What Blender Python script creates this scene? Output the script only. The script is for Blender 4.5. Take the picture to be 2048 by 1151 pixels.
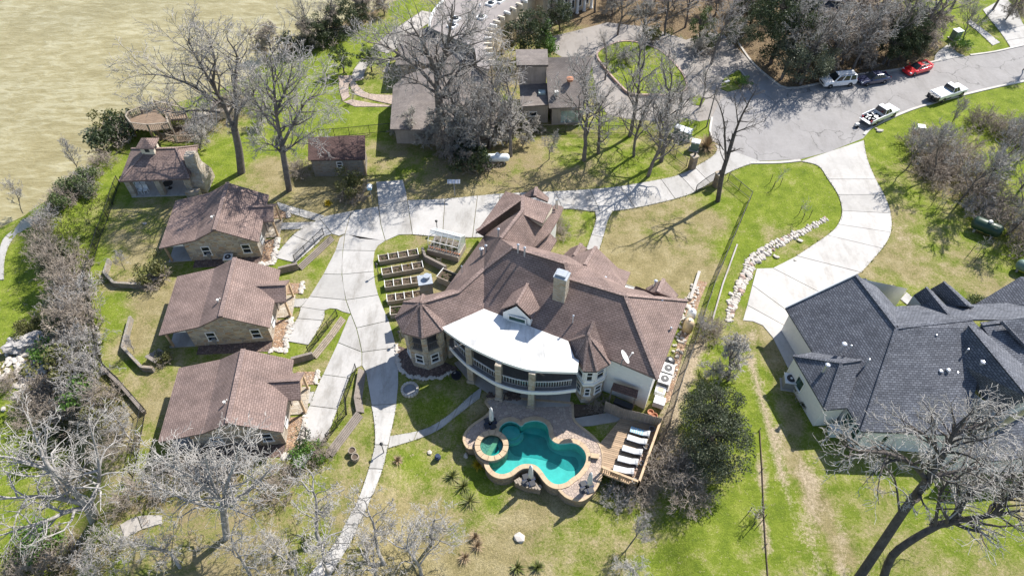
import bpy, bmesh, math, random
import numpy as np
from mathutils import Vector, Matrix
R = math.radians
for o in list(bpy.data.objects): bpy.data.objects.remove(o, do_unlink=True)
scene = bpy.context.scene
COL = scene.collection
# ------------------------------------------------------------------ camera, sky, sun, exposure
CAM_H, PITCH, FPX = 55.0, R(49.5), 1365.0
cam = bpy.data.cameras.new('camera'); camo = bpy.data.objects.new('camera', cam); COL.objects.link(camo)
camo.location = (0, 0, CAM_H); camo.rotation_euler = (R(90) - PITCH, 0, 0)
cam.sensor_width = 36.0; cam.lens = 36.0 * FPX / 2048.0; cam.clip_start = 0.5; cam.clip_end = 3000
scene.camera = camo
SUN_EL, SUN_AZ = R(46.5), R(43)
w = bpy.data.worlds.new('World'); scene.world = w; w.use_nodes = True
nt = w.node_tree; nt.nodes.clear()
sky = nt.nodes.new('ShaderNodeTexSky'); sky.sky_type = 'NISHITA'; sky.sun_disc = False
sky.sun_elevation = SUN_EL; sky.sun_rotation = R(47); sky.air_density = 1.0; sky.dust_density = 0.6; sky.ozone_density = 1.2
bg = nt.nodes.new('ShaderNodeBackground'); bg.inputs[1].default_value = 0.115
ow = nt.nodes.new('ShaderNodeOutputWorld'); nt.links.new(sky.outputs[0], bg.inputs[0]); nt.links.new(bg.outputs[0], ow.inputs[0])
sl = bpy.data.lights.new('sun', 'SUN'); sl.energy = 5.0; sl.angle = R(0.53); sl.color = (1.0, 0.955, 0.89)
so = bpy.data.objects.new('sun', sl); COL.objects.link(so); so.location = (60, 60, 80)
SV = Vector((math.cos(SUN_EL) * math.cos(SUN_AZ), math.cos(SUN_EL) * math.sin(SUN_AZ), math.sin(SUN_EL)))
so.rotation_euler = (-SV).to_track_quat('-Z', 'Y').to_euler()
scene.view_settings.view_transform = 'Standard'; scene.view_settings.look = 'None'
scene.view_settings.exposure = 0.7; scene.view_settings.gamma = 1.0; scene.view_settings.use_curve_mapping = False
scene.render.resolution_x = 1024; scene.render.resolution_y = 575
# ------------------------------------------------------------------ surveying: the photograph's sight lines met with a known height
_F = np.array([0, math.cos(PITCH), -math.sin(PITCH)]); _U = np.array([0, math.sin(PITCH), math.cos(PITCH)])
def at(px, py, z=0.0):
    d = _F * FPX + np.array([1., 0, 0]) * (px - 1024) - _U * (py - 575.5)
    s = (z - CAM_H) / d[2]
    return Vector((d[0] * s, d[1] * s, z))
def sstep(a, b, x):
    t = min(1.0, max(0.0, (x - a) / (b - a))); return t * t * (3 - 2 * t)
WATER_Z = -4.4
SHORE = [at(x, y, WATER_Z) for x, y in ((-160, 560), (-60, 490), (0, 455), (45, 432), (85, 408), (125, 375), (165, 338), (200, 303), (240, 268),
         (285, 238), (350, 215), (430, 190), (490, 165), (515, 130), (535, 108), (585, 96), (640, 70), (700, 45), (760, 22), (830, -20), (930, -90))]
SH = [(p.x, p.y) for p in SHORE]
LAKE = [(-400, SH[0][1] - 25)] + SH + [(SH[-1][0] + 20, 420), (-400, 420)]
def _inside(x, y, poly):
    c = False; n = len(poly); j = n - 1
    for i in range(n):
        xi, yi = poly[i]; xj, yj = poly[j]
        if (yi > y) != (yj > y) and x < (xj - xi) * (y - yi) / (yj - yi) + xi: c = not c
        j = i
    return c
def _dist(x, y, pl):
    m = 1e9
    for (ax, ay), (bx, by) in zip(pl[:-1], pl[1:]):
        dx, dy = bx - ax, by - ay; t = max(0., min(1., ((x - ax) * dx + (y - ay) * dy) / (dx * dx + dy * dy)))
        m = min(m, math.hypot(x - ax - t * dx, y - ay - t * dy))
    return m
LOWER = [tuple(at(x, y, 0))[:2] for x, y in ((70, 405), (100, 432), (130, 490), (158, 560), (170, 640), (166, 700), (182, 770), (212, 840), (232, 900), (222, 1000), (205, 1100), (190, 1230))]
LOWP = LOWER + [(-150, LOWER[-1][1]), (-150, LOWER[0][1])]
def gz(x, y):
    """height of the terrain: flat lots, a drop behind the big house, a bank down to the lake"""
    z = -1.3 * sstep(33.5, 31.0, y) * sstep(-12.5, -7.5, x) * (1 - sstep(11.5, 15, x))
    if x < -20 and _inside(x, y, LOWP): z = -3.3 * sstep(0, 4.5, _dist(x, y, LOWER))
    if x < 10:
        d = _dist(x, y, LAKE)
        if d < 9 or _inside(x, y, LAKE):
            if _inside(x, y, LAKE): z = max(-5.0, WATER_Z - d * 0.45)
            else: z = min(z, WATER_Z * (1 - sstep(0, 7.0, d)))
    return z
def gr(px, py, dz=0.0):
    p = at(px, py, 0)
    for _ in range(5): p = at(px, py, gz(p.x, p.y) + dz)
    return p
# ------------------------------------------------------------------ object helpers
def tag(o, label=None, cat=None, group=None, kind=None):
    if label: o['label'] = label
    if cat: o['category'] = cat
    if group: o['group'] = group
    if kind: o['kind'] = kind
    return o
def thing(name, label, cat, loc=(0, 0, 0), rz=0, group=None):
    o = bpy.data.objects.new(name, None); COL.objects.link(o); o.empty_display_size = 0.3
    o.location = loc; o.rotation_euler = (0, 0, rz); tag(o, label, cat, group); return o
def origin(o):
    v = Vector((0, 0, 0))
    while o is not None: v += o.location; o = o.parent
    return v
def uv_for(me):
    """metric box/slope unwrap: u horizontal along the face, v up the slope"""
    n = len(me.loops)
    if n == 0: return
    uvl = me.uv_layers.new(name='UVMap')
    co = np.empty(len(me.vertices) * 3); me.vertices.foreach_get('co', co); co = co.reshape(-1, 3)
    vi = np.empty(n, dtype=np.int32); me.loops.foreach_get('vertex_index', vi)
    nr = np.empty(len(me.polygons) * 3); me.polygons.foreach_get('normal', nr); nr = nr.reshape(-1, 3)
    lt = np.empty(len(me.polygons), dtype=np.int32); me.polygons.foreach_get('loop_total', lt)
    N = np.repeat(nr, lt, axis=0)
    U = np.stack([-N[:, 1], N[:, 0], np.zeros(n)], 1); L = np.linalg.norm(U, axis=1)
    flat = L < 0.05; U[flat] = (1, 0, 0); L[flat] = 1; U /= L[:, None]
    V = np.cross(N, U)
    P = co[vi]
    uv = np.stack([(P * U).sum(1), (P * V).sum(1)], 1)
    uvl.data.foreach_set('uv', uv.ravel())
def link(name, me, mat, parent=None, loc=None, smooth=False):
    o = bpy.data.objects.new(name, me); COL.objects.link(o)
    if mat is not None and len(me.materials) == 0: me.materials.append(mat)
    if smooth:
        me.polygons.foreach_set('use_smooth', [True] * len(me.polygons))
    if parent is not None: o.parent = parent
    if loc is not None: o.location = loc
    return o
class MB:
    """collects faces in world (or the thing's own) coordinates and links them as one mesh object"""
    def __init__(s): s.v = []; s.f = []
    def add(s, vs, fs):
        b = len(s.v); s.v += [tuple(v) for v in vs]; s.f += [tuple(b + i for i in f) for f in fs]; return s
    def box(s, c, d, rz=0, ry=0, rx=0):
        M = Matrix.Rotation(rz, 3, 'Z') @ Matrix.Rotation(ry, 3, 'Y') @ Matrix.Rotation(rx, 3, 'X'); c = Vector(c)
        vs = [c + M @ Vector((x * d[0] / 2, y * d[1] / 2, z * d[2] / 2)) for x in (-1, 1) for y in (-1, 1) for z in (-1, 1)]
        return s.add(vs, [(0, 1, 3, 2), (4, 6, 7, 5), (0, 4, 5, 1), (2, 3, 7, 6), (0, 2, 6, 4), (1, 5, 7, 3)])
    def beam(s, a, b, w, h=None, up=(0, 0, 1)):
        a, b = Vector(a), Vector(b); h = h or w; d = (b - a).normalized(); u = Vector(up)
        if abs(d.dot(u)) > .95: u = Vector((1, 0, 0))
        x = d.cross(u).normalized(); y = x.cross(d)
        vs = [p + x * (i * w / 2) + y * (j * h / 2) for p in (a, b) for i, j in ((-1, -1), (1, -1), (1, 1), (-1, 1))]
        return s.add(vs, [(3, 2, 1, 0), (4, 5, 6, 7), (0, 1, 5, 4), (1, 2, 6, 5), (2, 3, 7, 6), (3, 0, 4, 7)])
    def prism(s, poly, z0, z1):
        """poly: (x,y) or (x,y,z) points, counter-clockwise or not; z0/z1 numbers or per-point lists"""
        n = len(poly); A = sum(poly[i][0] * poly[(i + 1) % n][1] - poly[(i + 1) % n][0] * poly[i][1] for i in range(n))
        idx = list(range(n)) if A > 0 else list(range(n))[::-1]
        g = lambda z, i: z[i] if isinstance(z, (list, tuple)) else z
        vs = [(poly[i][0], poly[i][1], g(z0, i)) for i in idx] + [(poly[i][0], poly[i][1], g(z1, i)) for i in idx]
        fs = [tuple(range(n - 1, -1, -1)), tuple(range(n, 2 * n))] + [(i, (i + 1) % n, n + (i + 1) % n, n + i) for i in range(n)]
        return s.add(vs, fs)
    def rings(s, rings, caps=True):
        n = len(rings[0]); vs = [p for r in rings for p in r]; fs = []
        for k in range(len(rings) - 1):
            for i in range(n):
                j = (i + 1) % n; fs.append((k * n + i, k * n + j, (k + 1) * n + j, (k + 1) * n + i))
        if caps: fs += [tuple(range(n - 1, -1, -1)), tuple((len(rings) - 1) * n + i for i in range(n))]
        return s.add(vs, fs)
    def lathe(s, c, prof, n=16, axis='Z', caps=True):
        rs = []
        for r, h in prof:
            ring = []
            for i in range(n):
                a = 2 * math.pi * i / n; p = (r * math.cos(a), r * math.sin(a), h)
                if axis == 'Y': p = (p[0], -p[2], p[1])
                if axis == 'X': p = (p[2], p[0], p[1])
                ring.append((c[0] + p[0], c[1] + p[1], c[2] + p[2]))
            rs.append(ring)
        return s.rings(rs, caps)
    def tube(s, pts, r, n=6):
        pts = [Vector(p) for p in pts]; rs = []
        for i, p in enumerate(pts):
            d = (pts[min(i + 1, len(pts) - 1)] - pts[max(i - 1, 0)]).normalized()
            u = Vector((0, 0, 1)) if abs(d.z) < .9 else Vector((1, 0, 0)); x = d.cross(u).normalized(); y = d.cross(x)
            rr = r[i] if isinstance(r, (list, tuple)) else r
            rs.append([p + x * (rr * math.cos(2 * math.pi * k / n)) + y * (rr * math.sin(2 * math.pi * k / n)) for k in range(n)])
        return s.rings(rs)
    def mesh(s, name, off=Vector((0, 0, 0)), recalc=True):
        me = bpy.data.meshes.new(name)
        me.from_pydata([(v[0] - off[0], v[1] - off[1], v[2] - off[2]) for v in s.v], [], s.f)
        if recalc:
            bm = bmesh.new(); bm.from_mesh(me); bmesh.ops.recalc_face_normals(bm, faces=bm.faces); bm.to_mesh(me); bm.free()
        me.update(); uv_for(me); return me
    def build(s, name, mat, parent=None, smooth=False, base=None, recalc=True):
        """parent given: coordinates are world, stored relative to the parent; base: origin of a one-mesh thing"""
        if parent is not None:
            return link(name, s.mesh(name, origin(parent), recalc), mat, parent, None, smooth)
        if base is not None:
            return link(name, s.mesh(name, Vector(base), recalc), mat, None, base, smooth)
        return link(name, s.mesh(name, Vector((0, 0, 0)), recalc), mat, None, None, smooth)
    def local(s, name, mat, parent, smooth=False, recalc=True):
        return link(name, s.mesh(name, Vector((0, 0, 0)), recalc), mat, parent, None, smooth)
def bevel(o, w=0.02, seg=2):
    m = o.modifiers.new('bevel', 'BEVEL'); m.width = w; m.segments = seg; m.limit_method = 'ANGLE'; return o
def copy_tree(o, parent=None, loc=None, rz=None, scale=None, label=None):
    c = o.copy(); COL.objects.link(c); c.parent = parent
    for ch in list(o.children): copy_tree(ch, c)
    if loc is not None: c.location = loc
    if rz is not None: c.rotation_euler = (0, 0, rz)
    if scale is not None: c.scale = scale if isinstance(scale, (tuple, list)) else (scale,) * 3
    if label: c['label'] = label
    return c
def offset_poly(poly, d):
    """move every edge of a closed polygon inwards by d (negative: outwards)"""
    n = len(poly); A = sum(poly[i][0] * poly[(i + 1) % n][1] - poly[(i + 1) % n][0] * poly[i][1] for i in range(n))
    sg = 1 if A > 0 else -1; out = []
    for i in range(n):
        p0, p1, p2 = (Vector(poly[k % n][:2]) for k in (i - 1, i, i + 1))
        e1 = (p1 - p0).normalized(); e2 = (p2 - p1).normalized()
        n1 = Vector((-e1.y, e1.x)) * sg; n2 = Vector((-e2.y, e2.x)) * sg
        m = n1 + n2
        if m.length < 1e-3: m = n1
        m = m.normalized(); k = d / max(0.35, m.dot(n1)); out.append((p1.x + m.x * k, p1.y + m.y * k))
    return out
def smooth_closed(pts, n=4):
    out = []; m = len(pts)
    for i in range(m):
        p0, p1, p2, p3 = (Vector(pts[(i + k) % m]) for k in (-1, 0, 1, 2))
        for j in range(n):
            t = j / n
            out.append(tuple(0.5 * ((2 * p1) + (p2 - p0) * t + (2 * p0 - 5 * p1 + 4 * p2 - p3) * t * t + (3 * p1 - p0 - 3 * p2 + p3) * t ** 3)))
    return out
def smooth_open(pts, n=4):
    out = []; m = len(pts)
    for i in range(m - 1):
        p0, p1, p2, p3 = (Vector(pts[min(m - 1, max(0, i + k))]) for k in (-1, 0, 1, 2))
        for j in range(n):
            t = j / n
            out.append(tuple(0.5 * ((2 * p1) + (p2 - p0) * t + (2 * p0 - 5 * p1 + 4 * p2 - p3) * t * t + (3 * p1 - p0 - 3 * p2 + p3) * t ** 3)))
    out.append(tuple(pts[-1])); return out
# ------------------------------------------------------------------ procedural materials
class NB:
    def __init__(s, name):
        s.m = bpy.data.materials.new(name); s.m.use_nodes = True; s.t = s.m.node_tree; s.t.nodes.clear()
        s.out = s.n('ShaderNodeOutputMaterial'); s.p = s.n('ShaderNodeBsdfPrincipled'); s.l(s.p.outputs[0], s.out.inputs[0])
    def n(s, t, **k):
        o = s.t.nodes.new(t)
        for a, b in k.items(): setattr(o, a, b)
        return o
    def l(s, a, b): s.t.links.new(a, b)
    def setp(s, **k):
        for a, b in k.items(): s.p.inputs[a.replace('_', ' ')].default_value = b
    def coord(s, kind='Object', scale=(1, 1, 1)):
        tc = s.n('ShaderNodeTexCoord'); mp = s.n('ShaderNodeMapping'); mp.inputs['Scale'].default_value = scale
        s.l(tc.outputs[kind], mp.inputs[0]); return mp.outputs[0]
    def pos(s, scale=(1, 1, 1)):
        g = s.n('ShaderNodeNewGeometry'); mp = s.n('ShaderNodeMapping'); mp.inputs['Scale'].default_value = scale
        s.l(g.outputs['Position'], mp.inputs[0]); return mp.outputs[0]
    def noise(s, vec, scale, detail=4, rough=0.6, dist=0.0):
        o = s.n('ShaderNodeTexNoise'); o.inputs['Scale'].default_value = scale; o.inputs['Detail'].default_value = detail
        o.inputs['Roughness'].default_value = rough; o.inputs['Distortion'].default_value = dist; s.l(vec, o.inputs['Vector']); return o.outputs[0]
    def ramp(s, f, stops, interp='LINEAR'):
        o = s.n('ShaderNodeValToRGB'); o.color_ramp.interpolation = interp; e = o.color_ramp.elements
        while len(e) < len(stops): e.new(0.5)
        for el, (p, c) in zip(e, stops): el.position = p; el.color = c if len(c) == 4 else (*c, 1)
        s.l(f, o.inputs[0]); return o.outputs[0]
    def mix(s, f, a, b, mode='MIX'):
        o = s.n('ShaderNodeMix', data_type='RGBA', blend_type=mode)
        for v, i in ((f, 0), (a, 6), (b, 7)):
            if isinstance(v, (int, float)): o.inputs[i].default_value = v
            elif isinstance(v, tuple): o.inputs[i].default_value = v if len(v) == 4 else (*v, 1)
            else: s.l(v, o.inputs[i])
        return o.outputs[2]
    def math(s, op, a, b=0.0):
        o = s.n('ShaderNodeMath', operation=op)
        for v, i in ((a, 0), (b, 1)):
            if isinstance(v, (int, float)): o.inputs[i].default_value = v
            else: s.l(v, o.inputs[i])
        return o.outputs[0]
    def bump(s, h, strength=0.4, dist=0.05):
        b = s.n('ShaderNodeBump'); b.inputs['Strength'].default_value = strength; b.inputs['Distance'].default_value = dist
        s.l(h, b.inputs['Height']); s.l(b.outputs[0], s.p.inputs['Normal']); return b
    def col(s, c): s.l(c, s.p.inputs['Base Color'])
def sc(c, k): return tuple(min(1, x * k) for x in c[:3])
def plain(name, c, rough=0.7, var=0.25, scale=3.0, metal=0.0, bump=0.0, coat=0.0, spec=0.5):
    b = NB(name); v = b.pos(); f = b.noise(v, scale, 5)
    b.col(b.ramp(f, [(0.25, sc(c, 1 - var)), (0.75, sc(c, 1 + var))])); b.setp(Roughness=rough, Metallic=metal, Coat_Weight=coat, Specular_IOR_Level=spec)
    if bump: b.bump(b.noise(v, scale * 6, 4), bump, 0.03)
    return b.m
def shingle(name, c1, c2, mortar, w=0.42, h=0.2, tint=(0.7, 1.15)):
    b = NB(name); uv = b.coord('UV')
    br = b.n('ShaderNodeTexBrick'); b.l(uv, br.inputs['Vector'])
    br.inputs['Color1'].default_value = (*c1, 1); br.inputs['Color2'].default_value = (*c2, 1); br.inputs['Mortar'].default_value = (*mortar, 1)
    br.inputs['Scale'].default_value = 1; br.inputs['Mortar Size'].default_value = 0.03; br.inputs['Mortar Smooth'].default_value = 0.3
    br.inputs['Bias'].default_value = 0.1; br.inputs['Brick Width'].default_value = w; br.inputs['Row Height'].default_value = h
    n = b.noise(b.pos(), 0.55, 5, 0.65); n2 = b.noise(uv, 9.0, 2)
    n3 = b.noise(b.pos((0.35, 2.2, 0.35)), 0.8, 4, .7)
    c = b.mix(1.0, br.outputs['Color'], b.ramp(n, [(0.3, (tint[0],) * 3), (0.7, (tint[1],) * 3)]), 'MULTIPLY')
    c = b.mix(0.35, c, b.ramp(n2, [(0.3, (0.55, 0.55, 0.55)), (0.7, (1.3, 1.3, 1.3))]), 'MULTIPLY')
    c = b.mix(0.4, c, b.ramp(n3, [(0.35, (0.62, 0.63, 0.66)), (0.62, (1.14, 1.12, 1.1))]), 'MULTIPLY')
    b.col(c); b.setp(Roughness=0.88, Specular_IOR_Level=0.25); b.bump(br.outputs['Fac'], -0.9, 0.02); return b.m
def stonewall(name, cols, mortar, scale=(1.7, 3.0, 1), rnd=0.9):
    b = NB(name); uv = b.coord('UV', scale)
    nz = b.noise(uv, 1.5, 2); uvd = b.n('ShaderNodeVectorMath', operation='ADD'); b.l(uv, uvd.inputs[0])
    sm = b.n('ShaderNodeVectorMath', operation='SCALE'); b.l(nz, sm.inputs[0]); sm.inputs['Scale'].default_value = 0.25; b.l(sm.outputs[0], uvd.inputs[1])
    vo = b.n('ShaderNodeTexVoronoi'); vo.inputs['Scale'].default_value = 1; vo.inputs['Randomness'].default_value = rnd; b.l(uvd.outputs[0], vo.inputs['Vector'])
    ve = b.n('ShaderNodeTexVoronoi', feature='DISTANCE_TO_EDGE'); ve.inputs['Scale'].default_value = 1; ve.inputs['Randomness'].default_value = rnd; b.l(uvd.outputs[0], ve.inputs['Vector'])
    sep = b.n('ShaderNodeSeparateColor'); b.l(vo.outputs['Color'], sep.inputs[0])
    st = [(i / (len(cols) - 1), c) for i, c in enumerate(cols)]
    c = b.ramp(sep.outputs[0], st)
    c = b.mix(0.5, c, b.ramp(b.noise(uv, 6, 4), [(0.3, (0.6,) * 3), (0.7, (1.2,) * 3)]), 'MULTIPLY')
    m = b.ramp(ve.outputs['Distance'], [(0.02, (0, 0, 0)), (0.09, (1, 1, 1))])
    b.col(b.mix(m, mortar, c)); b.setp(Roughness=0.9); b.bump(m, 0.8, 0.04); return b.m
def wood(name, c, scale=(1, 14, 14), rough=0.75, var=0.35, kind='Object'):
    b = NB(name); v = b.coord(kind, scale); f = b.noise(v, 1.3, 5, 0.65); g = b.noise(b.pos(), 1.1, 3)
    col = b.ramp(f, [(0.25, sc(c, 1 - var)), (0.75, sc(c, 1 + var))])
    b.col(b.mix(0.6, col, b.ramp(g, [(0.3, (0.75,) * 3), (0.7, (1.15,) * 3)]), 'MULTIPLY')); b.setp(Roughness=rough); b.bump(f, 0.3, 0.01); return b.m
def concrete(name, c, stain=0.5, crack=False):
    b = NB(name); v = b.pos()
    oi = b.n('ShaderNodeObjectInfo')
    f = b.noise(v, 0.35, 6, 0.65); f2 = b.noise(v, 3.0, 6, 0.7); f3 = b.noise(v, 30, 3)
    col = b.ramp(f, [(0.3, sc(c, 0.86)), (0.7, sc(c, 1.06))])
    col = b.mix(0.5, col, b.ramp(f2, [(0.3, (0.84, 0.83, 0.81)), (0.7, (1.06,) * 3)]), 'MULTIPLY')
    col = b.mix(stain, col, b.ramp(b.noise(b.pos((0.5, 0.16, 1)), 0.9, 6, 0.75), [(0.36, (0.62, 0.6, 0.57)), (0.5, (1, 1, 1))]), 'MULTIPLY')
    col = b.mix(0.35, col, b.ramp(f3, [(0.3, (0.85,) * 3), (0.7, (1.08,) * 3)]), 'MULTIPLY')
    col = b.mix(1.0, col, b.ramp(oi.outputs['Random'], [(0, (0.86, 0.86, 0.85)), (1, (1.06, 1.06, 1.06))]), 'MULTIPLY')
    if crack:
        ve = b.n('ShaderNodeTexVoronoi', feature='DISTANCE_TO_EDGE'); ve.inputs['Scale'].default_value = 0.12
        dv = b.n('ShaderNodeVectorMath', operation='ADD'); b.l(v, dv.inputs[0]); sv = b.n('ShaderNodeVectorMath', operation='SCALE'); sv.inputs['Scale'].default_value = 3.0
        nn = b.n('ShaderNodeTexNoise'); nn.inputs['Scale'].default_value = 0.5; nn.inputs['Detail'].default_value = 6; b.l(v, nn.inputs['Vector']); b.l(nn.outputs['Color'], sv.inputs[0]); b.l(sv.outputs[0], dv.inputs[1]); b.l(dv.outputs[0], ve.inputs['Vector'])
        col = b.mix(b.ramp(ve.outputs['Distance'], [(0.002, (1, 1, 1)), (0.006, (0, 0, 0))]), col, (0.12, 0.115, 0.11))
    b.col(col); b.setp(Roughness=0.85, Specular_IOR_Level=0.3); b.bump(f3, 0.15, 0.01); return b.m
def glass(name, c=(0.02, 0.025, 0.03), rough=0.08):
    b = NB(name); v = b.pos(); b.col(b.ramp(b.noise(v, 0.8, 2), [(0.3, sc(c, 0.6)), (0.7, sc(c, 1.6))])); b.setp(Roughness=rough, Specular_IOR_Level=0.7); return b.m
def paint(name, c, coat=0.6, rough=0.3, metal=0.0):
    b = NB(name); b.col(b.ramp(b.noise(b.pos(), 1.2, 4), [(0.3, sc(c, 0.93)), (0.7, sc(c, 1.04))])); b.setp(Roughness=rough, Coat_Weight=coat, Coat_Roughness=0.06, Metallic=metal); return b.m
def leaf(name, c1, c2, c3):
    b = NB(name); f = b.noise(b.pos(), 1.4, 4, .7); f2 = b.noise(b.pos(), 12, 2)
    c = b.ramp(f, [(0.3, c1), (0.52, c2), (0.72, c3)])
    b.col(b.mix(0.6, c, b.ramp(f2, [(0.3, (0.6,) * 3), (0.7, (1.3,) * 3)]), 'MULTIPLY')); b.setp(Roughness=0.55, Specular_IOR_Level=0.35)
    tr = b.n('ShaderNodeBsdfTranslucent'); b.l(c, tr.inputs[0]); mx = b.n('ShaderNodeMixShader'); mx.inputs[0].default_value = 0.22
    b.l(b.p.outputs[0], mx.inputs[1]); b.l(tr.outputs[0], mx.inputs[2]); b.l(mx.outputs[0], b.out.inputs[0]); return b.m
def bark(name, c, var=0.35):
    b = NB(name); f = b.noise(b.pos(), 2.2, 5, .7); f2 = b.noise(b.pos((6, 6, 1.5)), 2.0, 4)
    col = b.ramp(f, [(0.3, sc(c, 1 - var)), (0.7, sc(c, 1 + var))])
    b.col(b.mix(0.5, col, b.ramp(f2, [(0.3, (0.65,) * 3), (0.7, (1.2,) * 3)]), 'MULTIPLY')); b.setp(Roughness=0.9, Specular_IOR_Level=0.2); return b.m
M = {}
M['roof'] = shingle('brown_shingle', (0.292, 0.214, 0.188), (0.24, 0.173, 0.151), (0.14, 0.1, 0.087))
M['roof_cap'] = shingle('brown_ridge_shingle', (0.33, 0.245, 0.215), (0.28, 0.205, 0.18), (0.17, 0.125, 0.11), 0.3, 0.3)
M['roof_old'] = shingle('dark_red_shingle', (0.145, 0.09, 0.08), (0.11, 0.068, 0.06), (0.06, 0.04, 0.035))
M['slate'] = shingle('charcoal_shingle', (0.195, 0.205, 0.232), (0.115, 0.122, 0.142), (0.055, 0.058, 0.068), 0.36, 0.2, (0.8, 1.12))
M['taupe_roof'] = shingle('taupe_shingle', (0.29, 0.25, 0.225), (0.23, 0.197, 0.178), (0.16, 0.14, 0.125), 0.35, 0.16)
STONE = [(0.42, 0.32, 0.21), (0.30, 0.25, 0.185), (0.52, 0.43, 0.31), (0.38, 0.245, 0.15), (0.46, 0.41, 0.34), (0.24, 0.21, 0.185), (0.56, 0.49, 0.38)]
M['stone'] = stonewall('tan_stone', STONE, (0.46, 0.42, 0.35))
M['stone_shed'] = stonewall('grey_tan_stone', [(0.30, 0.26, 0.2), (0.22, 0.2, 0.17), (0.36, 0.31, 0.24), (0.27, 0.2, 0.14), (0.34, 0.31, 0.27)], (0.3, 0.28, 0.25), (2.2, 4.2, 1))
M['stone_pool'] = stonewall('pool_wall_stone', [(0.30, 0.22, 0.15), (0.2, 0.16, 0.12), (0.36, 0.28, 0.2), (0.25, 0.17, 0.11)], (0.2, 0.17, 0.14), (2.4, 3.4, 1))
M['stone_pale'] = stonewall('pale_stone', [(0.42, 0.36, 0.28), (0.33, 0.27, 0.2), (0.48, 0.43, 0.36), (0.36, 0.27, 0.18)], (0.4, 0.36, 0.3), (1.8, 3.0, 1))
M['flag'] = stonewall('flagstone', [(0.44, 0.345, 0.275), (0.37, 0.29, 0.24), (0.50, 0.40, 0.32), (0.40, 0.31, 0.265)], (0.33, 0.265, 0.22), (3.2, 3.2, 1))
M['coping'] = plain('sandstone_coping', (0.47, 0.35, 0.225), 0.8, 0.2, 2.5, bump=0.2)
M['stucco'] = plain('white_stucco', (0.74, 0.73, 0.70), 0.9, 0.06, 4, bump=0.15)
M['cream'] = plain('cream_stucco', (0.66, 0.58, 0.46), 0.9, 0.1, 3, bump=0.1)
M['trim'] = plain('white_trim', (0.78, 0.77, 0.74), 0.55, 0.05, 5)
M['fascia'] = plain('brown_fascia', (0.17, 0.12, 0.1), 0.7, 0.2, 5)
M['siding'] = wood('taupe_siding', (0.38, 0.325, 0.285), (5, 5, 0.3), 0.8, 0.2)
M['glass'] = glass('dark_window_glass')
M['glass_green'] = glass('green_window_glass', (0.03, 0.065, 0.05))
M['glass_pale'] = glass('pale_curtained_glass', (0.34, 0.42, 0.42), 0.15)
M['membrane'] = None
b = NB('white_roof_membrane'); f = b.noise(b.pos((1.6, 0.35, 1)), 0.7, 6, 0.7); g = b.noise(b.pos(), 0.9, 5, .65)
c = b.ramp(f, [(0.38, (0.44, 0.435, 0.42)), (0.52, (0.66, 0.652, 0.64))]); b.col(b.mix(0.7, c, b.ramp(g, [(0.3, (0.74, 0.74, 0.73)), (0.55, (1.02,) * 3)]), 'MULTIPLY'))
b.setp(Roughness=0.8); b.bump(b.noise(b.pos(), 3, 3), 0.15, 0.03); M['membrane'] = b.m
M['slab'] = concrete('driveway_concrete', (0.45, 0.435, 0.415), 0.7)
M['slab_new'] = concrete('new_driveway_concrete', (0.49, 0.47, 0.445), 0.5)
M['slab_old'] = concrete('old_concrete', (0.42, 0.39, 0.355), 0.65)
M['asphalt'] = concrete('grey_road', (0.345, 0.33, 0.325), 0.35, True)
M['asphalt_dark'] = concrete('dark_court_paving', (0.33, 0.30, 0.275), 0.6)
M['kerb'] = concrete('kerb_concrete', (0.55, 0.52, 0.48), 0.4)
M['deckwood'] = wood('deck_wood', (0.42, 0.265, 0.145), (0.7, 9, 9), 0.75, 0.3)
M['newwood'] = wood('pale_timber', (0.52, 0.37, 0.225), (6, 6, 1), 0.7, 0.2)
M['greywood'] = wood('weathered_wood', (0.235, 0.20, 0.17), (7, 7, 0.6), 0.85, 0.35)
M['oldwood'] = wood('old_timber', (0.30, 0.25, 0.195), (1, 5, 5), 0.85, 0.4, 'Object')
M['dockwood'] = wood('dock_boards', (0.22, 0.155, 0.105), (1, 5, 5), 0.85, 0.35)
M['bedwood'] = wood('planter_timber', (0.34, 0.29, 0.235), (2, 2, 7), 0.85, 0.3)
M['soil'] = plain('soil', (0.10, 0.072, 0.05), 0.95, 0.45, 9, bump=0.6)
M['litter'] = plain('leaf_litter', (0.2, 0.145, 0.095), 0.95, 0.5, 8, bump=0.7)
M['gravel'] = stonewall('orange_river_gravel', [(0.42, 0.27, 0.16), (0.33, 0.2, 0.12), (0.5, 0.36, 0.24), (0.28, 0.18, 0.12), (0.45, 0.36, 0.28)], (0.16, 0.1, 0.07), (5, 5, 1), 1.0)
M['gravel_dark'] = stonewall('dark_red_gravel', [(0.17, 0.11, 0.09), (0.12, 0.085, 0.075), (0.24, 0.17, 0.14), (0.2, 0.14, 0.1)], (0.07, 0.05, 0.045), (5, 5, 1), 1.0)
M['rock'] = plain('limestone_rock', (0.50, 0.455, 0.40), 0.9, 0.3, 2.5, bump=0.6)
M['rock_red'] = plain('reddish_rock', (0.40, 0.29, 0.24), 0.9, 0.3, 2.5, bump=0.6)
M['boulder'] = plain('weathered_boulder', (0.36, 0.34, 0.32), 0.95, 0.4, 1.5, bump=0.8)
M['iron'] = plain('black_iron', (0.018, 0.018, 0.02), 0.5, 0.3, 5)
M['greyiron'] = plain('grey_rail_paint', (0.16, 0.15, 0.145), 0.6, 0.2, 5)
M['steel'] = plain('galvanised_steel', (0.62, 0.63, 0.65), 0.35, 0.12, 6, metal=0.7)
M['white'] = plain('white_paint', (0.78, 0.78, 0.77), 0.45, 0.05, 4)
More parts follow.
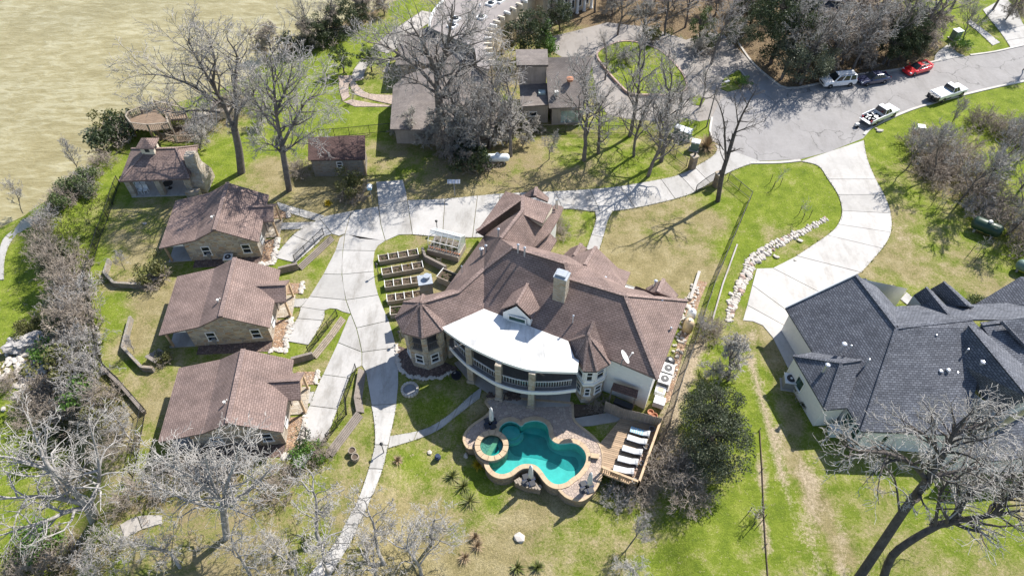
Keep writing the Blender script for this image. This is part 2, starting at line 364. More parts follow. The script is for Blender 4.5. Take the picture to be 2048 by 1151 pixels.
M['offwhite'] = plain('offwhite_enamel', (0.70, 0.69, 0.66), 0.5, 0.08, 4)
M['grey'] = plain('grey_enamel', (0.22, 0.225, 0.235), 0.5, 0.15, 4)
M['dark'] = plain('dark_plastic', (0.03, 0.032, 0.038), 0.5, 0.25, 5)
M['navycloth'] = plain('navy_cloth', (0.03, 0.045, 0.09), 0.9, 0.3, 8)
M['cushion'] = plain('white_cushion', (0.60, 0.60, 0.59), 0.9, 0.12, 5, bump=0.2)
M['bluestripe'] = plain('pale_blue_cloth', (0.25, 0.48, 0.62), 0.9, 0.1, 5)
M['terracotta'] = plain('terracotta', (0.45, 0.2, 0.11), 0.85, 0.2, 5)
M['tan_tank'] = plain('tan_tank_plastic', (0.55, 0.42, 0.27), 0.6, 0.15, 3)
M['teal_box'] = plain('utility_green_enamel', (0.13, 0.2, 0.17), 0.55, 0.15, 4)
M['greentank'] = plain('dark_green_enamel', (0.02, 0.05, 0.028), 0.4, 0.2, 4)
M['tank'] = plain('white_tank_enamel', (0.66, 0.70, 0.72), 0.4, 0.1, 2.5)
M['rubber'] = plain('tyre_rubber', (0.02, 0.02, 0.021), 0.85, 0.2, 8)
M['rim'] = plain('alloy_rim', (0.45, 0.46, 0.48), 0.3, 0.1, 8, metal=0.8)
M['carwhite'] = paint('white_car_paint', (0.80, 0.80, 0.80))
M['carnavy'] = paint('navy_car_paint', (0.022, 0.028, 0.075), 1.0, 0.25)
M['carred'] = paint('red_car_paint', (0.62, 0.012, 0.018), 1.0, 0.25)
M['lamp_red'] = plain('tail_lamp', (0.4, 0.01, 0.01), 0.3, 0.1, 5)
M['lamp_clear'] = plain('head_lamp', (0.75, 0.78, 0.8), 0.15, 0.1, 5)
M['bark'] = bark('grey_bark', (0.17, 0.15, 0.137))
M['bark_dark'] = bark('dark_bark', (0.10, 0.087, 0.078))
M['bark_pale'] = bark('pale_lichen_bark', (0.34, 0.32, 0.30), .5)
M['twig'] = bark('grey_twigs', (0.41, 0.385, 0.36), 0.3)
M['twig_pale'] = bark('pale_lichen_twigs', (0.45, 0.425, 0.395), 0.35)
M['twig_brown'] = bark('brown_brush_twigs', (0.36, 0.305, 0.255), 0.3)
M['twig_tan'] = bark('dry_tan_stems', (0.36, 0.27, 0.17), 0.3)
M['twig_vine'] = bark('grey_brown_vine', (0.37, 0.315, 0.26), 0.35)
M['leaf_dark'] = leaf('dark_evergreen_leaf', (0.032, 0.046, 0.02), (0.06, 0.08, 0.034), (0.1, 0.122, 0.056))
M['leaf_mid'] = leaf('mid_green_leaf', (0.055, 0.08, 0.026), (0.095, 0.132, 0.042), (0.15, 0.185, 0.07))
M['leaf_bright'] = leaf('bright_pine_green', (0.06, 0.13, 0.02), (0.11, 0.21, 0.035), (0.17, 0.28, 0.06))
M['leaf_grey'] = leaf('grey_green_leaf', (0.075, 0.09, 0.05), (0.13, 0.145, 0.09), (0.2, 0.21, 0.15))
M['leaf_olive'] = leaf('olive_leaf', (0.09, 0.095, 0.03), (0.15, 0.15, 0.05), (0.22, 0.21, 0.08))
M['leaf_yellow'] = leaf('yellow_flower', (0.4, 0.3, 0.02), (0.55, 0.42, 0.03), (0.65, 0.5, 0.06))
M['grassblade'] = leaf('coarse_grass_blade', (0.10, 0.13, 0.03), (0.18, 0.2, 0.06), (0.3, 0.27, 0.13))
M['twig_lichen'] = bark('lichen_grey_twigs', (0.45, 0.42, 0.37), 0.3)
M['zinc'] = plain('zinc_cap', (0.33, 0.36, 0.40), .5, .15, 4)
M['leaf_cedar'] = leaf('dusky_evergreen_leaf', (0.045, 0.056, 0.03), (0.08, 0.096, 0.054), (0.125, 0.142, 0.09))
# lake
b = NB('silty_lake_water'); v = b.pos(); wv = b.pos((0.42, 1.15, 1)); wv.node.inputs['Rotation'].default_value = (0, 0, R(-12))
n1 = b.noise(wv, 0.85, 4, 0.6, 0.5); n2 = b.noise(wv, 3.0, 4, 0.65, 0.4); n3 = b.noise(v, 0.05, 3)
n4 = b.noise(v, 0.12, 4, .6, .5); h = b.math('ADD', b.math('MULTIPLY', n1, b.math('ADD', b.math('MULTIPLY', n4, 1.2), .4)), b.math('MULTIPLY', n2, 0.35))
c = b.ramp(h, [(0.46, (0.25, 0.21, 0.10)), (0.64, (0.305, 0.262, 0.135)), (0.84, (0.39, 0.35, 0.215))])
b.col(b.mix(0.5, c, b.ramp(n3, [(0.35, (0.80, 0.80, 0.77)), (0.65, (1.12, 1.11, 1.1))]), 'MULTIPLY')); b.setp(Roughness=0.22, IOR=1.33); b.bump(h, 0.55, 0.35); M['lake'] = b.m
# pool water: clear, tinted by depth
b = NB('pool_water'); b.t.nodes.remove(b.p)
g = b.n('ShaderNodeBsdfGlass'); g.inputs['IOR'].default_value = 1.33; g.inputs['Roughness'].default_value = 0.0; g.inputs['Color'].default_value = (0.55, 0.93, 0.92, 1)
t = b.n('ShaderNodeBsdfTransparent'); t.inputs[0].default_value = (0.42, 0.86, 0.84, 1)
mx = b.n('ShaderNodeMixShader'); mx.inputs[0].default_value = 0.86
gl = b.n('ShaderNodeBsdfGlossy'); gl.inputs['Roughness'].default_value = 0.03
fr = b.n('ShaderNodeFresnel'); fr.inputs[0].default_value = 1.33; m2 = b.n('ShaderNodeMixShader')
bp = b.n('ShaderNodeBump'); bp.inputs['Strength'].default_value = 0.12; bp.inputs['Distance'].default_value = 0.05; b.l(b.noise(b.pos(), 2.2, 3), bp.inputs['Height'])
b.l(bp.outputs[0], gl.inputs['Normal']); b.l(fr.outputs[0], m2.inputs[0]); b.l(t.outputs[0], m2.inputs[1]); b.l(gl.outputs[0], m2.inputs[2]); b.l(m2.outputs[0], b.out.inputs[0]); M['poolwater'] = b.m
M['plaster'] = plain('turquoise_pool_plaster', (0.29, 0.53, 0.51), 0.7, 0.15, 1.5)
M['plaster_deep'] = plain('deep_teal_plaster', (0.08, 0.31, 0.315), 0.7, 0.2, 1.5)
# ground: turf, dry turf, bare soil and litter mixed by a painted attribute and noise
b = NB('turf_and_soil'); v = b.pos()
at_ = b.n('ShaderNodeAttribute'); at_.attribute_name = 'cover'; sp = b.n('ShaderNodeSeparateColor'); b.l(at_.outputs['Color'], sp.inputs[0])
n_big = b.noise(v, 0.11, 5, 0.6); n_mid = b.noise(v, 0.6, 6, 0.65); n_fine = b.noise(v, 4.5, 5, 0.7); n_vf = b.noise(v, 18, 3, 0.7)
lush = b.ramp(n_mid, [(0.3, (0.11, 0.158, 0.019)), (0.5, (0.175, 0.225, 0.028)), (0.7, (0.258, 0.292, 0.054))])
dry = b.ramp(n_mid, [(0.28, (0.20, 0.17, 0.08)), (0.5, (0.28, 0.235, 0.12)), (0.72, (0.37, 0.315, 0.185))])
soil = b.ramp(n_fine, [(0.3, (0.33, 0.26, 0.175)), (0.7, (0.47, 0.39, 0.285))])
lit = b.ramp(n_fine, [(0.3, (0.11, 0.08, 0.052)), (0.55, (0.2, 0.145, 0.09)), (0.75, (0.30, 0.235, 0.16))])
def mask(src, noise, k=1.4):
    x = b.math('ADD', src, b.math('MULTIPLY', b.math('SUBTRACT', noise, 0.5), k)); return b.ramp(x, [(0.30, (0, 0, 0)), (0.70, (1, 1, 1))])
nmix = b.math('ADD', b.math('MULTIPLY', n_mid, 0.55), b.math('MULTIPLY', n_fine, 0.45))
nmix2 = b.math('ADD', b.math('MULTIPLY', n_big, 0.45), b.math('MULTIPLY', nmix, 0.55))
c = b.mix(mask(b.math('ADD', sp.outputs[0], 0.05), nmix2, 3.5), lush, dry)
c = b.mix(mask(sp.outputs[2], nmix, 1.8), c, lit)
c = b.mix(mask(sp.outputs[1], nmix, 1.8), c, soil)
c = b.mix(0.75, c, b.ramp(n_fine, [(0.28, (0.6, 0.62, 0.58)), (0.72, (1.33, 1.31, 1.27))]), 'MULTIPLY')
c = b.mix(0.8, c, b.ramp(n_vf, [(0.3, (0.55,) * 3), (0.7, (1.42,) * 3)]), 'MULTIPLY')
n_sp = b.noise(v, 2.6, 2, .5); n_sp2 = b.noise(v, 9, 2, .5)
c = b.mix(b.ramp(b.math('ADD', b.math('MULTIPLY', n_sp, .5), b.math('MULTIPLY', n_sp2, .5)), [(0.60, (0, 0, 0)), (0.66, (.75, .75, .75))]), c, (0.37, 0.30, 0.19))
c = b.mix(b.ramp(b.noise(v, 6.3, 3, .6), [(0.30, (.7, .7, .7)), (0.36, (0, 0, 0))]), c, (0.075, 0.085, 0.028))
b.col(c); b.setp(Roughness=0.95, Specular_IOR_Level=0.1); b.bump(b.math('ADD', n_fine, b.math('MULTIPLY', n_vf, 0.7)), 0.9, 0.09); M['ground'] = b.m
# ------------------------------------------------------------------ terrain sheet, lake
COVER = [  # px, py, dry, bare soil, litter
 (680,90,.0,0,0),(620,120,.05,0,0),(760,60,.1,0,0),(640,180,.05,0,0),(700,230,.05,0,0),(760,240,.15,0,0),(850,160,.45,0,.1),(770,170,.45,0,0),
 (520,290,.1,0,.15),(470,300,.25,0,.2),(430,330,.05,0,0),(540,330,.6,.05,.2),(600,300,.25,0,.1),(610,380,.8,.05,.15),(680,400,.75,.05,.2),(760,300,.45,.05,.2),
 (820,300,.45,.1,.3),(760,340,.6,.1,.2),(900,340,.7,.25,.4),(850,380,.7,.1,.3),(980,350,.6,.25,.45),(960,380,.55,.05,.15),(1050,330,.6,.2,.35),(1120,300,.35,.05,.15),
 (1130,360,.7,.15,.35),(1060,360,.65,.15,.35),(1230,300,.55,.05,.2),(1300,300,.5,0,.15),(1220,355,.45,.05,.25),(1340,330,.4,0,.05),(1410,300,.6,0,.05),(1290,340,.4,0,.1),(1400,250,.25,0,0),
 (1260,120,.25,0,.1),(1320,130,.15,0,.05),(1280,170,.1,0,0),(1200,240,.3,0,.2),(1450,120,.6,.1,.6),(1420,160,.6,.1,.5),(1540,140,.8,.15,.9),(1600,160,.8,.1,1),(1700,130,.8,.1,1),(1780,115,.8,.1,1),
 (1600,60,.7,.1,.8),(1750,60,.7,.1,.8),(1850,80,.5,.1,.6),(1925,70,.1,0,.1),(1960,50,.3,0,.1),(2000,60,.2,0,0),(1930,40,.3,0,.1),(1330,40,.6,.15,.85),(1250,40,.6,.15,.8),(1200,20,.6,.1,.8),(1400,20,.6,.1,.9),(1300,5,.6,.1,.8),(1130,80,.6,.1,.4),(1000,130,.5,.35,.4),
 (1500,420,.05,0,0),(1580,360,.05,0,0),(1650,400,.05,0,0),(1600,440,.1,0,0),(1530,350,.1,0,0),(1480,500,.05,0,0),(1450,580,.1,0,0),(1560,500,.45,.15,0),(1620,480,.5,.05,0),(1500,520,.45,0,0),
 (1260,450,.8,.05,0),(1330,440,.65,.03,.05),(1400,430,.55,0,0),(1440,410,.3,0,0),(1300,500,.85,.1,0),(1380,500,.6,.05,.05),(1240,500,.85,.1,0),(1330,560,.8,.15,0),(1410,540,.6,.05,0),(1160,450,.35,0,.1),(1150,480,.3,0,.1),
 (1760,300,.08,0,0),(1800,260,.05,0,0),(1900,230,.05,0,0),(1980,200,.05,0,0),(1760,340,.4,.05,0),(1800,420,.55,.05,0),(1830,480,.5,.3,0),(1880,500,.3,.1,0),(1800,540,.5,.15,0),(1900,560,.35,.05,0),(1960,560,.4,.1,0),(1990,480,.3,0,.1),
 (1870,330,.5,0,.6),(1930,380,.4,0,.5),(1990,400,.3,0,.35),(1980,300,.2,0,.2),(2030,250,.15,0,.2),(1850,400,.2,0,.1),(2040,450,.4,0,.5),
 (1540,700,.4,.1,0),(1500,680,.5,.2,0),(1520,760,.4,.1,0),(1560,900,.4,.1,0),(1540,840,.35,.1,0),(1500,900,.3,.05,0),(1580,950,.4,.15,0),(1610,1050,.4,.15,0),(1640,1120,.4,.15,0),(1545,1000,.1,0,0),(1550,1100,.15,0,0),(1520,1080,.4,.1,0),
 (1680,980,.4,.15,0),(1720,1000,.3,.1,0),(1750,1060,.35,.1,0),(1850,1100,.4,.15,0),(1960,1100,.45,.15,0),(2030,1060,.4,.1,0),(1700,1100,.4,.1,0),(1660,1030,.4,.12,0),(1760,950,.4,.15,0),
 (1400,1050,.15,0,0),(1440,1120,.15,0,0),(1350,1100,.1,0,0),(1480,1000,.15,.05,0),(1430,980,.3,.05,0),(1300,1000,.4,.3,.3),(1330,930,.5,.3,.25),(1360,860,.4,.3,.35),(1390,760,.35,.25,.25),(1370,700,.3,.2,0),(1420,640,.3,.2,.1),(1360,780,.2,.1,0),
 (1280,1060,.35,.05,.1),(1200,1040,.5,.1,0),(1150,1030,.45,.05,0),(1100,1100,.55,.05,.1),(1000,1100,.85,.15,.05),(1050,1040,.75,.1,0),(960,1040,.5,0,0),(940,980,.25,0,0),(1100,1010,.65,.05,0),(1180,1110,.5,.05,.1),
 (880,910,.65,.05,0),(920,890,.55,.05,0),(880,960,.45,.05,0),(820,930,.35,0,0),(810,870,.5,0,0),(840,820,.35,0,0),(860,780,.3,0,0),(720,900,.35,0,0),(700,940,.45,0,0),(690,860,.35,0,0),(930,1100,.8,.1,.05),
 (640,980,.45,0,.1),(620,930,.5,.05,.3),(580,950,.6,.1,.4),(540,1000,.6,.05,.4),(480,1050,.6,.1,.3),(560,1080,.6,.1,.3),(700,1080,.6,.1,.2),(800,1050,.7,.1,.1),(860,1120,.85,.1,.1),(360,1010,.6,.1,.4),
 (270,1050,.5,.1,.4),(320,1080,.5,.1,.3),(180,950,.5,.1,.4),(100,1000,.3,.05,.2),(30,1100,.2,.05,.1),(60,1060,.25,.1,.1),(130,1120,.5,.1,.5),(20,820,.05,0,0),(30,900,.1,0,0),(60,870,.15,0,.1),(90,1150,.4,0,.3),
 (130,830,.5,.1,.6),(180,820,.55,.15,.5),(220,860,.7,.1,.3),(200,780,.5,.1,.4),(80,760,.4,.1,.6),(40,720,.4,.2,.5),(110,690,.4,.1,.7),(150,740,.4,.1,.6),(20,640,.1,0,.1),(60,570,.25,0,.1),(30,540,.2,0,0),(80,620,.3,0,.4),
 (110,440,.1,0,.1),(160,410,.05,0,0),(140,480,.05,0,0),(200,430,.05,0,0),(190,520,.15,0,0),(160,540,.15,0,.1),(225,385,.1,0,0),(130,560,.2,0,.2),(185,610,.25,0,.1),(190,350,.15,0,.1),(170,390,.1,0,.2),
 (250,470,.65,.05,0),(230,430,.45,.05,0),(300,440,.55,.05,.05),(270,520,.75,.1,0),(240,560,.5,.05,0),(220,620,.15,0,0),(230,660,.2,0,0),(215,700,.45,.1,0),(250,690,.7,.15,0),(300,600,.7,.1,0),(280,680,.75,.08,0),(300,660,.6,.05,0),
 (240,740,.3,0,0),(280,780,.5,.05,0),(300,820,.75,.05,0),(290,870,.35,0,0),(310,760,.7,.05,0),(590,400,.7,0,.1),(580,430,.5,0,0),(580,480,.45,0,0),(640,520,.35,0,0),(620,560,.5,0,0),(560,535,.1,0,0),(600,510,.15,0,0),(650,570,.45,0,0),(660,500,.5,0,0),
 (580,630,.5,0,0),(585,705,.2,0,0),(640,660,.4,0,0),(690,640,.2,0,0),(620,740,.5,0,0),(620,700,.25,0,0),(700,760,.3,0,0),(690,800,.2,0,0),(660,830,.25,0,0),(630,870,.3,0,.1),(600,920,.3,0,.2),(630,900,.1,0,0),
 (800,490,.35,0,.15),(840,480,.55,.1,.3),(770,560,.35,0,.1),(800,640,.55,.1,.1),(850,520,.4,0,.1),(780,600,.3,0,0),(810,690,.6,.1,.1),(870,560,.7,.2,.3),
 (150,330,.3,0,.3),(230,300,.2,0,.4),(420,250,.3,0,.4),(400,290,.2,0,.2),(560,130,.15,0,.1),(600,90,.4,0,.7),(680,50,.4,0,.7),(740,30,.4,0,.6),(820,30,.15,0,0),(860,60,.4,0,.3),(790,90,.3,0,0)]
cs = np.array([[*gr(c[0], c[1])[:2], c[2], c[3], c[4]] for c in COVER])
xs = np.concatenate([np.linspace(-420, -112, 24), np.arange(-110, 112, 0.9), np.linspace(113, 420, 24)])
ys = np.concatenate([np.linspace(-160, 4, 14), np.arange(5, 150, 0.9), np.linspace(151, 520, 28)])
X, Y = np.meshgrid(xs, ys); P2 = np.stack([X.ravel(), Y.ravel()], 1)
Z = np.array([gz(x, y) for x, y in P2])
num = np.zeros((len(P2), 3)); den = np.zeros(len(P2))
for row in cs:
    d2 = (P2[:, 0] - row[0]) ** 2 + (P2[:, 1] - row[1]) ** 2
    wgt = 1.0 / (d2 + 0.8) ** 2; num += wgt[:, None] * row[2:5]; den += wgt
cov = num / den[:, None]
# wheel ruts and worn strips in the neighbour's yard, mown stripe at the pool-side fence
def worn(path, width, ch, val):
    pl = [tuple(gr(*p)[:2]) for p in path]
    sel = np.where((np.abs(P2[:, 0]) < 110) & (P2[:, 1] > 5) & (P2[:, 1] < 150))[0]
    xmin = min(p[0] for p in pl) - 4; xmax = max(p[0] for p in pl) + 4; ymin = min(p[1] for p in pl) - 4; ymax = max(p[1] for p in pl) + 4
    for i in sel:
        x, y = P2[i]
        if xmin < x < xmax and ymin < y < ymax:
            d = _dist(x, y, pl)
            if d < width * 1.8: cov[i, ch] = max(cov[i, ch], val * (1 - sstep(width * .4, width * 1.8, d)))
worn([(1500, 660), (1508, 740), (1530, 830), (1552, 900), (1578, 970), (1606, 1060), (1634, 1151)], 0.4, 1, 0.68)
worn([(1560, 850), (1585, 910), (1618, 980), (1648, 1060), (1684, 1151)], 0.35, 1, 0.62)
worn([(1600, 900), (1640, 990), (1690, 1080), (1740, 1151)], 0.4, 1, 0.5)
worn([(1520, 900), (1525, 1000), (1535, 1151)], 0.3, 1, 0.7)
worn([(1570, 880), (1610, 960), (1650, 1040), (1690, 1120)], 0.9, 0, 0.75)
worn([(1540, 690), (1560, 780), (1590, 860)], 0.8, 0, 0.7)
worn([(1395, 690), (1350, 800), (1330, 900), (1290, 1000)], 0.7, 1, 0.9)
worn([(1560, 160), (1500, 110), (1480, 80)], 1.0, 2, 0.9)
nx, ny = len(xs), len(ys)
me = bpy.data.meshes.new('ground')
fs = [(j * nx + i, j * nx + i + 1, (j + 1) * nx + i + 1, (j + 1) * nx + i) for j in range(ny - 1) for i in range(nx - 1)]
me.from_pydata(np.column_stack([P2, Z]).tolist(), [], fs)
ca = me.color_attributes.new('cover', 'FLOAT_COLOR', 'POINT')
ca.data.foreach_set('color', np.column_stack([np.clip(cov, 0, 1), np.ones(len(P2))]).ravel())
tag(link('ground', me, M['ground'], smooth=True), kind='structure')
mb = MB(); mb.add([(x, y, WATER_Z) for x, y in ((-420, -100), (60, -100), (60, 520), (-420, 520))], [(0, 1, 2, 3)])
tag(mb.build('lake_water', M['lake']), kind='structure')
# ------------------------------------------------------------------ pavements
def sheet(name, pts_px, mat, dz, parent=None, kind='structure', thick=0.25, smooth_n=0):
    pts = [gr(*p) for p in pts_px]
    if smooth_n: pts = [Vector(p) for p in smooth_closed([tuple(p) for p in pts], smooth_n)]
    bm = bmesh.new(); vs = [bm.verts.new((p.x, p.y, gz(p.x, p.y) + dz)) for p in pts]
    f = bm.faces.new(vs)
    if f.normal.z < 0: f.normal_flip()
    bm.normal_update()
    if bm.faces[:][0].normal.z < 0: bmesh.ops.reverse_faces(bm, faces=bm.faces[:])
    top = bm.faces[:][0]
    ext = bmesh.ops.extrude_face_region(bm, geom=[top]); 
    nv = [g for g in ext['geom'] if isinstance(g, bmesh.types.BMVert)]
    bmesh.ops.delete(bm, geom=[top], context='FACES')
    for v_ in vs: v_.co.z -= thick
    bmesh.ops.triangulate(bm, faces=[f_ for f_ in bm.faces if len(f_.verts) > 4])
    me = bpy.data.meshes.new(name); bm.to_mesh(me); bm.free(); uv_for(me)
    o = link(name, me, mat, parent)
    if kind: o['kind'] = kind
    return o
def slab(parent, pts, mat, top=0.06, gap=0.035, name='slab'):
    """one concrete panel: pts are world xy, shrunk a little so that the joint shows"""
    q = offset_poly([(p[0], p[1]) for p in pts], gap)
    mb = MB(); mb.prism(q, [gz(*p) - 0.12 for p in q], [gz(*p) + top for p in q])
    o = mb.build(name, mat, parent); return o
EDGES = []
def ribbon(parent, stations, mat, n=4, top=0.075, gap=0.035):
    """stations: (left_px, right_px, joint?) ; panels lie between joints"""
    L = smooth_open([tuple(gr(*s[0])[:2]) + (0,) for s in stations], n); Rr = smooth_open([tuple(gr(*s[1])[:2]) + (0,) for s in stations], n)
    js = [i * n for i, s in enumerate(stations) if s[2]]
    EDGES.extend([L, Rr])
    for a, b_ in zip(js[:-1], js[1:]):
        mb = MB(); rg_ = []; m_ = b_ - a
        for i in range(a, b_ + 1):
            l_, r_ = Vector(L[i][:2]), Vector(Rr[i][:2]); nx_ = min(i + 1, b_) if i == a else (i - 1 if i == b_ else i)
            if nx_ != i:   # pull the two ends back so that the joint shows
                for v_, src in ((l_, L), (r_, Rr)):
                    e_ = Vector(src[nx_][:2]) - v_; v_ += e_.normalized() * min(gap, e_.length * .3) if e_.length > 1e-4 else Vector((0, 0))
            md = (l_ + r_) / 2
            rg_.append([(l_.x, l_.y, gz(*l_) - .15), (r_.x, r_.y, gz(*r_) - .15), (r_.x, r_.y, gz(*r_) + top), (md.x, md.y, gz(*md) + top + .004), (l_.x, l_.y, gz(*l_) + top)])
        mb.rings(rg_); mb.build('slab', mat, parent)
def structure(name):
    o = bpy.data.objects.new(name, None); COL.objects.link(o); o['kind'] = 'structure'; o.empty_display_size = .2; return o
road = sheet('road', [(2260, 60), (2048, 92), (1990, 105), (1935, 112), (1880, 122), (1800, 140), (1700, 153), (1640, 168), (1575, 178), (1540, 158), (1500, 170), (1462, 182), (1440, 200), (1424, 235), (1421, 262), (1430, 285),
     (1464, 308), (1520, 322), (1600, 319), (1660, 303), (1726, 277), (1745, 255), (1790, 234), (1840, 215), (1928, 191), (2048, 164), (2260, 125)], M['asphalt'], 0.02)
def kerb(parent, pts_px, mat, w=0.28, h=0.13, name='kerb', n=3):
    pts = [Vector(p) for p in smooth_open([tuple(gr(*p)[:2]) + (0,) for p in pts_px], n)]
    mb = MB(); ring = []
    for i, p in enumerate(pts):
        d = (pts[min(i + 1, len(pts) - 1)] - pts[max(0, i - 1)]).normalized(); s = Vector((-d.y, d.x, 0)); z = gz(p.x, p.y)
        ring.append([p + s * w / 2 + Vector((0, 0, z - .1)), p - s * w / 2 + Vector((0, 0, z - .1)), p - s * w / 2 + Vector((0, 0, z + h)), p + s * w / 2 + Vector((0, 0, z + h))])
    mb.rings(ring); return mb.build(name, mat, parent)
kerb(road, [(1728, 270), (1745, 254), (1790, 233), (1840, 214), (1928, 190), (2048, 163), (2260, 124)], M['kerb'], 0.35)
kerb(road, [(2140, 74), (2048, 91), (1990, 104), (1940, 111)], M['kerb'], 0.3)
kerb(road, [(1880, 121), (1800, 139), (1700, 152), (1640, 167), (1575, 177), (1540, 157), (1505, 126), (1482, 95), (1460, 60)], M['kerb'], 0.3)
kerb(road, [(1487, 170), (1492, 160), (1486, 148), (1478, 140)], M['kerb'], 0.25)
kerb(road, [(1424, 235), (1420, 262), (1427, 284)], M['kerb'], 0.25)
kerb(road, [(1500, 326), (1560, 325), (1601, 321)], M['kerb'], 0.4, 0.1)
# far lawns' drives beyond the road
fd = structure('far_driveway')
ribbon(fd, [((1965, 20), (2010, -5), 1), ((1980, 40), (2035, 25), 1), ((1998, 62), (2048, 52), 1), ((2012, 82), (2075, 72), 1), ((2022, 98), (2110, 80), 1)], M['slab'])
ribbon(fd, [((1932, 45), (1940, 40), 1), ((1960, 68), (1970, 62), 1), ((1985, 92), (2000, 86), 1)], M['slab'])
ribbon(fd, [((1892, 92), (1902, 86), 1), ((1872, 108), (1912, 104), 1), ((1868, 126), (1930, 112), 1)], M['slab'])
# neighbour's carriage court behind the fence, with an oval lawn
sheet('carriage_court', [(1095, 75), (1150, 62), (1215, 45), (1300, 55), (1372, 80), (1420, 65), (1448, 70), (1478, 100), (1508, 130), (1545, 160), (1500, 172), (1462, 184), (1440, 204), (1424, 238), (1398, 243), (1370, 236), (1330, 243), (1270, 240),
      (1215, 230), (1196, 200), (1186, 150), (1184, 112), (1130, 118), (1108, 105)], M['asphalt_dark'], 0.015)
oval = smooth_closed([tuple(gr(*p)) for p in ((1196, 110), (1240, 88), (1285, 92), (1325, 110), (1362, 150), (1370, 180), (1345, 192), (1300, 192), (1262, 190), (1238, 170), (1212, 140))], 4)
mb = MB(); mb.prism([p[:2] for p in oval], 0, 0.30); o = mb.build('oval_lawn', M['ground']); tag(o, kind='structure')
ca = o.data.color_attributes.new('cover', 'FLOAT_COLOR', 'POINT'); ca.data.foreach_set('color', [0.12, 0, 0.05, 1] * len(o.data.vertices))
ow_ = offset_poly([p[:2] for p in oval], -0.12)
mb = MB()
for i in range(len(oval)):
    j = (i + 1) % len(oval); mb.beam((*ow_[i], 0.19), (*ow_[j], 0.19), 0.24, 0.42)
mb.build('brick_edging', M['rock_red'], o)
for px in ((1372, 186, 1440, 212), (1412, 205, 1400, 225)): pass
isl = sheet('kerbed_verge', [(1378, 200), (1398, 190), (1410, 200), (1402, 212), (1385, 210)], M['ground'], 0.1)
isl2 = sheet('shaded_verge', [(1448, 158), (1478, 140), (1488, 158), (1482, 178), (1455, 184), (1440, 178)], M['ground'], 0.1)
for q in (isl, isl2):
    ca = q.data.color_attributes.new('cover', 'FLOAT_COLOR', 'POINT'); ca.data.foreach_set('color', [0.25, 0, 0.1, 1] * len(q.data.vertices))
# concrete bits by the neighbour's pool of paving, lake-side walk of the curved house
terr = structure('garden_terrace')
ribbon(terr, [((845, 22), (885, 30), 1), ((800, 52), (835, 62), 1), ((765, 78), (800, 92), 1), ((742, 98), (775, 108), 1)], M['slab_old'])
ribbon(terr, [((722, 122), (738, 126), 1), ((708, 140), (730, 144), 1), ((703, 158), (728, 158), 1)], M['slab_old'])
ribbon(terr, [((775, 130), (784, 106), 1), ((764, 145), (775, 145), 1)], M['slab_old'])
slab(terr, [gr(*p)[:2] for p in ((676, 152), (728, 150), (724, 160), (700, 166), (678, 164))], M['flag'])
ribbon(terr, [((678, 164), (698, 163), 1), ((680, 185), (697, 180), 1), ((686, 203), (700, 194), 1)], M['flag'])
ribbon(terr, [((698, 166), (708, 162), 1), ((708, 186), (722, 178), 1), ((735, 198), (740, 188), 1), ((786, 210), (786, 191), 1)], M['flag'])
slab(terr, [gr(*p)[:2] for p in ((686, 204), (704, 199), (740, 206), (786, 212), (786, 214), (710, 214))], M['flag'])
# main driveway
dw = structure('driveway')
D = lambda *a: ribbon(dw, a[0], M['slab'])
D([((1428, 288), (1520, 323), 1), ((1434, 298), (1487, 333), 0), ((1425, 313), (1452, 348), 0), ((1389, 335), (1420, 366), 1), ((1359, 350), (1390, 384), 1), ((1322, 359), (1350, 398), 1), ((1240, 373), (1270, 416), 1),
   ((1180, 379), (1200, 424), 1), ((1110, 383), (1125, 418), 1), ((1040, 386), (1050, 440), 1), ((1000, 388), (990, 470), 1), ((955, 392), (945, 475), 1), ((890, 398), (885, 474), 1), ((815, 401), (825, 469), 1)])
P = lambda *pts: slab(dw, [gr(*p)[:2] for p in pts], M['slab'])
P((815, 401), (757, 413), (762, 450), (771, 482), (798, 470), (825, 469))
P((757, 413), (703, 422), (690, 468), (720, 478), (771, 482), (762, 450))
P((703, 422), (652, 432), (640, 438), (664, 468), (678, 472), (690, 468))
P((752, 364), (806, 360), (813, 385), (815, 401), (757, 413))
D([((1190, 424), (1226, 421), 1), ((1192, 440), (1216, 440), 0), ((1183, 470), (1206, 475), 1), ((1172, 500), (1198, 500), 1)])
D([((640, 438), (664, 468), 1), ((607, 457), (648, 474), 0), ((586, 471), (632, 490), 1), ((547, 515), (591, 526), 1)])
# two lanes divided by a long joint
Lp = [(679, 476), (671, 501), (647, 548), (619, 593)]; Cp = [(690, 468), (686, 501), (684, 549), (692, 600)]; Rp = [(771, 482), (750, 502), (747, 543), (757, 590)]
for a in range(3):
    P(Lp[a], Lp[a + 1], Cp[a + 1], Cp[a])
R2 = [(771, 482), (756, 492), (750, 502), (747, 522), (748, 543), (751, 568), (757, 590), (767, 616), (778, 641), (786, 668), (793, 695)]
C2 = [(690, 468), (688, 485), (686, 501), (684, 525), (684, 549), (687, 575), (692, 600), (702, 628), (713, 656), (719, 680), (724, 704)]
for a in range(0, 10, 2): P(*(C2[a:a + 3] + R2[a:a + 3][::-1]))
P((692, 600), (619, 593), (602, 614), (649, 621), (660, 617), (673, 618), (686, 624), (702, 628))
P((702, 628), (697, 634), (676, 685), (724, 704), (719, 680), (713, 656))
P((676, 685), (646, 749), (698, 756), (712, 737), (724, 731), (724, 704))
P((724, 704), (724, 731), (732, 745), (743, 810), (793, 808), (797, 770), (797, 735), (793, 695))
D([((602, 614), (649, 621), 1), ((595, 637), (646, 641), 1), ((564, 681), (617, 690), 1)])
D([((646, 749), (698, 756), 1), ((619, 811), (675, 818), 1), ((593, 882), (650, 884), 1)])
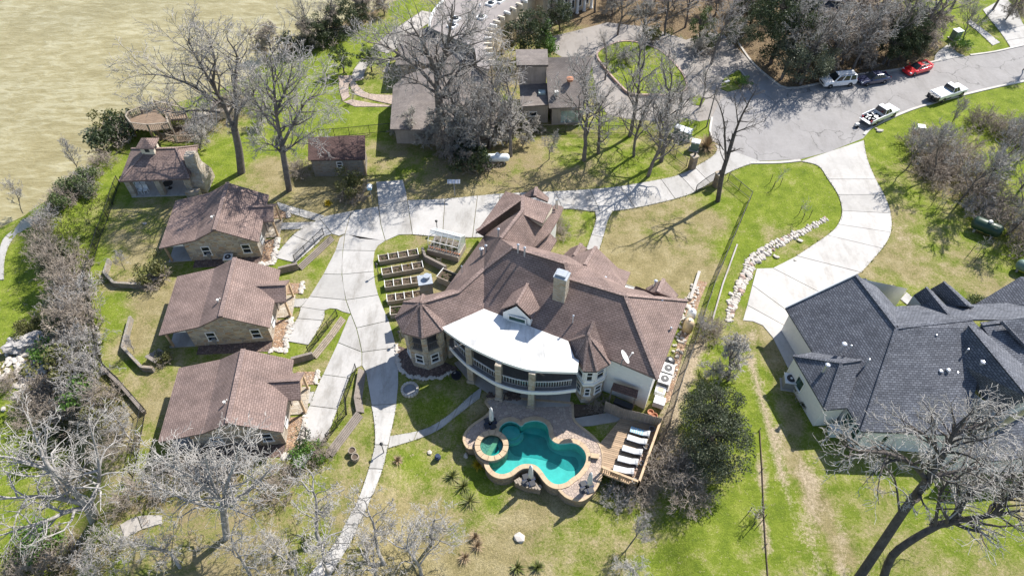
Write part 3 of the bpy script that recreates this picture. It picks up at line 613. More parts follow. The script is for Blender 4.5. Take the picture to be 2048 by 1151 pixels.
D([((743, 810), (793, 808), 1), ((749, 845), (785, 850), 0), ((750, 889), (776, 890), 1), ((738, 937), (765, 938), 1), ((717, 998), (743, 994), 1), ((690, 1049), (717, 1049), 1), ((670, 1086), (700, 1086), 1), ((610, 1160), (655, 1160), 1)])
D([((780, 872), (776, 896), 1), ((835, 862), (828, 880), 1), ((880, 842), (872, 862), 1), ((915, 815), (905, 838), 1), ((945, 788), (938, 812), 1), ((965, 772), (960, 795), 1)])
D([((553, 404), (560, 420), 1), ((600, 418), (598, 432), 1), ((650, 432), (634, 443), 1)])
D([((558, 446), (557, 460), 1), ((630, 444), (607, 458), 1)])
D([((578, 598), (578, 614), 1), ((617, 597), (602, 614), 1)])
D([((600, 785), (600, 806), 1), ((630, 783), (621, 806), 1)])
# old slab among the trees, walk at the lake's edge
old = structure('old_path'); ribbon(old, [((240, 1050), (250, 1075), 1), ((275, 1032), (285, 1058), 1), ((325, 1030), (325, 1046), 1)], M['slab_old'])
ribbon(old, [((-5, 560), (8, 560), 1), ((-3, 510), (10, 515), 0), ((12, 472), (26, 478), 1), ((38, 448), (46, 462), 0), ((78, 432), (80, 446), 1)], M['slab'])
# neighbour's driveway
nd = structure('neighbour_driveway')
ribbon(nd, [((1601, 323), (1727, 281), 1), ((1636, 332), (1734, 318), 0), ((1656, 359), (1751, 359), 1), ((1676, 390), (1768, 390), 1), ((1684, 422), (1781, 427), 1), ((1676, 449), (1781, 465), 1), ((1654, 471), (1764, 497), 1), ((1593, 512), (1722, 545), 1)], M['slab_new'])
for q in (((1545, 536), (1593, 512), (1722, 545), (1640, 585)), ((1513, 537), (1545, 536), (1640, 585), (1575, 622), (1504, 570)), ((1504, 570), (1575, 622), (1585, 660), (1494, 610)), ((1494, 610), (1585, 660), (1590, 700), (1600, 750), (1575, 735), (1545, 675), (1525, 651), (1506, 643), (1485, 641))):
    slab(nd, [gr(*p)[:2] for p in q], M['slab_new'])
ribbon(nd, [((1752, 570), (1760, 585), 1), ((1785, 571), (1785, 584), 0), ((1812, 584), (1800, 598), 1), ((1832, 604), (1815, 610), 1)], M['slab_new'])
# ------------------------------------------------------------------ building helpers
def V3(p): return at(*p) if not isinstance(p, Vector) else p
def roof(parent, verts, faces, mat, thick=0.2, name='roof', caps=(), capmat=None, wide=0.34):
    """verts: name -> Vector or (px,py,z); a shell with depth, its eaves closed by a fascia; caps: ridge and hip pieces"""
    used = {k for f in faces for k in f}; V = {k: V3(p) for k, p in verts.items() if k in used}; keys = list(V); ix = {k: i for i, k in enumerate(keys)}
    top = []
    for f in faces:
        c = [V[k] for k in f]; n = Vector((0, 0, 0))
        for i in range(len(c)): n += c[i].cross(c[(i + 1) % len(c)])
        top.append([ix[k] for k in (f if n.z > 0 else f[::-1])])
    edges = {}
    for f in top:
        for i in range(len(f)):
            e = (f[i], f[(i + 1) % len(f)]); edges[e] = 1
    N = len(keys); vs = [V[k] for k in keys] + [V[k] - Vector((0, 0, thick)) for k in keys]
    fs = [tuple(f) for f in top] + [tuple(i + N for i in f[::-1]) for f in top]
    for (a, b_) in edges:
        if (b_, a) not in edges: fs.append((b_, a, a + N, b_ + N))
    mb = MB(); mb.add(vs, fs); o = mb.build(name, mat, parent, recalc=False)
    bm = bmesh.new(); bm.from_mesh(o.data); bmesh.ops.triangulate(bm, faces=[f for f in bm.faces if len(f.verts) > 3 and abs(f.normal.z) > .05]); bm.to_mesh(o.data); bm.free()
    o.data.uv_layers.remove(o.data.uv_layers[0]); uv_for(o.data)
    for c in caps:
        a, b_ = V[c[0]], V[c[1]]; mb = MB(); mb.beam(a + Vector((0, 0, .03)), b_ + Vector((0, 0, .03)), wide, 0.09); mb.build('ridge_cap', capmat or M['roof_cap'], o)
    return o
def walls(parent, pts, mat, z0=0.0, name='wall', closed=True, cap=False):
    """pts: world (x,y,ztop); one thin closed shell"""
    mb = MB(); n = len(pts); rng = range(n if closed else n - 1)
    for i in rng:
        a, b_ = pts[i], pts[(i + 1) % n]; mb.add([(a[0], a[1], z0), (b_[0], b_[1], z0), (b_[0], b_[1], b_[2]), (a[0], a[1], a[2])], [(0, 1, 2, 3)])
    if cap: mb.add([tuple(p) for p in pts], [tuple(range(n))])
    bm_o = mb.build(name, mat, parent, recalc=True); return bm_o
def inset3(pts, d, dz=-0.15):
    q = offset_poly([(p[0], p[1]) for p in pts], d); return [(x, y, p[2] + dz) for (x, y), p in zip(q, pts)]
def window(parent, a, b_, t, wd, z0, z1, inside, frame=None, pane=None, rail=True, name='window', depth=0.08, mull=0, shade=0.0):
    a, b_, inside = Vector(a[:2]), Vector(b_[:2]), Vector(inside[:2]); d = (b_ - a).normalized(); n = Vector((d.y, -d.x)); c = a.lerp(b_, t)
    if n.dot(inside - c) > 0: n = -n
    P = lambda u, z, o: (c.x + d.x * u + n.x * o, c.y + d.y * u + n.y * o, z)
    mb = MB(); fw = 0.09
    def bar(u0, u1, za, zb, o0=0.004, o1=depth):
        mb.add([P(u, z, o) for u in (u0, u1) for z in (za, zb) for o in (o0, o1)], [(0, 1, 3, 2), (4, 6, 7, 5), (0, 4, 5, 1), (2, 3, 7, 6), (0, 2, 6, 4), (1, 5, 7, 3)])
    h = wd / 2
    bar(-h, h, z1 - fw, z1); bar(-h - .04, h + .04, z0 - 0.03, z0 + fw, 0.004, depth + .05); bar(-h, -h + fw, z0 + fw, z1 - fw); bar(h - fw, h, z0 + fw, z1 - fw)
    if rail: bar(-h + fw, h - fw, (z0 + z1) / 2 - fw / 2, (z0 + z1) / 2 + fw / 2)
    for k in range(mull): u = -h + wd * (k + 1) / (mull + 1); bar(u - .03, u + .03, z0 + fw, z1 - fw)
    wobj = mb.build(name, frame or M['trim'], parent)
    zs = [z0 + fw, (z0 + z1) / 2, z1 - fw] if rail else [z0 + fw, z1 - fw]
    for za, zb in zip(zs[:-1], zs[1:]):
        pb = MB(); pb.add([P(u, z, 0.03) for u, z in ((-h + fw, za), (h - fw, za), (h - fw, zb), (-h + fw, zb))], [(0, 1, 2, 3)])
        pb.build('pane', pane or M['glass'], wobj)
    return wobj
def vent(parent, p, h=0.5, r=0.09, mat=None, cap=True):
    mb = MB(); mb.lathe(p, [(r, -0.35), (r, h)], 8)
    if cap: mb.lathe((p[0], p[1], p[2] + h), [(r * 1.4, 0), (r * 1.5, 0.08), (r * 0.5, 0.15)], 8)
    return mb.build('vent_pipe', mat or M['steel'], parent)
def seg_rail(parent, pts, z0, z1, mat, post=0.09, bal=0.03, step=0.16, name='railing', posts=True, cap=0.1, capmat=None):
    """a rail along world points: top rail, bottom rail and balusters joined per run, posts apart"""
    mb = MB(); bb = MB(); top = MB()
    for a, b_ in zip(pts[:-1], pts[1:]):
        za, zb = (a[2] if len(a) > 2 else 0), (b_[2] if len(b_) > 2 else 0)
        top.beam((a[0], a[1], za + z1), (b_[0], b_[1], zb + z1), cap, 0.06); mb.beam((a[0], a[1], za + z0 + .1), (b_[0], b_[1], zb + z0 + .1), 0.05, 0.06)
        L = math.hypot(b_[0] - a[0], b_[1] - a[1]); n = max(1, int(L / step))
        for i in range(n):
            t = (i + .5) / n; x, y, z = a[0] + (b_[0] - a[0]) * t, a[1] + (b_[1] - a[1]) * t, za + (zb - za) * t
            bb.box((x, y, z + (z0 + z1) / 2 + .03), (bal, bal, z1 - z0 - .1))
    r = top.build('rail', capmat or mat, parent); mb.build('bottom_rail', mat, parent); k = bb.build('balusters', mat, parent); k['kind'] = 'stuff'
    if posts:
        for p in pts:
            pb = MB(); pb.box((p[0], p[1], (p[2] if len(p) > 2 else 0) + (z0 + z1) / 2), (post, post, z1 - z0 + .1)); pb.build('post', mat, parent)
    return r
# ------------------------------------------------------------------ the big house
HC = Vector((3.5, 39.0, 0))
house = thing('stone_house', 'large brown shingled house with white balcony roof and two turrets above the swimming pool', 'house', HC)
RV = dict(R1=(1026, 494, 9.9), R2=(1130, 526, 9.9), A1=(1140, 557, 9.0), A2=(1250, 590, 9.0), SE=(1316, 758, 5.6), NE=(1376, 601, 5.6), M2=(1136, 681, 5.85), M1=(968, 617, 5.85), V=(968, 538, 7.85))
E2 = at(1316, 758, 5.6); 
RV['N1'] = (1024, 483, 9.0); RV['N2'] = (1136, 512, 8.9); RV['N3'] = (1168, 531, 8.3); RV['N4'] = (1252, 574, 7.4); RV['N5'] = (1340, 592, 6.0)
rf = roof(house, RV, [('R1', 'R2', 'A1', 'A2', 'SE', 'M2', 'M1', 'V'), ('A2', 'NE', 'SE'), ('R1', 'N1', 'N2', 'R2'), ('R2', 'N2', 'N3', 'A1'), ('A1', 'N3', 'N4', 'A2'), ('A2', 'N4', 'N5', 'NE')], M['roof'],
          caps=[('R1', 'R2'), ('R2', 'A1'), ('A1', 'A2'), ('A2', 'SE'), ('A2', 'NE')])
# west wing with its turret ridge
TA = at(842, 605.4, 7.75)
WV = dict(T=TA, Q=(918, 583, 7.3), V=(968, 538, 7.85), R1=(1026, 494, 9.9), M1=(968, 617, 5.85), M0=(884, 653, 5.85), B1=(1001, 477, 8.7), B2=(970, 469, 4.6), B3=(889, 582, 5.3), TN=(852, 590, 6.0), QN=(905, 578, 6.6), N1=(1024, 483, 9.0))
roof(house, WV, [('T', 'Q', 'V', 'M1', 'M0'), ('R1', 'V', 'Q', 'B3', 'B2', 'B1'), ('T', 'TN', 'QN', 'Q'), ('B1', 'R1', 'N1')], M['roof'], caps=[('R1', 'V'), ('V', 'Q'), ('Q', 'T')])
# octagonal turret over the west balcony
oc = [(TA.x + 2.5 * math.cos(R(a)), TA.y + 2.5 * math.sin(R(a)), 5.9) for a in range(0, 360, 45)]
oc = [(TA.x + 2.55 * math.cos(R(a + 22.5 + 27)), TA.y + 2.55 * math.sin(R(a + 22.5 + 27)), 5.9) for a in range(0, 360, 45)]
TV = {f'e{i}': Vector(p) for i, p in enumerate(oc)}; TV['t'] = TA + Vector((0, 0, .06))
roof(house, TV, [(f'e{i}', f'e{(i + 1) % 8}', 't') for i in range(8)], M['roof'], caps=[(f'e{i}', 't') for i in range(8)], wide=0.22, name='turret_roof')
ow8 = [(TA.x + 2.02 * math.cos(R(a + 49.5)), TA.y + 2.02 * math.sin(R(a + 49.5))) for a in range(0, 360, 45)]
walls(house, [(x, y, 3.05) for x, y in ow8], M['stone'], -0.6, 'turret_wall', cap=True)
mb = MB(); mb.prism(offset_poly(ow8, -0.12), 3.05, 3.22); mb.build('balcony_floor', M['greyiron'], house)
inn = [(TA.x + 1.1 * math.cos(R(a + 49.5)), TA.y + .5 + 1.1 * math.sin(R(a + 49.5))) for a in range(0, 360, 45)]
walls(house, [(x, y, 5.9) for x, y in inn], M['cream'], 3.2, 'inner_wall')
for i in range(8):
    x, y = ow8[i]
    if y < TA.y + 1.2:
        mb = MB(); mb.box((x, y, 4.5), (0.5, 0.5, 2.75), rz=R(i * 45 + 49)); mb.build('turret_column', M['stone'], house)
    a, b_ = ow8[i], ow8[(i + 1) % 8]
    if (a[1] + b_[1]) / 2 < TA.y + .5:
        seg_rail(house, [(*a, 3.2), (*b_, 3.2)], 0, 0.95, M['greyiron'], posts=False)
        if (a[1] + b_[1]) / 2 < TA.y - .6 or a[0] < TA.x - 1: window(house, a, b_, .5, 0.85, 1.0, 2.3, TA)
# right-hand turret
tv = dict(B=(1188, 641.5, 8.3), F=(1176.5, 668.6, 7.7), p1=(1134.7, 682, 5.7), p2=(1149.4, 715, 5.6), p3=(1167.5, 742, 5.6), p4=(1194.6, 742, 5.6), p5=(1220.6, 727, 5.6), p6=(1205, 690, 6.6), p0=(1150, 668, 6.4))
roof(house, tv, [('B', 'F', 'p1', 'p0'), ('F', 'p1', 'p2'), ('F', 'p2', 'p3'), ('F', 'p3', 'p4'), ('F', 'p4', 'p5'), ('F', 'p5', 'p6', 'B')], M['roof'], caps=[('F', 'p2'), ('F', 'p3'), ('F', 'p4'), ('F', 'p5'), ('B', 'F'), ('F', 'p1')], wide=.22, name='turret_roof')
pp = [V3(tv[k]) for k in ('p1', 'p2', 'p3', 'p4', 'p5')]; bk = [Vector((9.2, 35.2, 5.6)), Vector((6.2, 36.4, 5.6))]
tp = [tuple(p) for p in pp[1:]] + [tuple(b_) for b_ in bk]
tw = inset3(tp, 0.32, -0.02)
walls(house, [(x, y, 5.55) for x, y, z in tw], M['stucco'], 3.0, 'turret_wall'); walls(house, [(x, y, 3.0) for x, y, z in tw], M['stone'], -1.6, 'turret_wall')
mb = MB(); mb.prism([(q.x, q.y) for q in pp] + [(q.x, q.y) for q in bk], 5.3, 5.5); mb.build('turret_sun_block', M['stucco'], house)  # hidden slab added below the turret eaves, blocks a stray sun patch
tsill = offset_poly([(x, y) for x, y, z in tw], -0.1); mb = MB(); mb.prism(tsill, 2.85, 3.1); mb.build('sill_band', M['trim'], house)
for i in range(3):
    a, b_ = tw[i], tw[i + 1]; L = (Vector(a[:2]) - Vector(b_[:2])).length
    window(house, a, b_, .5, min(0.95, L * .7), 3.65, 5.25, HC); window(house, a, b_, .5, min(0.9, L * .65), 1.2, 2.4, HC)
# dormer in the middle of the south slope
dv = dict(f=(1033.8, 607, 8.0), k=(1059, 560, 8.0), l=(1000, 618, 6.9), lk=(1028, 580, 7.3), r=(1065, 637, 6.9), rk=(1080, 613, 7.0))
roof(house, dv, [('f', 'k', 'lk', 'l'), ('f', 'r', 'rk', 'k')], M['roof'], caps=[('f', 'k')], wide=.25, name='dormer_roof', thick=.14)
dl, dr, df = at(1006, 624, 6.85), at(1061, 639, 6.85), at(1033, 612, 7.85)
mb = MB(); mb.add([dl, dr, df, dl - Vector((0, 0, 1.5)), dr - Vector((0, 0, 1.5))], [(3, 4, 1, 2, 0)])
bkv = Vector((0.9, 2.0, 0)); mb.add([dl, dl - Vector((0, 0, 1.5)), dl + bkv - Vector((0, 0, 1.5)), dl + bkv, dr, dr - Vector((0, 0, 1.5)), dr + bkv - Vector((0, 0, 1.5)), dr + bkv], [(0, 1, 2, 3), (4, 7, 6, 5)])
mb.build('dormer_wall', M['stucco'], house)
window(house, dl, dr, .52, 1.7, 6.05, 6.75, HC + Vector((0, 9, 0)), pane=M['glass_green'], rail=False, name='dormer_window')
# white membrane over the curved balcony
mem = [at(*p) for p in ((884, 654, 6.0), (968, 617, 6.0), (1136, 681, 6.0), (1149, 715, 5.95), (1158, 720, 5.95), (1155, 743, 5.9))]
edge = smooth_open([tuple(at(*p)) for p in ((1155, 743, 5.9), (1110, 742, 5.9), (1063, 739, 5.9), (1025, 729, 5.9), (990, 716, 5.9), (940, 692, 5.9), (905, 670, 5.9), (884, 654, 6.0))], 4)
me_pts = [tuple(p) for p in mem[:-1]] + edge[:-1]
mb = MB(); mb.prism(me_pts, [p[2] - .25 for p in me_pts], [p[2] for p in me_pts]); mo = mb.build('balcony_roof', M['membrane'], house)
mb = MB()
for a, b_ in zip(edge[:-1], edge[1:]): mb.beam((a[0], a[1], a[2] - .12), (b_[0], b_[1], b_[2] - .12), 0.1, 0.32)
mb.build('roof_edge', M['trim'], mo)
# balcony slab, columns, railing
bal = smooth_open([tuple(at(*p)) for p in ((899, 693, 3.0), (912, 708, 3.), (935, 730, 3.0), (965, 750, 3.), (995, 767, 3.0), (1030, 778, 3.), (1063, 783, 3.0), (1110, 783, 3.), (1152, 778, 3.0))], 3)
poly = [p[:2] for p in bal] + [(5.9, 34.2), (4.9, 35.6), (-2.6, 39.2), (-5.9, 38.2)]
mb = MB(); mb.prism(poly, 2.75, 3.02); mb.build('balcony_floor', M['greyiron'], house)
mb = MB()
for a, b_ in zip(bal[:-1], bal[1:]): mb.beam((a[0], a[1], 2.86), (b_[0], b_[1], 2.86), 0.12, 0.42)
mb.build('balcony_edge', M['trim'], house)
rl = offset_poly([p[:2] for p in bal] + [(5.9, 36), (-4, 41)], 0.42)[:len(bal)]
seg_rail(house, [(x, y, 3.02) for x, y in rl], 0, 1.0, M['steel'], posts=False, bal=.06, step=.2, capmat=M['offwhite'])
for x, y in ((-3.83, 35.42), (-1.17, 33.5), (1.77, 32.66)):
    mb = MB(); mb.box((x, y, 2.5), (0.56, 0.56, 6.4), rz=R(-15)); mb.box((x, y, 0.15), (0.75, 0.75, 0.5), rz=R(-15)); mb.build('stone_column', M['stone_pale'], house)
mb = MB(); mb.prism([(-5.6, 37.4), (-4.2, 35.5), (-1.3, 33.3), (1.7, 32.5), (5.3, 32.6), (5.6, 34.5), (4.9, 35.6), (-2.6, 39.3)], -1.5, 0.06); mb.build('porch_floor', M['slab_old'], house)
# walls of the blocks
SEp, NEp = at(1316, 758, 5.6), at(1376, 601, 5.6); dx = Vector((-.905, .426, 0))
e = inset3([tuple(SEp), tuple(NEp), tuple(NEp + dx * 13.5), tuple(SEp + dx * 17.2)], 0.45, -0.05)
walls(house, e, M['stucco'], -1.4); EB = e
mb = MB(); mb.prism(offset_poly([q[:2] for q in EB], .7), 4.9, 6.1); mb.build('attic_sun_block', M['stucco'], house)  # unseen solid added under the roof to stop sun leaking onto the balcony
ww = inset3([(-6.3, 37.35, 5.8), (-2.5, 39.6, 5.8), (-.5, 43, 7), (-3.2, 47.8, 4.5), (-6.5, 42.2, 5.0), (-8.0, 41.0, 5.5)], 0.4, -.1)
walls(house, ww, M['stone'], -1.0)
window(house, EB[3], EB[0], .42, 2.2, 3.3, 5.3, HC, rail=False, mull=1, name='balcony_door'); window(house, EB[3], EB[0], .22, 2.2, 3.3, 5.3, HC, rail=False, mull=1, name='balcony_door')
window(house, EB[3], EB[0], .42, 2.2, 0.2, 2.3, HC, rail=False, mull=1, name='porch_door'); window(house, EB[3], EB[0], .24, 1.8, 0.2, 2.3, HC, rail=False, mull=1, name='porch_door')
window(house, ww[0], ww[1], .6, 1.6, 3.3, 5.2, HC + Vector((-3, 3, 0)), rail=False, mull=1, name='balcony_door'); window(house, ww[0], ww[1], .6, 1.2, 0.7, 2.2, HC + Vector((-3, 3, 0)))
# chimney through the south slope
cp = at(1124, 550, 10.7); mb = MB(); mb.box((cp.x, cp.y, 8.6), (1.15, 0.95, 4.2), rz=R(-24)); ch = mb.build('chimney', M['stone_pale'], house)
mb = MB(); mb.box((cp.x, cp.y, 10.72), (1.25, 1.05, 0.12), rz=R(-24)); mb.box((cp.x, cp.y, 10.9), (0.9, 0.75, 0.26), rz=R(-24)); mb.build('chimney_cap', M['zinc'], ch)
cp = at(850, 560, 5.0); mb = MB(); mb.box((cp.x, cp.y, 2.4), (1.25, 1.15, 5.2), rz=R(12)); ch = mb.build('chimney', M['stone_pale'], house)
mb = MB(); mb.box((cp.x, cp.y, 5.04), (1.4, 1.3, 0.12), rz=R(12)); mb.lathe((cp.x + .2, cp.y + .15, 5.1), [(.28, 0), (.28, .3), (.34, .32), (.34, .42)], 12); mb.build('chimney_cap', M['zinc'], ch)
# north wing: ridge, flat-pitched upper dormer, lower eaves, garage gable
nv = dict(a=(1002, 476, 8.7), b=(1044.6, 421, 8.7), c=(1046, 391, 8.4), d=(1085.6, 446.5, 6.9), e=(1105, 410, 6.7), f=(1047.4, 429, 8.35), g=(1063, 497, 6.2), h=(1082, 455, 5.6), n=(1024, 483, 9.0))
roof(house, nv, [('f', 'd', 'e', 'c', 'b')], M['roof'], caps=[('b', 'c')], thick=.16)
roof(house, dict(a=nv['a'], b=nv['b'], h=(1084, 452, 5.5), g=(1064, 497, 5.4), n=nv['n'], c=nv['c'], w1=(1046, 416, 7.6), w2=(968, 470, 4.8)), [('a', 'b', 'h', 'g', 'n'), ('a', 'b', 'w1', 'w2'), ('b', 'c', 'w1')], M['roof'], caps=[('a', 'b')])
D1, D2, D3 = V3(nv['f']), V3(nv['d']), at(1083, 454, 5.6)
mb = MB(); mb.add([D1, D2, D3], [(0, 1, 2)]); mb.build('dormer_wall', M['stucco'], house)
mb = MB(); E1 = V3(nv['e']); mb.add([D2, E1, E1 - Vector((0, 0, 1.0)), D3], [(0, 1, 2, 3)]); mb.build('dormer_wall', M['cream'], house)
roof(house, dict(a=(1083, 456, 5.6), b=(1106, 412, 5.8), b2=(1112, 408, 5.6), c=(1127, 414, 4.6), d=(1121, 431, 4.6), e=(1100, 466, 4.6), g=(1064, 498, 5.0), f=(1060, 492, 5.6)), [('a', 'b', 'b2', 'c', 'd', 'e', 'g', 'f')], M['roof'])
roof(house, dict(a=(1100, 466, 4.0), b=(1114, 479, 3.2), c=(1098, 506, 3.2), d=(1064, 497, 4.2)), [('a', 'b', 'c', 'd')], M['roof'], name='porch_roof')
roof(house, dict(a=(953.5, 462, 6.1), b=(1042, 398.5, 6.9), c=(951.5, 465, 4.7), d=(1011, 382.5, 4.7), e=(1044.6, 391, 5.6), f=(967, 470, 4.9), g=(1046, 414.5, 5.6)), [('a', 'b', 'e', 'd', 'c'), ('a', 'f', 'g', 'b')], M['roof'], caps=[('a', 'b')])
roof(house, dict(t=(1073, 374, 6.4), t2=(1070, 392, 6.5), a=(1046, 389, 4.8), b=(1098, 395, 4.8), c=(1095, 403, 5.2), d=(1050, 394, 5.2)), [('t', 't2', 'd', 'a'), ('t', 'b', 'c', 't2')], M['roof'], caps=[('t', 't2')])
nw = inset3([tuple(at(*p)) for p in ((968, 470, 4.6), (889, 582, 4.6), (990, 560, 4.6), (1064, 500, 4.4), (1122, 430, 4.4), (1124, 408, 4.4), (1046, 390, 4.8), (1008, 385, 4.7), (955, 464, 4.7))], 0.45, -0.2)
walls(house, nw, M['stucco'])
# north-east hips
hv = dict(t=(1192, 493, 7.2), k=(1170, 530, 8.3), r1=(1236, 535.5, 4.9), r2=(1261, 544, 4.8), r3=(1249, 574.5, 7.0), l1=(1147, 511, 5.6), l2=(1132, 520, 6.8), k2=(1140, 556, 8.95))
roof(house, hv, [('t', 'k', 'l2', 'l1'), ('t', 'r1', 'r2', 'r3', 'k2', 'k')], M['roof'], caps=[('t', 'k')])
roof(house, dict(t=(1162.6, 487, 6.1), k=(1149, 511, 6.4), l=(1125, 511, 4.9), l0=(1141, 496, 4.9), lk=(1133, 522, 6.2), r=(1174, 496, 5.0), rk=(1160, 512, 6.2)), [('t', 'k', 'lk', 'l', 'l0'), ('t', 'r', 'rk', 'k')], M['roof'], caps=[('t', 'k')])
roof(house, dict(t=(1327.6, 557.4, 6.6), k=(1316, 584, 7.2), l=(1291.6, 575.4, 5.0), l2=(1300, 584, 6.2), r=(1357, 589.5, 5.0), r2=(1350, 597, 5.9)), [('t', 'k', 'l2', 'l'), ('t', 'r', 'r2', 'k')], M['roof'], caps=[('t', 'k')])
roof(house, dict(a=(1271, 571, 6.6), b=(1313, 587, 7.3), c=(1310, 596, 6.6), d=(1267, 579, 6.0)), [('a', 'b', 'c', 'd')], M['roof'])
hw = inset3([tuple(at(*p)) for p in ((1192, 494, 4.8), (1150, 512, 4.8), (1180, 560, 4.8), (1250, 576, 4.8), (1259, 546, 4.8), (1236, 537, 4.8))], 0.45, -.25); walls(house, hw, M['cream'])
hw = inset3([tuple(at(*p)) for p in ((1328, 560, 4.9), (1294, 577, 4.9), (1320, 600, 4.9), (1354, 591, 4.9))], 0.4, -.25); walls(house, hw, M['cream'])
# flues and dish
for px, py, z, h, r in ((1036, 508, 9.45, 1.2, .09), (1049, 514, 9.4, 1.2, .09), (997, 469, 8.2, .7, .1), (972, 500, 7.0, .6, .1), (963, 505, 6.7, .5, .15), (1146, 640, 7.2, .6, .07), (1210, 560, 7.4, .35, .1), (1310, 568, 6.2, .45, .12), (1322, 605, 6.6, .35, .1), (1112, 412, 5.9, .8, .07), (1115, 413, 5.9, .9, .05), (1341, 659, 6.0, .25, .08), (924, 540, 6.3, .5, .06)):
    p = at(px, py, z); vent(house, (p.x, p.y, p.z), h, r)
dish = thing('satellite_dish', 'small white satellite dish on the brown roof beside the right turret', 'satellite dish', at(1243, 726, 6.25))
dp = dish.location; mb = MB(); mb.tube([(dp.x, dp.y, dp.z - .35), (dp.x, dp.y, dp.z + .5), (dp.x + .2, dp.y, dp.z + .7)], .05); mb.build('mast', M['grey'], dish)
c0 = Vector((dp.x + .15, dp.y, dp.z + .95)); ax = Vector((0.75, 0.1, 0.55)).normalized(); u = ax.cross(Vector((0, 0, 1))).normalized(); v_ = ax.cross(u)
mb = MB(); mb.rings([[c0 + ax * (.16 * q * q - .1) + (u * math.cos(k * math.pi / 9) + v_ * math.sin(k * math.pi / 9)) * (.62 * q) for k in range(18)] for q in (.02, .5, 1, 1.02)] ); mb.build('reflector', M['white'], dish)
mb = MB(); mb.tube([c0 - v_ * -.5, c0 + ax * .75], .03); mb.box(c0 + ax * .78, (.16, .12, .12)); mb.build('feed_arm', M['offwhite'], dish)
# lean-to over the outdoor kitchen
kit = thing('outdoor_kitchen', 'dark lean-to shelter against the white wall behind the board fence', 'shelter', at(1248, 800, 0))
roof(kit, dict(a=(1227, 764, 2.9), b=(1277, 779, 2.9), c=(1274, 795, 2.4), d=(1222, 778, 2.4)), [('a', 'b', 'c', 'd')], M['roof_old'], thick=.1)
for px in ((1224, 779), (1272, 794)):
    p = at(*px, 2.35); mb = MB(); mb.beam((p.x, p.y + .15, -.2), (p.x, p.y + .15, 2.36), .12); mb.build('post', M['greywood'], kit)
a, b_ = at(1228, 770, 2.6), at(1274, 784, 2.6); mb = MB(); mb.beam((a.x + .2, a.y - .5, .45), (b_.x - .2, b_.y - .5, .45), .6, .95); mb.build('counter', M['dark'], kit)
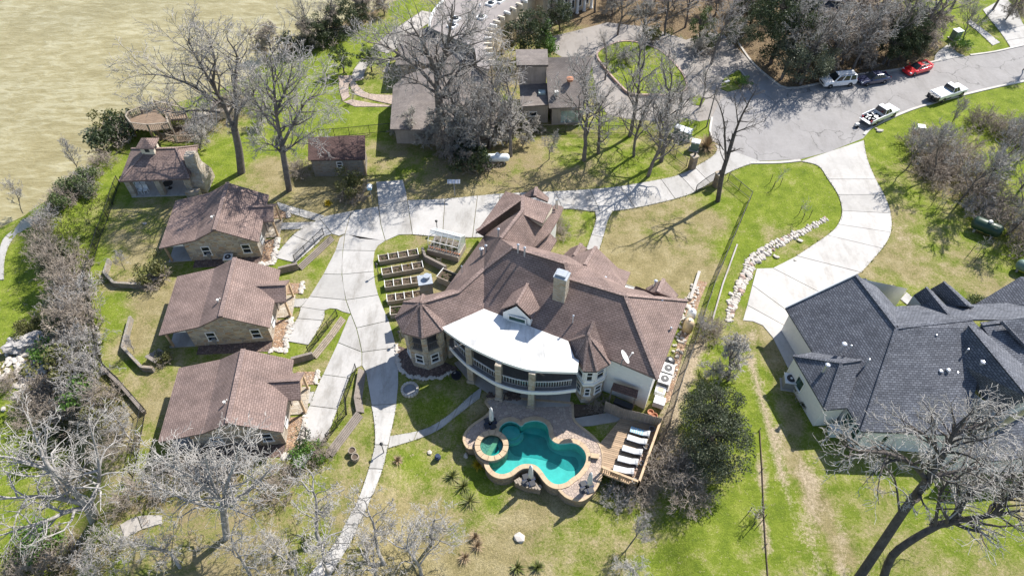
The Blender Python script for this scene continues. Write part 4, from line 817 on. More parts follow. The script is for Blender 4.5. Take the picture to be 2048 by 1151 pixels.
# ------------------------------------------------------------------ three guest cabins (built once at the origin, then copied)
cab = thing('guest_cabin', 'stone cabin with brown gable roof, shadowed by the large tree, nearest the lake pavilion', 'cabin', (0, 0, 0), 0, 'guest cabins along the driveway')
def cabin_parts(c):
    X0, XC, XR, X1, YH = -5.22, -1.15, 1.28, 5.22, 3.76
    zr, zc, ze = 4.75, 3.55, 2.62
    rv = dict(a=Vector((X0, -YH, ze - .1)), b=Vector((X0, YH, ze - .1)), c=Vector((XC, -YH, zc - .12)), d=Vector((XC, YH, zc - .12)), e=Vector((XR, -YH, zr)), f=Vector((XR, YH, zr)), g=Vector((X1, -YH, ze)), h=Vector((X1, YH, ze)))
    roof(c, rv, [('a', 'c', 'd', 'b'), ('c', 'e', 'f', 'd'), ('e', 'g', 'h', 'f')], M['roof'], caps=[('e', 'f')], wide=.42, thick=.16)
    yw = 3.42; wx0, wx1 = -2.75, 4.85
    zat = lambda x: (ze - .1 + (x - X0) / (XC - X0) * (zc - ze)) if x < XC else (zc - .12 + (x - XC) / (XR - XC) * (zr - zc + .12) if x < XR else zr - (x - XR) / (X1 - XR) * (zr - ze))
    pr = [(wx0, zat(wx0)), (XC, zat(XC)), (XR, zat(XR)), (wx1, zat(wx1))]
    for s in (-1, 1):
        mb = MB(); mb.add([(wx0, s * yw, -1.6)] + [(x, s * yw, z - .12) for x, z in pr] + [(wx1, s * yw, -1.6)], [tuple(range(6))]); mb.build('gable_wall', M['stone'], c)
    mb = MB(); mb.add([(wx0, -yw, -1.6), (wx0, yw, -1.6), (wx0, yw, pr[0][1] - .1), (wx0, -yw, pr[0][1] - .1)], [(0, 1, 2, 3)]); mb.build('wall', M['stone'], c)
    mb = MB(); mb.add([(wx1, -yw, -1.6), (wx1, yw, -1.6), (wx1, yw, pr[3][1] - .1), (wx1, -yw, pr[3][1] - .1)], [(0, 1, 2, 3)]); mb.build('wall', M['stone_pale'], c)
    window(c, (wx0, -yw), (wx1, -yw), .27, .95, .75, 2.1, (0, 0)); window(c, (wx0, -yw), (wx1, -yw), .83, .95, .75, 2.1, (0, 0))
    window(c, (wx1, -yw), (wx1, yw), .22, .9, .8, 2.1, (0, 0)); window(c, (wx1, -yw), (wx1, yw), .85, .9, .8, 2.1, (0, 0))
    window(c, (wx0, -yw), (wx0, yw), .3, 1.6, .3, 2.1, (0, 0), rail=False, mull=1, name='patio_door')
    # porch on the lake side: slab, two posts, eave beam, gable-end soffit triangle
    mb = MB(); mb.box((-3.95, 0, -.72), (2.5, 6.9, 1.62)); mb.build('porch_floor', M['slab'], c)
    for s in (-1, 1):
        mb = MB(); mb.box((-4.85, s * 3.3, 1.25), (.2, .2, 2.4)); mb.build('porch_post', M['newwood'], c)
    mb = MB(); mb.box((-4.9, 0, 2.33), (.18, 7.0, .2)); mb.build('porch_beam', M['trim'], c)
    for s in (-1, 1):
        mb = MB(); mb.add([(-4.9, s * 3.5, 2.4), (wx0, s * 3.5, 2.4), (wx0, s * 3.5, zat(wx0) - .2)], [(0, 1, 2)]); mb.build('porch_gable', M['trim'], c)
    # entry gable on the drive side
    y0, y1, ym, xo, xi = -.55, 2.35, .9, 6.35, 3.2
    ev = dict(a=Vector((xo, ym, 3.45)), b=Vector((3.4, ym, 3.52)), c=Vector((xo, y0, 2.5)), d=Vector((5.25, y0, 2.5)), e=Vector((xo, y1, 2.5)), f=Vector((5.25, y1, 2.5)))
    roof(c, ev, [('a', 'b', 'd', 'c'), ('a', 'e', 'f', 'b')], M['roof'], caps=[('a', 'b')], wide=.24, thick=.12, name='entry_roof')
    mb = MB(); mb.add([(xo - .12, y0 + .2, 2.45), (xo - .12, y1 - .2, 2.45), (xo - .12, ym, 3.3)], [(0, 1, 2)]); mb.build('entry_gable', M['newwood'], c)
    for y in (y0 + .2, y1 - .2):
        mb = MB(); mb.box((xo - .2, y, 1.2), (.2, .2, 2.5)); mb.build('entry_post', M['newwood'], c)
        mb = MB(); mb.beam((xo - .2, y, 2.4), (4.9, y, 2.4), .16, .2); mb.build('entry_beam', M['newwood'], c)
    mb = MB(); mb.beam((xo - .2, y0 + .2, 2.42), (xo - .2, y1 - .2, 2.42), .16, .2); mb.build('entry_beam', M['newwood'], c)
    mb = MB(); mb.box((5.6, ym, -.7), (1.5, 2.9, 1.6)); mb.build('entry_step', M['stone_pale'], c)
    mb = MB(); mb.box((wx1 + .04, ym, 1.1), (.08, 1.0, 2.05)); d_ = mb.build('door', M['greywood'], c)
    mb = MB(); mb.box((wx1 + .12, ym - .38, 1.05), (.08, .08, .14)); mb.build('handle', M['steel'], d_)
    mb = MB(); mb.lathe((.55, -1.6, 4.15), [(.07, 0), (.07, .45), (.13, .46), (.13, .55)], 8); mb.lathe((.7, -1.35, 4.2), [(.05, 0), (.05, .4)], 8); mb.build('vent_pipe', M['offwhite'], c)
    mb = MB(); mb.box((-.6, -yw - .12, .9), (.35, .2, .5)); mb.tube([(-.6, -yw - .1, .6), (-.6, -yw - .1, -.2)], .05); mb.build('meter_box', M['grey'], c)
cabin_parts(cab)
CABS = [(-32.67, 54.52), (-28.84, 43.06), (-25.13, 31.84)]
CROT = R(4.75)
cab.location = (*CABS[0], 0); cab.rotation_euler = (0, 0, CROT)
copy_tree(cab, None, (*CABS[1], 0), CROT, None, 'stone cabin with brown gable roof between the two other cabins')
copy_tree(cab, None, (*CABS[2], 0), CROT, None, 'stone cabin with brown gable roof next to the bare pale trees, farthest from the pavilion')
def cl(k, x, y, z=0):
    c, s = math.cos(CROT), math.sin(CROT); return Vector((CABS[k][0] + c * x - s * y, CABS[k][1] + s * x + c * y, z))
# gravel beds with pale edging stones beside each cabin
def rock_mesh(seed, jag=0.28, sub=1, flat=0.65):
    rnd = random.Random(seed); bm = bmesh.new(); bmesh.ops.create_icosphere(bm, subdivisions=sub, radius=0.5)
    for v_ in bm.verts:
        k = 1 + rnd.uniform(-jag, jag); v_.co = Vector((v_.co.x * k * 1.15, v_.co.y * k, v_.co.z * k * flat))
    me = bpy.data.meshes.new('stone'); bm.to_mesh(me); bm.free(); uv_for(me); return me
from mathutils import noise as mnoise
def boulder_mesh(seed, sub, flat, amp=.22):
    bm = bmesh.new(); bmesh.ops.create_icosphere(bm, subdivisions=sub, radius=.5); o_ = Vector((seed * 3.1, seed * 1.7, seed))
    for v_ in bm.verts:
        n = v_.co.normalized(); d = mnoise.noise(n * 1.4 + o_) * amp + mnoise.noise(n * 3.6 + o_) * amp * .55 + abs(mnoise.noise(n * 8 + o_)) * amp * -.35 + mnoise.noise(n * 17 + o_) * amp * .12
        q = n * (.5 + d); q.z = min(q.z * flat, .26 + .05 * mnoise.noise(n * 6 + o_)); v_.co = q
    me = bpy.data.meshes.new('stone'); bm.to_mesh(me); bm.free(); uv_for(me); return me
ROCKS = [rock_mesh(i) for i in range(6)]
def rock_batch(name, spots, mat, parent=None, base=None):
    """many small stones joined: (x,y,z,size)"""
    rnd = random.Random(len(spots)); mb = MB()
    for x, y, z, s in spots:
        m_ = ROCKS[rnd.randrange(6)]; a = rnd.uniform(0, 6.28); ca_, sa = math.cos(a), math.sin(a); st = rnd.uniform(.8, 1.5)
        mb.add([(x + s * (v_.co.x * st * ca_ - v_.co.y * sa), y + s * (v_.co.x * st * sa + v_.co.y * ca_), z + s * v_.co.z) for v_ in m_.vertices], [tuple(p.vertices) for p in m_.polygons])
    o = mb.build(name, mat, parent); o['kind'] = 'stuff'; return o
rnd = random.Random(5)
for k in range(3):
    g = [cl(k, *p) for p in ((4.85, -4.6), (6.1, -4.2), (6.35, -.8), (4.85, -.8))]; g2 = [cl(k, *p) for p in ((4.85, 2.6), (6.9, 2.6), (6.9, 4.0), (4.85, 4.2))]
    gb = structure('gravel_bed'); 
    for q in (g, g2):
        mb = MB(); mb.prism(q, -1.4, [max(0.0, gz(p.x, p.y)) + .05 for p in q]); mb.build('gravel', M['gravel'], gb)
    spots = []
    for i in range(46):
        t = i / 45; p = cl(k, 6.25 + rnd.uniform(-.2, .2), -4.4 + t * 3.6); spots.append((p.x, p.y, .08, rnd.uniform(.22, .46)))
    for i in range(24):
        t = i / 23; p = cl(k, 4.7 + t * 1.6, -4.6 + rnd.uniform(-.2, .2)); spots.append((p.x, p.y, .06, rnd.uniform(.22, .46)))
    for i in range(22):
        p = cl(k, 6.9 + rnd.uniform(-.15, .15), 2.6 + 1.5 * i / 21); spots.append((p.x, p.y, .08, rnd.uniform(.22, .42)))
    rock_batch('edging_stones', spots, M['rock'], gb)
    q = [cl(k, *p) for p in ((-2.4, -3.45), (4.8, -3.45), (4.8, -4.7), (-2.4, -4.5))]; mb = MB(); mb.prism(q, -1.4, .04); mb.build('dark_gravel', M['gravel_dark'], gb)
def ac_unit(p, rz, label, group=None, big=1.0):
    u = thing('air_conditioner', label, 'air conditioner', p, 0, group); s = big
    mb = MB(); mb.box((p[0], p[1], p[2] + .05), (1.1 * s, 1.1 * s, .1), rz); mb.build('pad', M['slab_old'], u)
    mb = MB(); mb.box((p[0], p[1], p[2] + .5 * s), (.9 * s, .9 * s, .8 * s), rz); bevel(mb.build('casing', M['grey'], u), .04)
    mb = MB(); mb.box((p[0], p[1], p[2] + .92 * s), (.95 * s, .95 * s, .06), rz); mb.build('lid', M['offwhite'], u)
    mb = MB(); mb.lathe((p[0], p[1], p[2] + .955 * s), [(.33 * s, 0), (.33 * s, .03), (.1, .03)], 18); g_ = mb.build('fan_grille', M['dark'], u)
    mb = MB(); mb.lathe((p[0], p[1], p[2] + .985 * s), [(.09 * s, 0), (.09 * s, .03)], 10); mb.build('hub', M['offwhite'], g_)
    return u
p = cl(0, 1.55, -4.1, .03); ac_unit(p, CROT, 'grey air conditioner on dark gravel between the tree-shaded cabin and its neighbour')
# ------------------------------------------------------------------ lake pavilion
pav = thing('lake_pavilion', 'open stone pavilion with brown hip roof and square cupola at the lake shore', 'pavilion', (-41.8, 64.2, 0))
pv = dict(a=(238, 362, 2.8), b=(263, 297, 2.8), c=(396, 291, 2.8), d=(378, 357, 2.8), r1=(296, 298, 4.6), r2=(352, 296, 4.6))
roof(pav, pv, [('a', 'd', 'r2', 'r1'), ('a', 'r1', 'b'), ('b', 'r1', 'r2', 'c'), ('c', 'r2', 'd')], M['roof'], caps=[('r1', 'r2'), ('a', 'r1'), ('d', 'r2'), ('b', 'r1'), ('c', 'r2')], wide=.25)
ft = [V3(pv[k]) for k in 'adcb']; fl = offset_poly([(p.x, p.y) for p in ft], 0.25)
mb = MB(); mb.prism(fl, -1.5, 0.14); mb.build('floor', M['slab'], pav)
fi = offset_poly([(p.x, p.y) for p in ft], 0.6)
for k, (x, y) in enumerate([fi[0], ((fi[0][0] + fi[1][0]) / 2, (fi[0][1] + fi[1][1]) / 2), fi[1], fi[2], ((fi[3][0] + fi[2][0]) / 2, (fi[3][1] + fi[2][1]) / 2), fi[3]]):
    mb = MB(); mb.box((x, y, 1.35), (.62, .62, 2.7)); mb.build('stone_pillar', M['stone_pale'], pav)
for k in range(4):
    a, b_ = fi[k], fi[(k + 1) % 4]; mb = MB(); mb.beam((*a, 2.62), (*b_, 2.62), .2, .28); mb.build('beam', M['newwood'], pav)
cu = at(301, 318, 4.6); cu = Vector((-42.6, 64.6, 4.1)); cuw = 1.0
mb = MB(); mb.box((cu.x, cu.y, 4.75), (1.5, 1.4, 1.3)); mb.build('cupola_wall', M['cream'], pav)
mb = MB()
for sx, sy in ((0, -1), (1, 0)): mb.box((cu.x + sx * .76, cu.y + sy * .71, 4.85), (.5 if sx == 0 else .03, .5 if sy == 0 else .03, .5))
mb.build('cupola_opening', M['dark'], pav)
q = [Vector((cu.x + sx * 1.05, cu.y + sy * 1.0, 5.35)) for sx, sy in ((-1, -1), (1, -1), (1, 1), (-1, 1))]
roof(pav, dict(a=q[0], b=q[1], c=q[2], d=q[3], t=Vector((cu.x, cu.y, 6.1))), [('a', 'b', 't'), ('b', 'c', 't'), ('c', 'd', 't'), ('d', 'a', 't')], M['roof'], caps=[], name='cupola_roof', thick=.1)
cx = at(398, 350, 1.5); mb = MB(); mb.rings([[(cx.x + sx * w_, cx.y + sy * d_, z) for sx, sy in ((-1, -1), (1, -1), (1, 1), (-1, 1))] for w_, d_, z in ((1.0, 1.6, -.3), (1.0, 1.5, 1.4), (.65, .75, 3.0), (.55, .55, 4.7))]); mb.build('chimney', M['stone_pale'], pav)
mb = MB(); mb.box((cx.x - .3, cx.y - 2.2, .5), (1.6, .7, 1.0)); mb.build('grill_counter', M['stone_pale'], pav)
rnd = random.Random(3)
def patio_chair(p, rz, label, group):
    c = thing('patio_chair', label, 'chair', p, rz, group)
    mb = MB(); mb.box((0, 0, .42), (.5, .5, .06)); mb.local('seat', M['white'], c)
    mb = MB(); mb.box((0, .24, .72), (.5, .06, .55), rx=R(-8)); mb.local('backrest', M['white'], c)
    for sx in (-1, 1):
        for sy in (-1, 1): mb = MB(); mb.box((sx * .22, sy * .22, .2), (.05, .05, .4)); mb.local('leg', M['white'], c)
    return c
pc = patio_chair(at(272, 386, .14), R(8), 'white patio chair in the row inside the lake pavilion', 'white chairs in the pavilion')
for px in ((283, 385), (294, 384), (268, 380), (279, 379), (290, 378)): copy_tree(pc, None, at(*px, .14), R(rnd.uniform(-15, 25)))
tb = thing('dining_table', 'dark round table with stools under the pavilion roof beside the chimney', 'table', at(340, 376, .14)); tp_ = tb.location
mb = MB(); mb.lathe((tp_.x, tp_.y, .86), [(.6, 0), (.62, .03), (.6, .06)], 16); mb.build('table_top', M['dark'], tb)
mb = MB(); mb.lathe((tp_.x, tp_.y, .14), [(.3, 0), (.06, .08), (.06, .73)], 10); mb.build('pedestal', M['iron'], tb)
# ------------------------------------------------------------------ stone shed
sh = thing('stone_shed', 'small stone shed with dark red lean-to roof and one white window', 'shed', (-21.4, 67, 0))
sv = dict(a=at(616, 320, 2.75), b=at(730, 318, 2.75), c=at(730, 270, 3.55), d=at(616, 274, 3.55))
roof(sh, sv, [('a', 'b', 'c', 'd')], M['roof_old'], thick=.16)
sp_ = inset3([tuple(sv[k]) for k in 'abcd'], 0.25, -.17); walls(sh, sp_, M['stone_shed'], -.2)
window(sh, sp_[0], sp_[1], .53, .75, 1.35, 2.25, (-21, 67)); mb = MB(); mb.beam(sp_[1][:2] + (0.0,), sp_[1][:2] + (2.6,), .16); mb.build('corner_board', M['newwood'], sh)
# ------------------------------------------------------------------ lake deck
dk = thing('lake_deck', 'raised wooden lookout deck with railings above the lake, behind the pavilion', 'deck', (-45, 72, -1.5))
def boards(parent, poly, z, wd, ang, mat, th=.05, gap=.02, name='board', mats=None):
    """separate boards clipped to a polygon, laid along ang"""
    c, s = math.cos(-ang), math.sin(-ang); rot = [(p[0] * c - p[1] * s, p[0] * s + p[1] * c) for p in poly]
    ymin, ymax = min(p[1] for p in rot), max(p[1] for p in rot); y = ymin; k = 0
    while y < ymax - 1e-3:
        y0, y1 = y + gap / 2, min(y + wd, ymax) - gap / 2; ym = (y0 + y1) / 2
        for yy in (ym,):
            xs_ = []
            for i in range(len(rot)):
                (ax, ay), (bx, by) = rot[i], rot[(i + 1) % len(rot)]
                if (ay > yy) != (by > yy): xs_.append(ax + (yy - ay) * (bx - ax) / (by - ay))
            xs_.sort()
            for x0, x1 in zip(xs_[::2], xs_[1::2]):
                if x1 - x0 < .1: continue
                q = [(x0, y0), (x1, y0), (x1, y1), (x0, y1)]; c2, s2 = math.cos(ang), math.sin(ang)
                mb = MB(); mb.prism([(a * c2 - b2 * s2, a * s2 + b2 * c2) for a, b2 in q], z - th, z + (k % 3) * .004); mb.build(name, mat if mats is None else mats[k % len(mats)], parent)
        y += wd; k += 1
oct_ = [at(x, y, 2.2) for x, y in ((258, 245), (262, 237), (285, 227), (310, 218), (338, 245), (342, 258), (300, 262), (268, 258))]
boards(dk, [(p.x, p.y) for p in oct_], 2.2, .28, R(20), M['dockwood'])
seg_rail(dk, [tuple(p) for p in oct_[4:]] + [tuple(p) for p in oct_[:4]], 0, 1.0, M['oldwood'], post=.14, bal=.06, step=.22, cap=.16)
for p in oct_[::2] + [Vector((-45.5, 72.2, 2.2))]:
    mb = MB(); mb.beam((p.x, p.y, -6), (p.x, p.y, 2.2), .2); mb.build('pile', M['dockwood'], dk)
ramp = [at(314, 214, 2.2), at(372, 228, 1.2), at(376, 238, 1.2), at(340, 240, 2.2)]
mb = MB(); mb.add([tuple(p) for p in ramp] + [(p.x, p.y, p.z - .15) for p in ramp], [(0, 1, 2, 3), (7, 6, 5, 4), (0, 4, 5, 1), (1, 5, 6, 2), (2, 6, 7, 3), (3, 7, 4, 0)]); mb.build('ramp', M['dockwood'], dk)
seg_rail(dk, [tuple(ramp[0]), tuple(ramp[1])], 0, 1.0, M['oldwood'], post=.13, bal=.05, step=.25, cap=.15); seg_rail(dk, [tuple(ramp[3]), tuple(ramp[2])], 0, 1.0, M['oldwood'], post=.13, bal=.05, step=.25, cap=.15)
low = [at(x, y, .1) for x, y in ((305, 274), (372, 248), (405, 262), (395, 283), (352, 284))]
boards(dk, [(p.x, p.y) for p in low], .1, .3, R(12), M['dockwood'])
seg_rail(dk, [tuple(low[0]), tuple(low[4]), tuple(low[3])], 0, 1.0, M['oldwood'], post=.13, bal=.05, step=.25)
mb = MB(); mb.beam(tuple(at(338, 240, 3.2)), tuple(at(355, 284, .6)), .12, .1); mb.build('stair_rail', M['oldwood'], dk)
sw = MB(); q = [gr(x, y) for x, y in ((395, 248), (470, 232), (470, 226), (400, 238))]; sw.prism([(p.x, p.y) for p in q], -5.0, 1.0); tag(sw.build('retaining_wall', M['cream'], base=q[0]), 'cream rendered retaining wall on the shore behind the tall bare tree', 'wall')
# ------------------------------------------------------------------ charcoal-roofed house on the right
nh = thing('white_house', 'white house with sprawling charcoal shingle roof at the end of the wide pale driveway', 'house', (34, 36, 0))
NV = dict(a=(1571, 615, 3.4), b=(1711.5, 549, 7.0), c=(1793.6, 655, 7.0), e=(1724, 862, 3.4), f=(1943, 638.5, 7.0), n1=(1790, 612, 5.0), n2=(1755, 574, 5.2), n3=(1936, 605, 5.0), s2=(1930, 870, 3.4), s3=(1965, 720, 5.8), g=(1960, 655, 7.0))
roof(nh, NV, [('a', 'b', 'c', 'e'), ('c', 'f', 'g', 's3', 's2', 'e'), ('b', 'n2', 'n1', 'c'), ('c', 'n1', 'n3', 'f')], M['slate'], caps=[('b', 'c'), ('c', 'f'), ('c', 'e')], capmat=M['slate'], wide=.3)
mb = MB(); mb.beam(at(1571, 615, 3.44), at(1711.5, 549, 7.04), .12, .2); mb.build('rake_trim', M['trim'], nh)
A, E_, B = at(1571, 615, 3.3), at(1724, 862, 3.3), at(1711.5, 549, 6.8); dn = Vector((.976, .218, 0)); dv_ = (E_ - A).normalized()
A2, E2_ = A + dn * .4 + dv_ * .4, E_ + dn * .4 - dv_ * .2
gp = B - dn * 0 + dv_ * .4; far = A2 + dn * 12.6
walls(nh, [(E2_.x, E2_.y, 3.3), (A2.x, A2.y, 3.3), (gp.x, gp.y, 6.75), (far.x, far.y, 3.3)], M['stucco'], -.2, closed=False)
q = [E2_, E2_ + Vector((14, -1.2, 0))]; walls(nh, [(p.x, p.y, 3.3) for p in q], M['stucco'], -1.5, closed=False)
window(nh, E2_, q[1], .12, 1.6, .8, 2.5, (34, 40), frame=M['trim'], pane=M['glass_green'], mull=1, rail=False)
window(nh, A2, E2_, .88, 1.2, .8, 2.6, (36, 38), pane=M['glass_green']); window(nh, A2, E2_, .96, .9, .8, 2.6, (36, 38), pane=M['glass_green'])
# west wing
wv = dict(nw=(1586.5, 711, 3.35), sw=(1650, 819, 3.35), t=(1683, 725, 5.3), t2=(1723, 719, 5.35), se=(1694, 815, 3.4), n=(1624, 704, 3.5))
roof(nh, wv, [('nw', 'sw', 't'), ('nw', 't', 't2', 'n'), ('t', 'sw', 'se', 't2')], M['slate'], caps=[('nw', 't'), ('t', 't2'), ('t', 'sw')], capmat=M['slate'], wide=.25)
wp = [at(1590, 712, 3.25), at(1651, 814, 3.25), at(1692, 811, 3.25)]; walls(nh, [(at(1626, 706, 3.2).x, at(1626, 706, 3.2).y, 3.3)] + [(p.x, p.y, 3.25) for p in wp], M['stucco'], -.2, closed=False)
window(nh, wp[0], wp[1], .36, 1.1, .9, 2.4, (36, 33), pane=M['glass_green'], rail=False)
# south cross wing and the long eastern wing
roof(nh, dict(a=(1832, 734, 5.2), b=(1903, 719, 5.6), c=(1928, 775, 3.7), d=(1866, 850, 3.4), e=(1850, 800, 4.2)), [('a', 'b', 'c', 'd', 'e')], M['slate'], thick=.18)
mb = MB(); x_ = [at(1832, 734, 5.15), at(1850, 800, 4.1), at(1866, 850, 3.3)]; mb.add([tuple(p) for p in x_] + [(p.x, p.y, 2.0) for p in x_[::-1]], [(0, 1, 2, 3, 4, 5)]); mb.build('wall', M['stucco'], nh)
gv = dict(t=(1937.7, 649.5, 7.4), b=(2060, 797, 7.4), l=(1903, 718, 5.2), l2=(1996, 823, 4.0), r=(1962, 653, 6.6), r2=(2110, 790, 5.0))
roof(nh, gv, [('t', 'l', 'l2', 'b'), ('t', 'b', 'r2', 'r')], M['slate'], caps=[('t', 'b')], capmat=M['slate'], wide=.25)
G1, G2, G3 = at(1994, 822, 3.9), at(2058, 795, 7.2), at(2110, 790, 4.8)
walls(nh, [tuple(at(1930, 770, 4.2)), tuple(G1), tuple(G2), tuple(G3)], M['stucco'], -.3, closed=False); window(nh, G1, (G3.x, G3.y), .35, 1.8, 2.0, 3.6, (40, 40), pane=M['glass_green'], rail=False, mull=1)
roof(nh, dict(a=(1962, 648, 7.0), b=(2030, 640, 7.0), c=(2120, 720, 5.4), d=(2120, 800, 4.2), e=(2040, 760, 5.0)), [('a', 'b', 'c', 'd', 'e')], M['slate'], caps=[('a', 'b')], capmat=M['slate'])
roof(nh, dict(a=(2003, 642, 7.6), b=(2048, 634, 7.7), c=(2180, 640, 7.7), d=(2180, 740, 5.4), e=(2050, 692, 6.4)), [('a', 'b', 'c', 'd', 'e')], M['slate'])
mb = MB(); mb.beam(at(2003, 642, 7.55), at(2050, 692, 6.35), .15, .3); mb.build('rake_trim', M['slate'], nh)
# north side: gablets over the entrance, pale lit slope
roof(nh, dict(a=(1793.6, 655, 6.95), n=(1786, 612, 4.8), m=(1850, 612, 4.8), o=(1945, 608, 4.8), p=(2048, 604, 5.2), q=(2150, 600, 5.4), r=(2150, 640, 7.2), f=(1943, 638.5, 6.95)), [('a', 'n', 'm', 'o', 'f'), ('f', 'o', 'p', 'q', 'r')], M['slate'])
for (tp, bt, l, k) in (((1852, 574, 6.0), (1897, 629, 6.3), (1828, 589, 4.6), (1858, 624, 4.9)), ((1887, 563, 6.0), (1935, 611, 6.3), (1862, 577, 4.6), (1896, 609, 5.0))):
    r_ = (tp[0] + 14, tp[1] + 8, 4.9); rk = (bt[0] + 14, bt[1] + 2, 5.6)
    roof(nh, dict(t=tp, b=bt, l=l, k=k, r=r_, rk=rk), [('t', 'b', 'k', 'l'), ('t', 'r', 'rk', 'b')], M['slate'], caps=[('t', 'b')], capmat=M['slate'], wide=.2, thick=.14)
    w0, w1, w2 = at(*l), at(*tp), at(*r_); mb = MB(); mb.add([tuple(w0), tuple(w1), tuple(w2), (w2.x, w2.y, 2), (w0.x, w0.y, 2)], [(0, 1, 2, 3, 4)]); mb.build('gable_wall', M['stucco'], nh)
    k3 = at(*k); mb = MB(); mb.add([tuple(w0 - Vector((0, 0, .1))), tuple(k3 - Vector((0, 0, .1))), (k3.x, k3.y, 3.6), (w0.x, w0.y, 3.2)], [(0, 1, 2, 3)]); mb.build('cheek_wall', M['stucco'], nh)
roof(nh, dict(a=(1725, 556, 5.6), b=(1732, 556, 5.8), c=(1748, 575, 5.6), d=(1738, 574, 5.9)), [('a', 'b', 'c', 'd')], M['slate'])
roof(nh, dict(t=(2041, 553, 6.2), l=(1952, 607, 4.0), k=(2100, 611, 6.4), r=(2140, 560, 6.2)), [('t', 'l', 'k', 'r')], M['slate'])
# low south-east roof and terrace wall
roof(nh, dict(a=(1975, 870, 4.6), b=(2048, 830, 4.8), c=(2150, 800, 4.8), d=(2150, 905, 3.4), e=(1980, 922, 3.4), f=(1925, 905, 3.6)), [('a', 'b', 'c', 'd', 'e', 'f')], M['slate'])
p0, p1 = at(1928, 908, 3.3), at(2150, 906, 3.3); walls(nh, [(p0.x, p0.y, 3.3), (p1.x, p1.y, 3.3)], M['stucco'], -.3, closed=False)
p0, p1, p2 = at(1732, 865, 3.2), at(1870, 855, 3.2), at(1925, 900, 3.2); walls(nh, [(p0.x, p0.y, 3.2), (p1.x, p1.y, 3.2), (p2.x, p2.y, 3.2)], M['stucco'], -.3, closed=False)
for px, py, z, h, r in ((1683, 697, 5.0, .7, .16), (1698, 698, 5.2, .5, .07), (1649, 740, 4.5, .8, .15), (1733, 727, 5.3, .6, .07), (1867, 677, 6.2, .5, .07), (1929, 707, 6.0, .6, .07), (1958, 733, 6.0, .7, .17), (1877, 747, 5.1, .4, .13), (1892, 745, 5.2, .4, .13), (1911, 749, 5.0, .3, .11)):
    p = at(px, py, z); vent(nh, (p.x, p.y, p.z), h, r)
p = at(1575, 770); ac_unit(p, R(-10), 'grey round-topped air conditioner against the white west wall of the charcoal-roofed house', None, 1.25)
gb_ = thing('wheeled_bin', 'pale grey lidded bin beside the corner window of the charcoal-roofed house', 'bin', at(1663, 868)); p = gb_.location
mb = MB(); mb.rings([[(p.x + sx * a, p.y + sy * a, z) for sx, sy in ((-1, -1), (1, -1), (1, 1), (-1, 1))] for a, z in ((.3, 0), (.42, 1.0))]); mb.build('body', M['tank'], gb_); mb = MB(); mb.box((p.x, p.y, 1.04), (.92, .92, .1)); mb.build('lid', M['tank'], gb_)
# ------------------------------------------------------------------ taupe house behind the fence
th_ = thing('taupe_house', 'taupe sided two-level house with grey shed roofs among the bare trees', 'house', (6, 77, 0))
tv2 = dict(a=(1090, 115, 6.4), b=(1187, 113, 6.4), c=(1166, 214, 3.0), d=(1098, 216, 3.0))
roof(th_, tv2, [('a', 'd', 'c', 'b')], M['taupe_roof'], thick=.2)
q = [at(1101, 216, 2.9), at(1164, 214, 2.9), at(1184, 115, 6.2), at(1092, 117, 6.2)]; qq = inset3([tuple(p) for p in q], .3, -.1); walls(th_, qq, M['siding'], -.2)
roof(th_, dict(a=(1039, 168, 3.5), b=(1095, 166, 3.7), c=(1101, 209, 3.0), d=(1041, 213, 3.0)), [('a', 'd', 'c', 'b')], M['taupe_roof'], thick=.2)
q2 = inset3([tuple(at(*p)) for p in ((1042, 214, 2.9), (1101, 210, 2.9), (1094, 166, 3.5), (1039, 168, 3.4))], .25, -.1); walls(th_, q2, M['siding'], -.2)
up = [at(1036, 136, 6.0), at(1091, 134, 6.0), at(1091, 124, 6.1), at(1030, 128, 6.1)]
u0, u1 = at(1040, 170, 3.5), at(1092, 168, 3.6); walls(th_, [(u1.x, u1.y + .05, 6.2), (u0.x, u0.y + .05, 6.2), (u0.x - .3, u0.y + 3.5, 6.2), (u1.x, u1.y + 3.5, 6.2)], M['siding'], 2.5, cap=True)
mb = MB(); mb.prism([(u0.x - .5, u0.y - .1), (u1.x + .2, u1.y - .1), (u1.x + .2, u1.y + 3.7), (u0.x - .6, u0.y + 3.7)], 6.2, 6.5); mb.build('parapet', M['taupe_roof'], th_)
window(th_, qq[0], qq[1], .72, 3.0, .3, 2.3, (6, 80), pane=M['glass_pale'], rail=False, mull=2, name='patio_door', frame=M['siding'])
window(th_, q2[0], q2[1], .4, 1.1, 1.2, 1.9, (6, 80), rail=False)
sk = at(1084, 184, 3.5); mb = MB(); mb.box((sk.x, sk.y, 3.45), (.9, .8, .25)); mb.build('skylight', M['glass_pale'], th_)
p = at(1140, 157, 5.3); mb = MB(); mb.lathe((p.x, p.y, p.z - .3), [(.4, 0), (.4, .3), (.48, .32), (.1, .5)], 14); mb.build('roof_ventilator', M['terracotta'], th_)
p = at(1113, 186, 4.2); mb = MB(); mb.box((p.x, p.y, p.z), (.5, .5, .5)); mb.build('roof_ventilator', M['offwhite'], th_)
p = gr(1112, 243); ac_unit(p, 0, 'dark round-fanned air conditioner below the taupe siding')
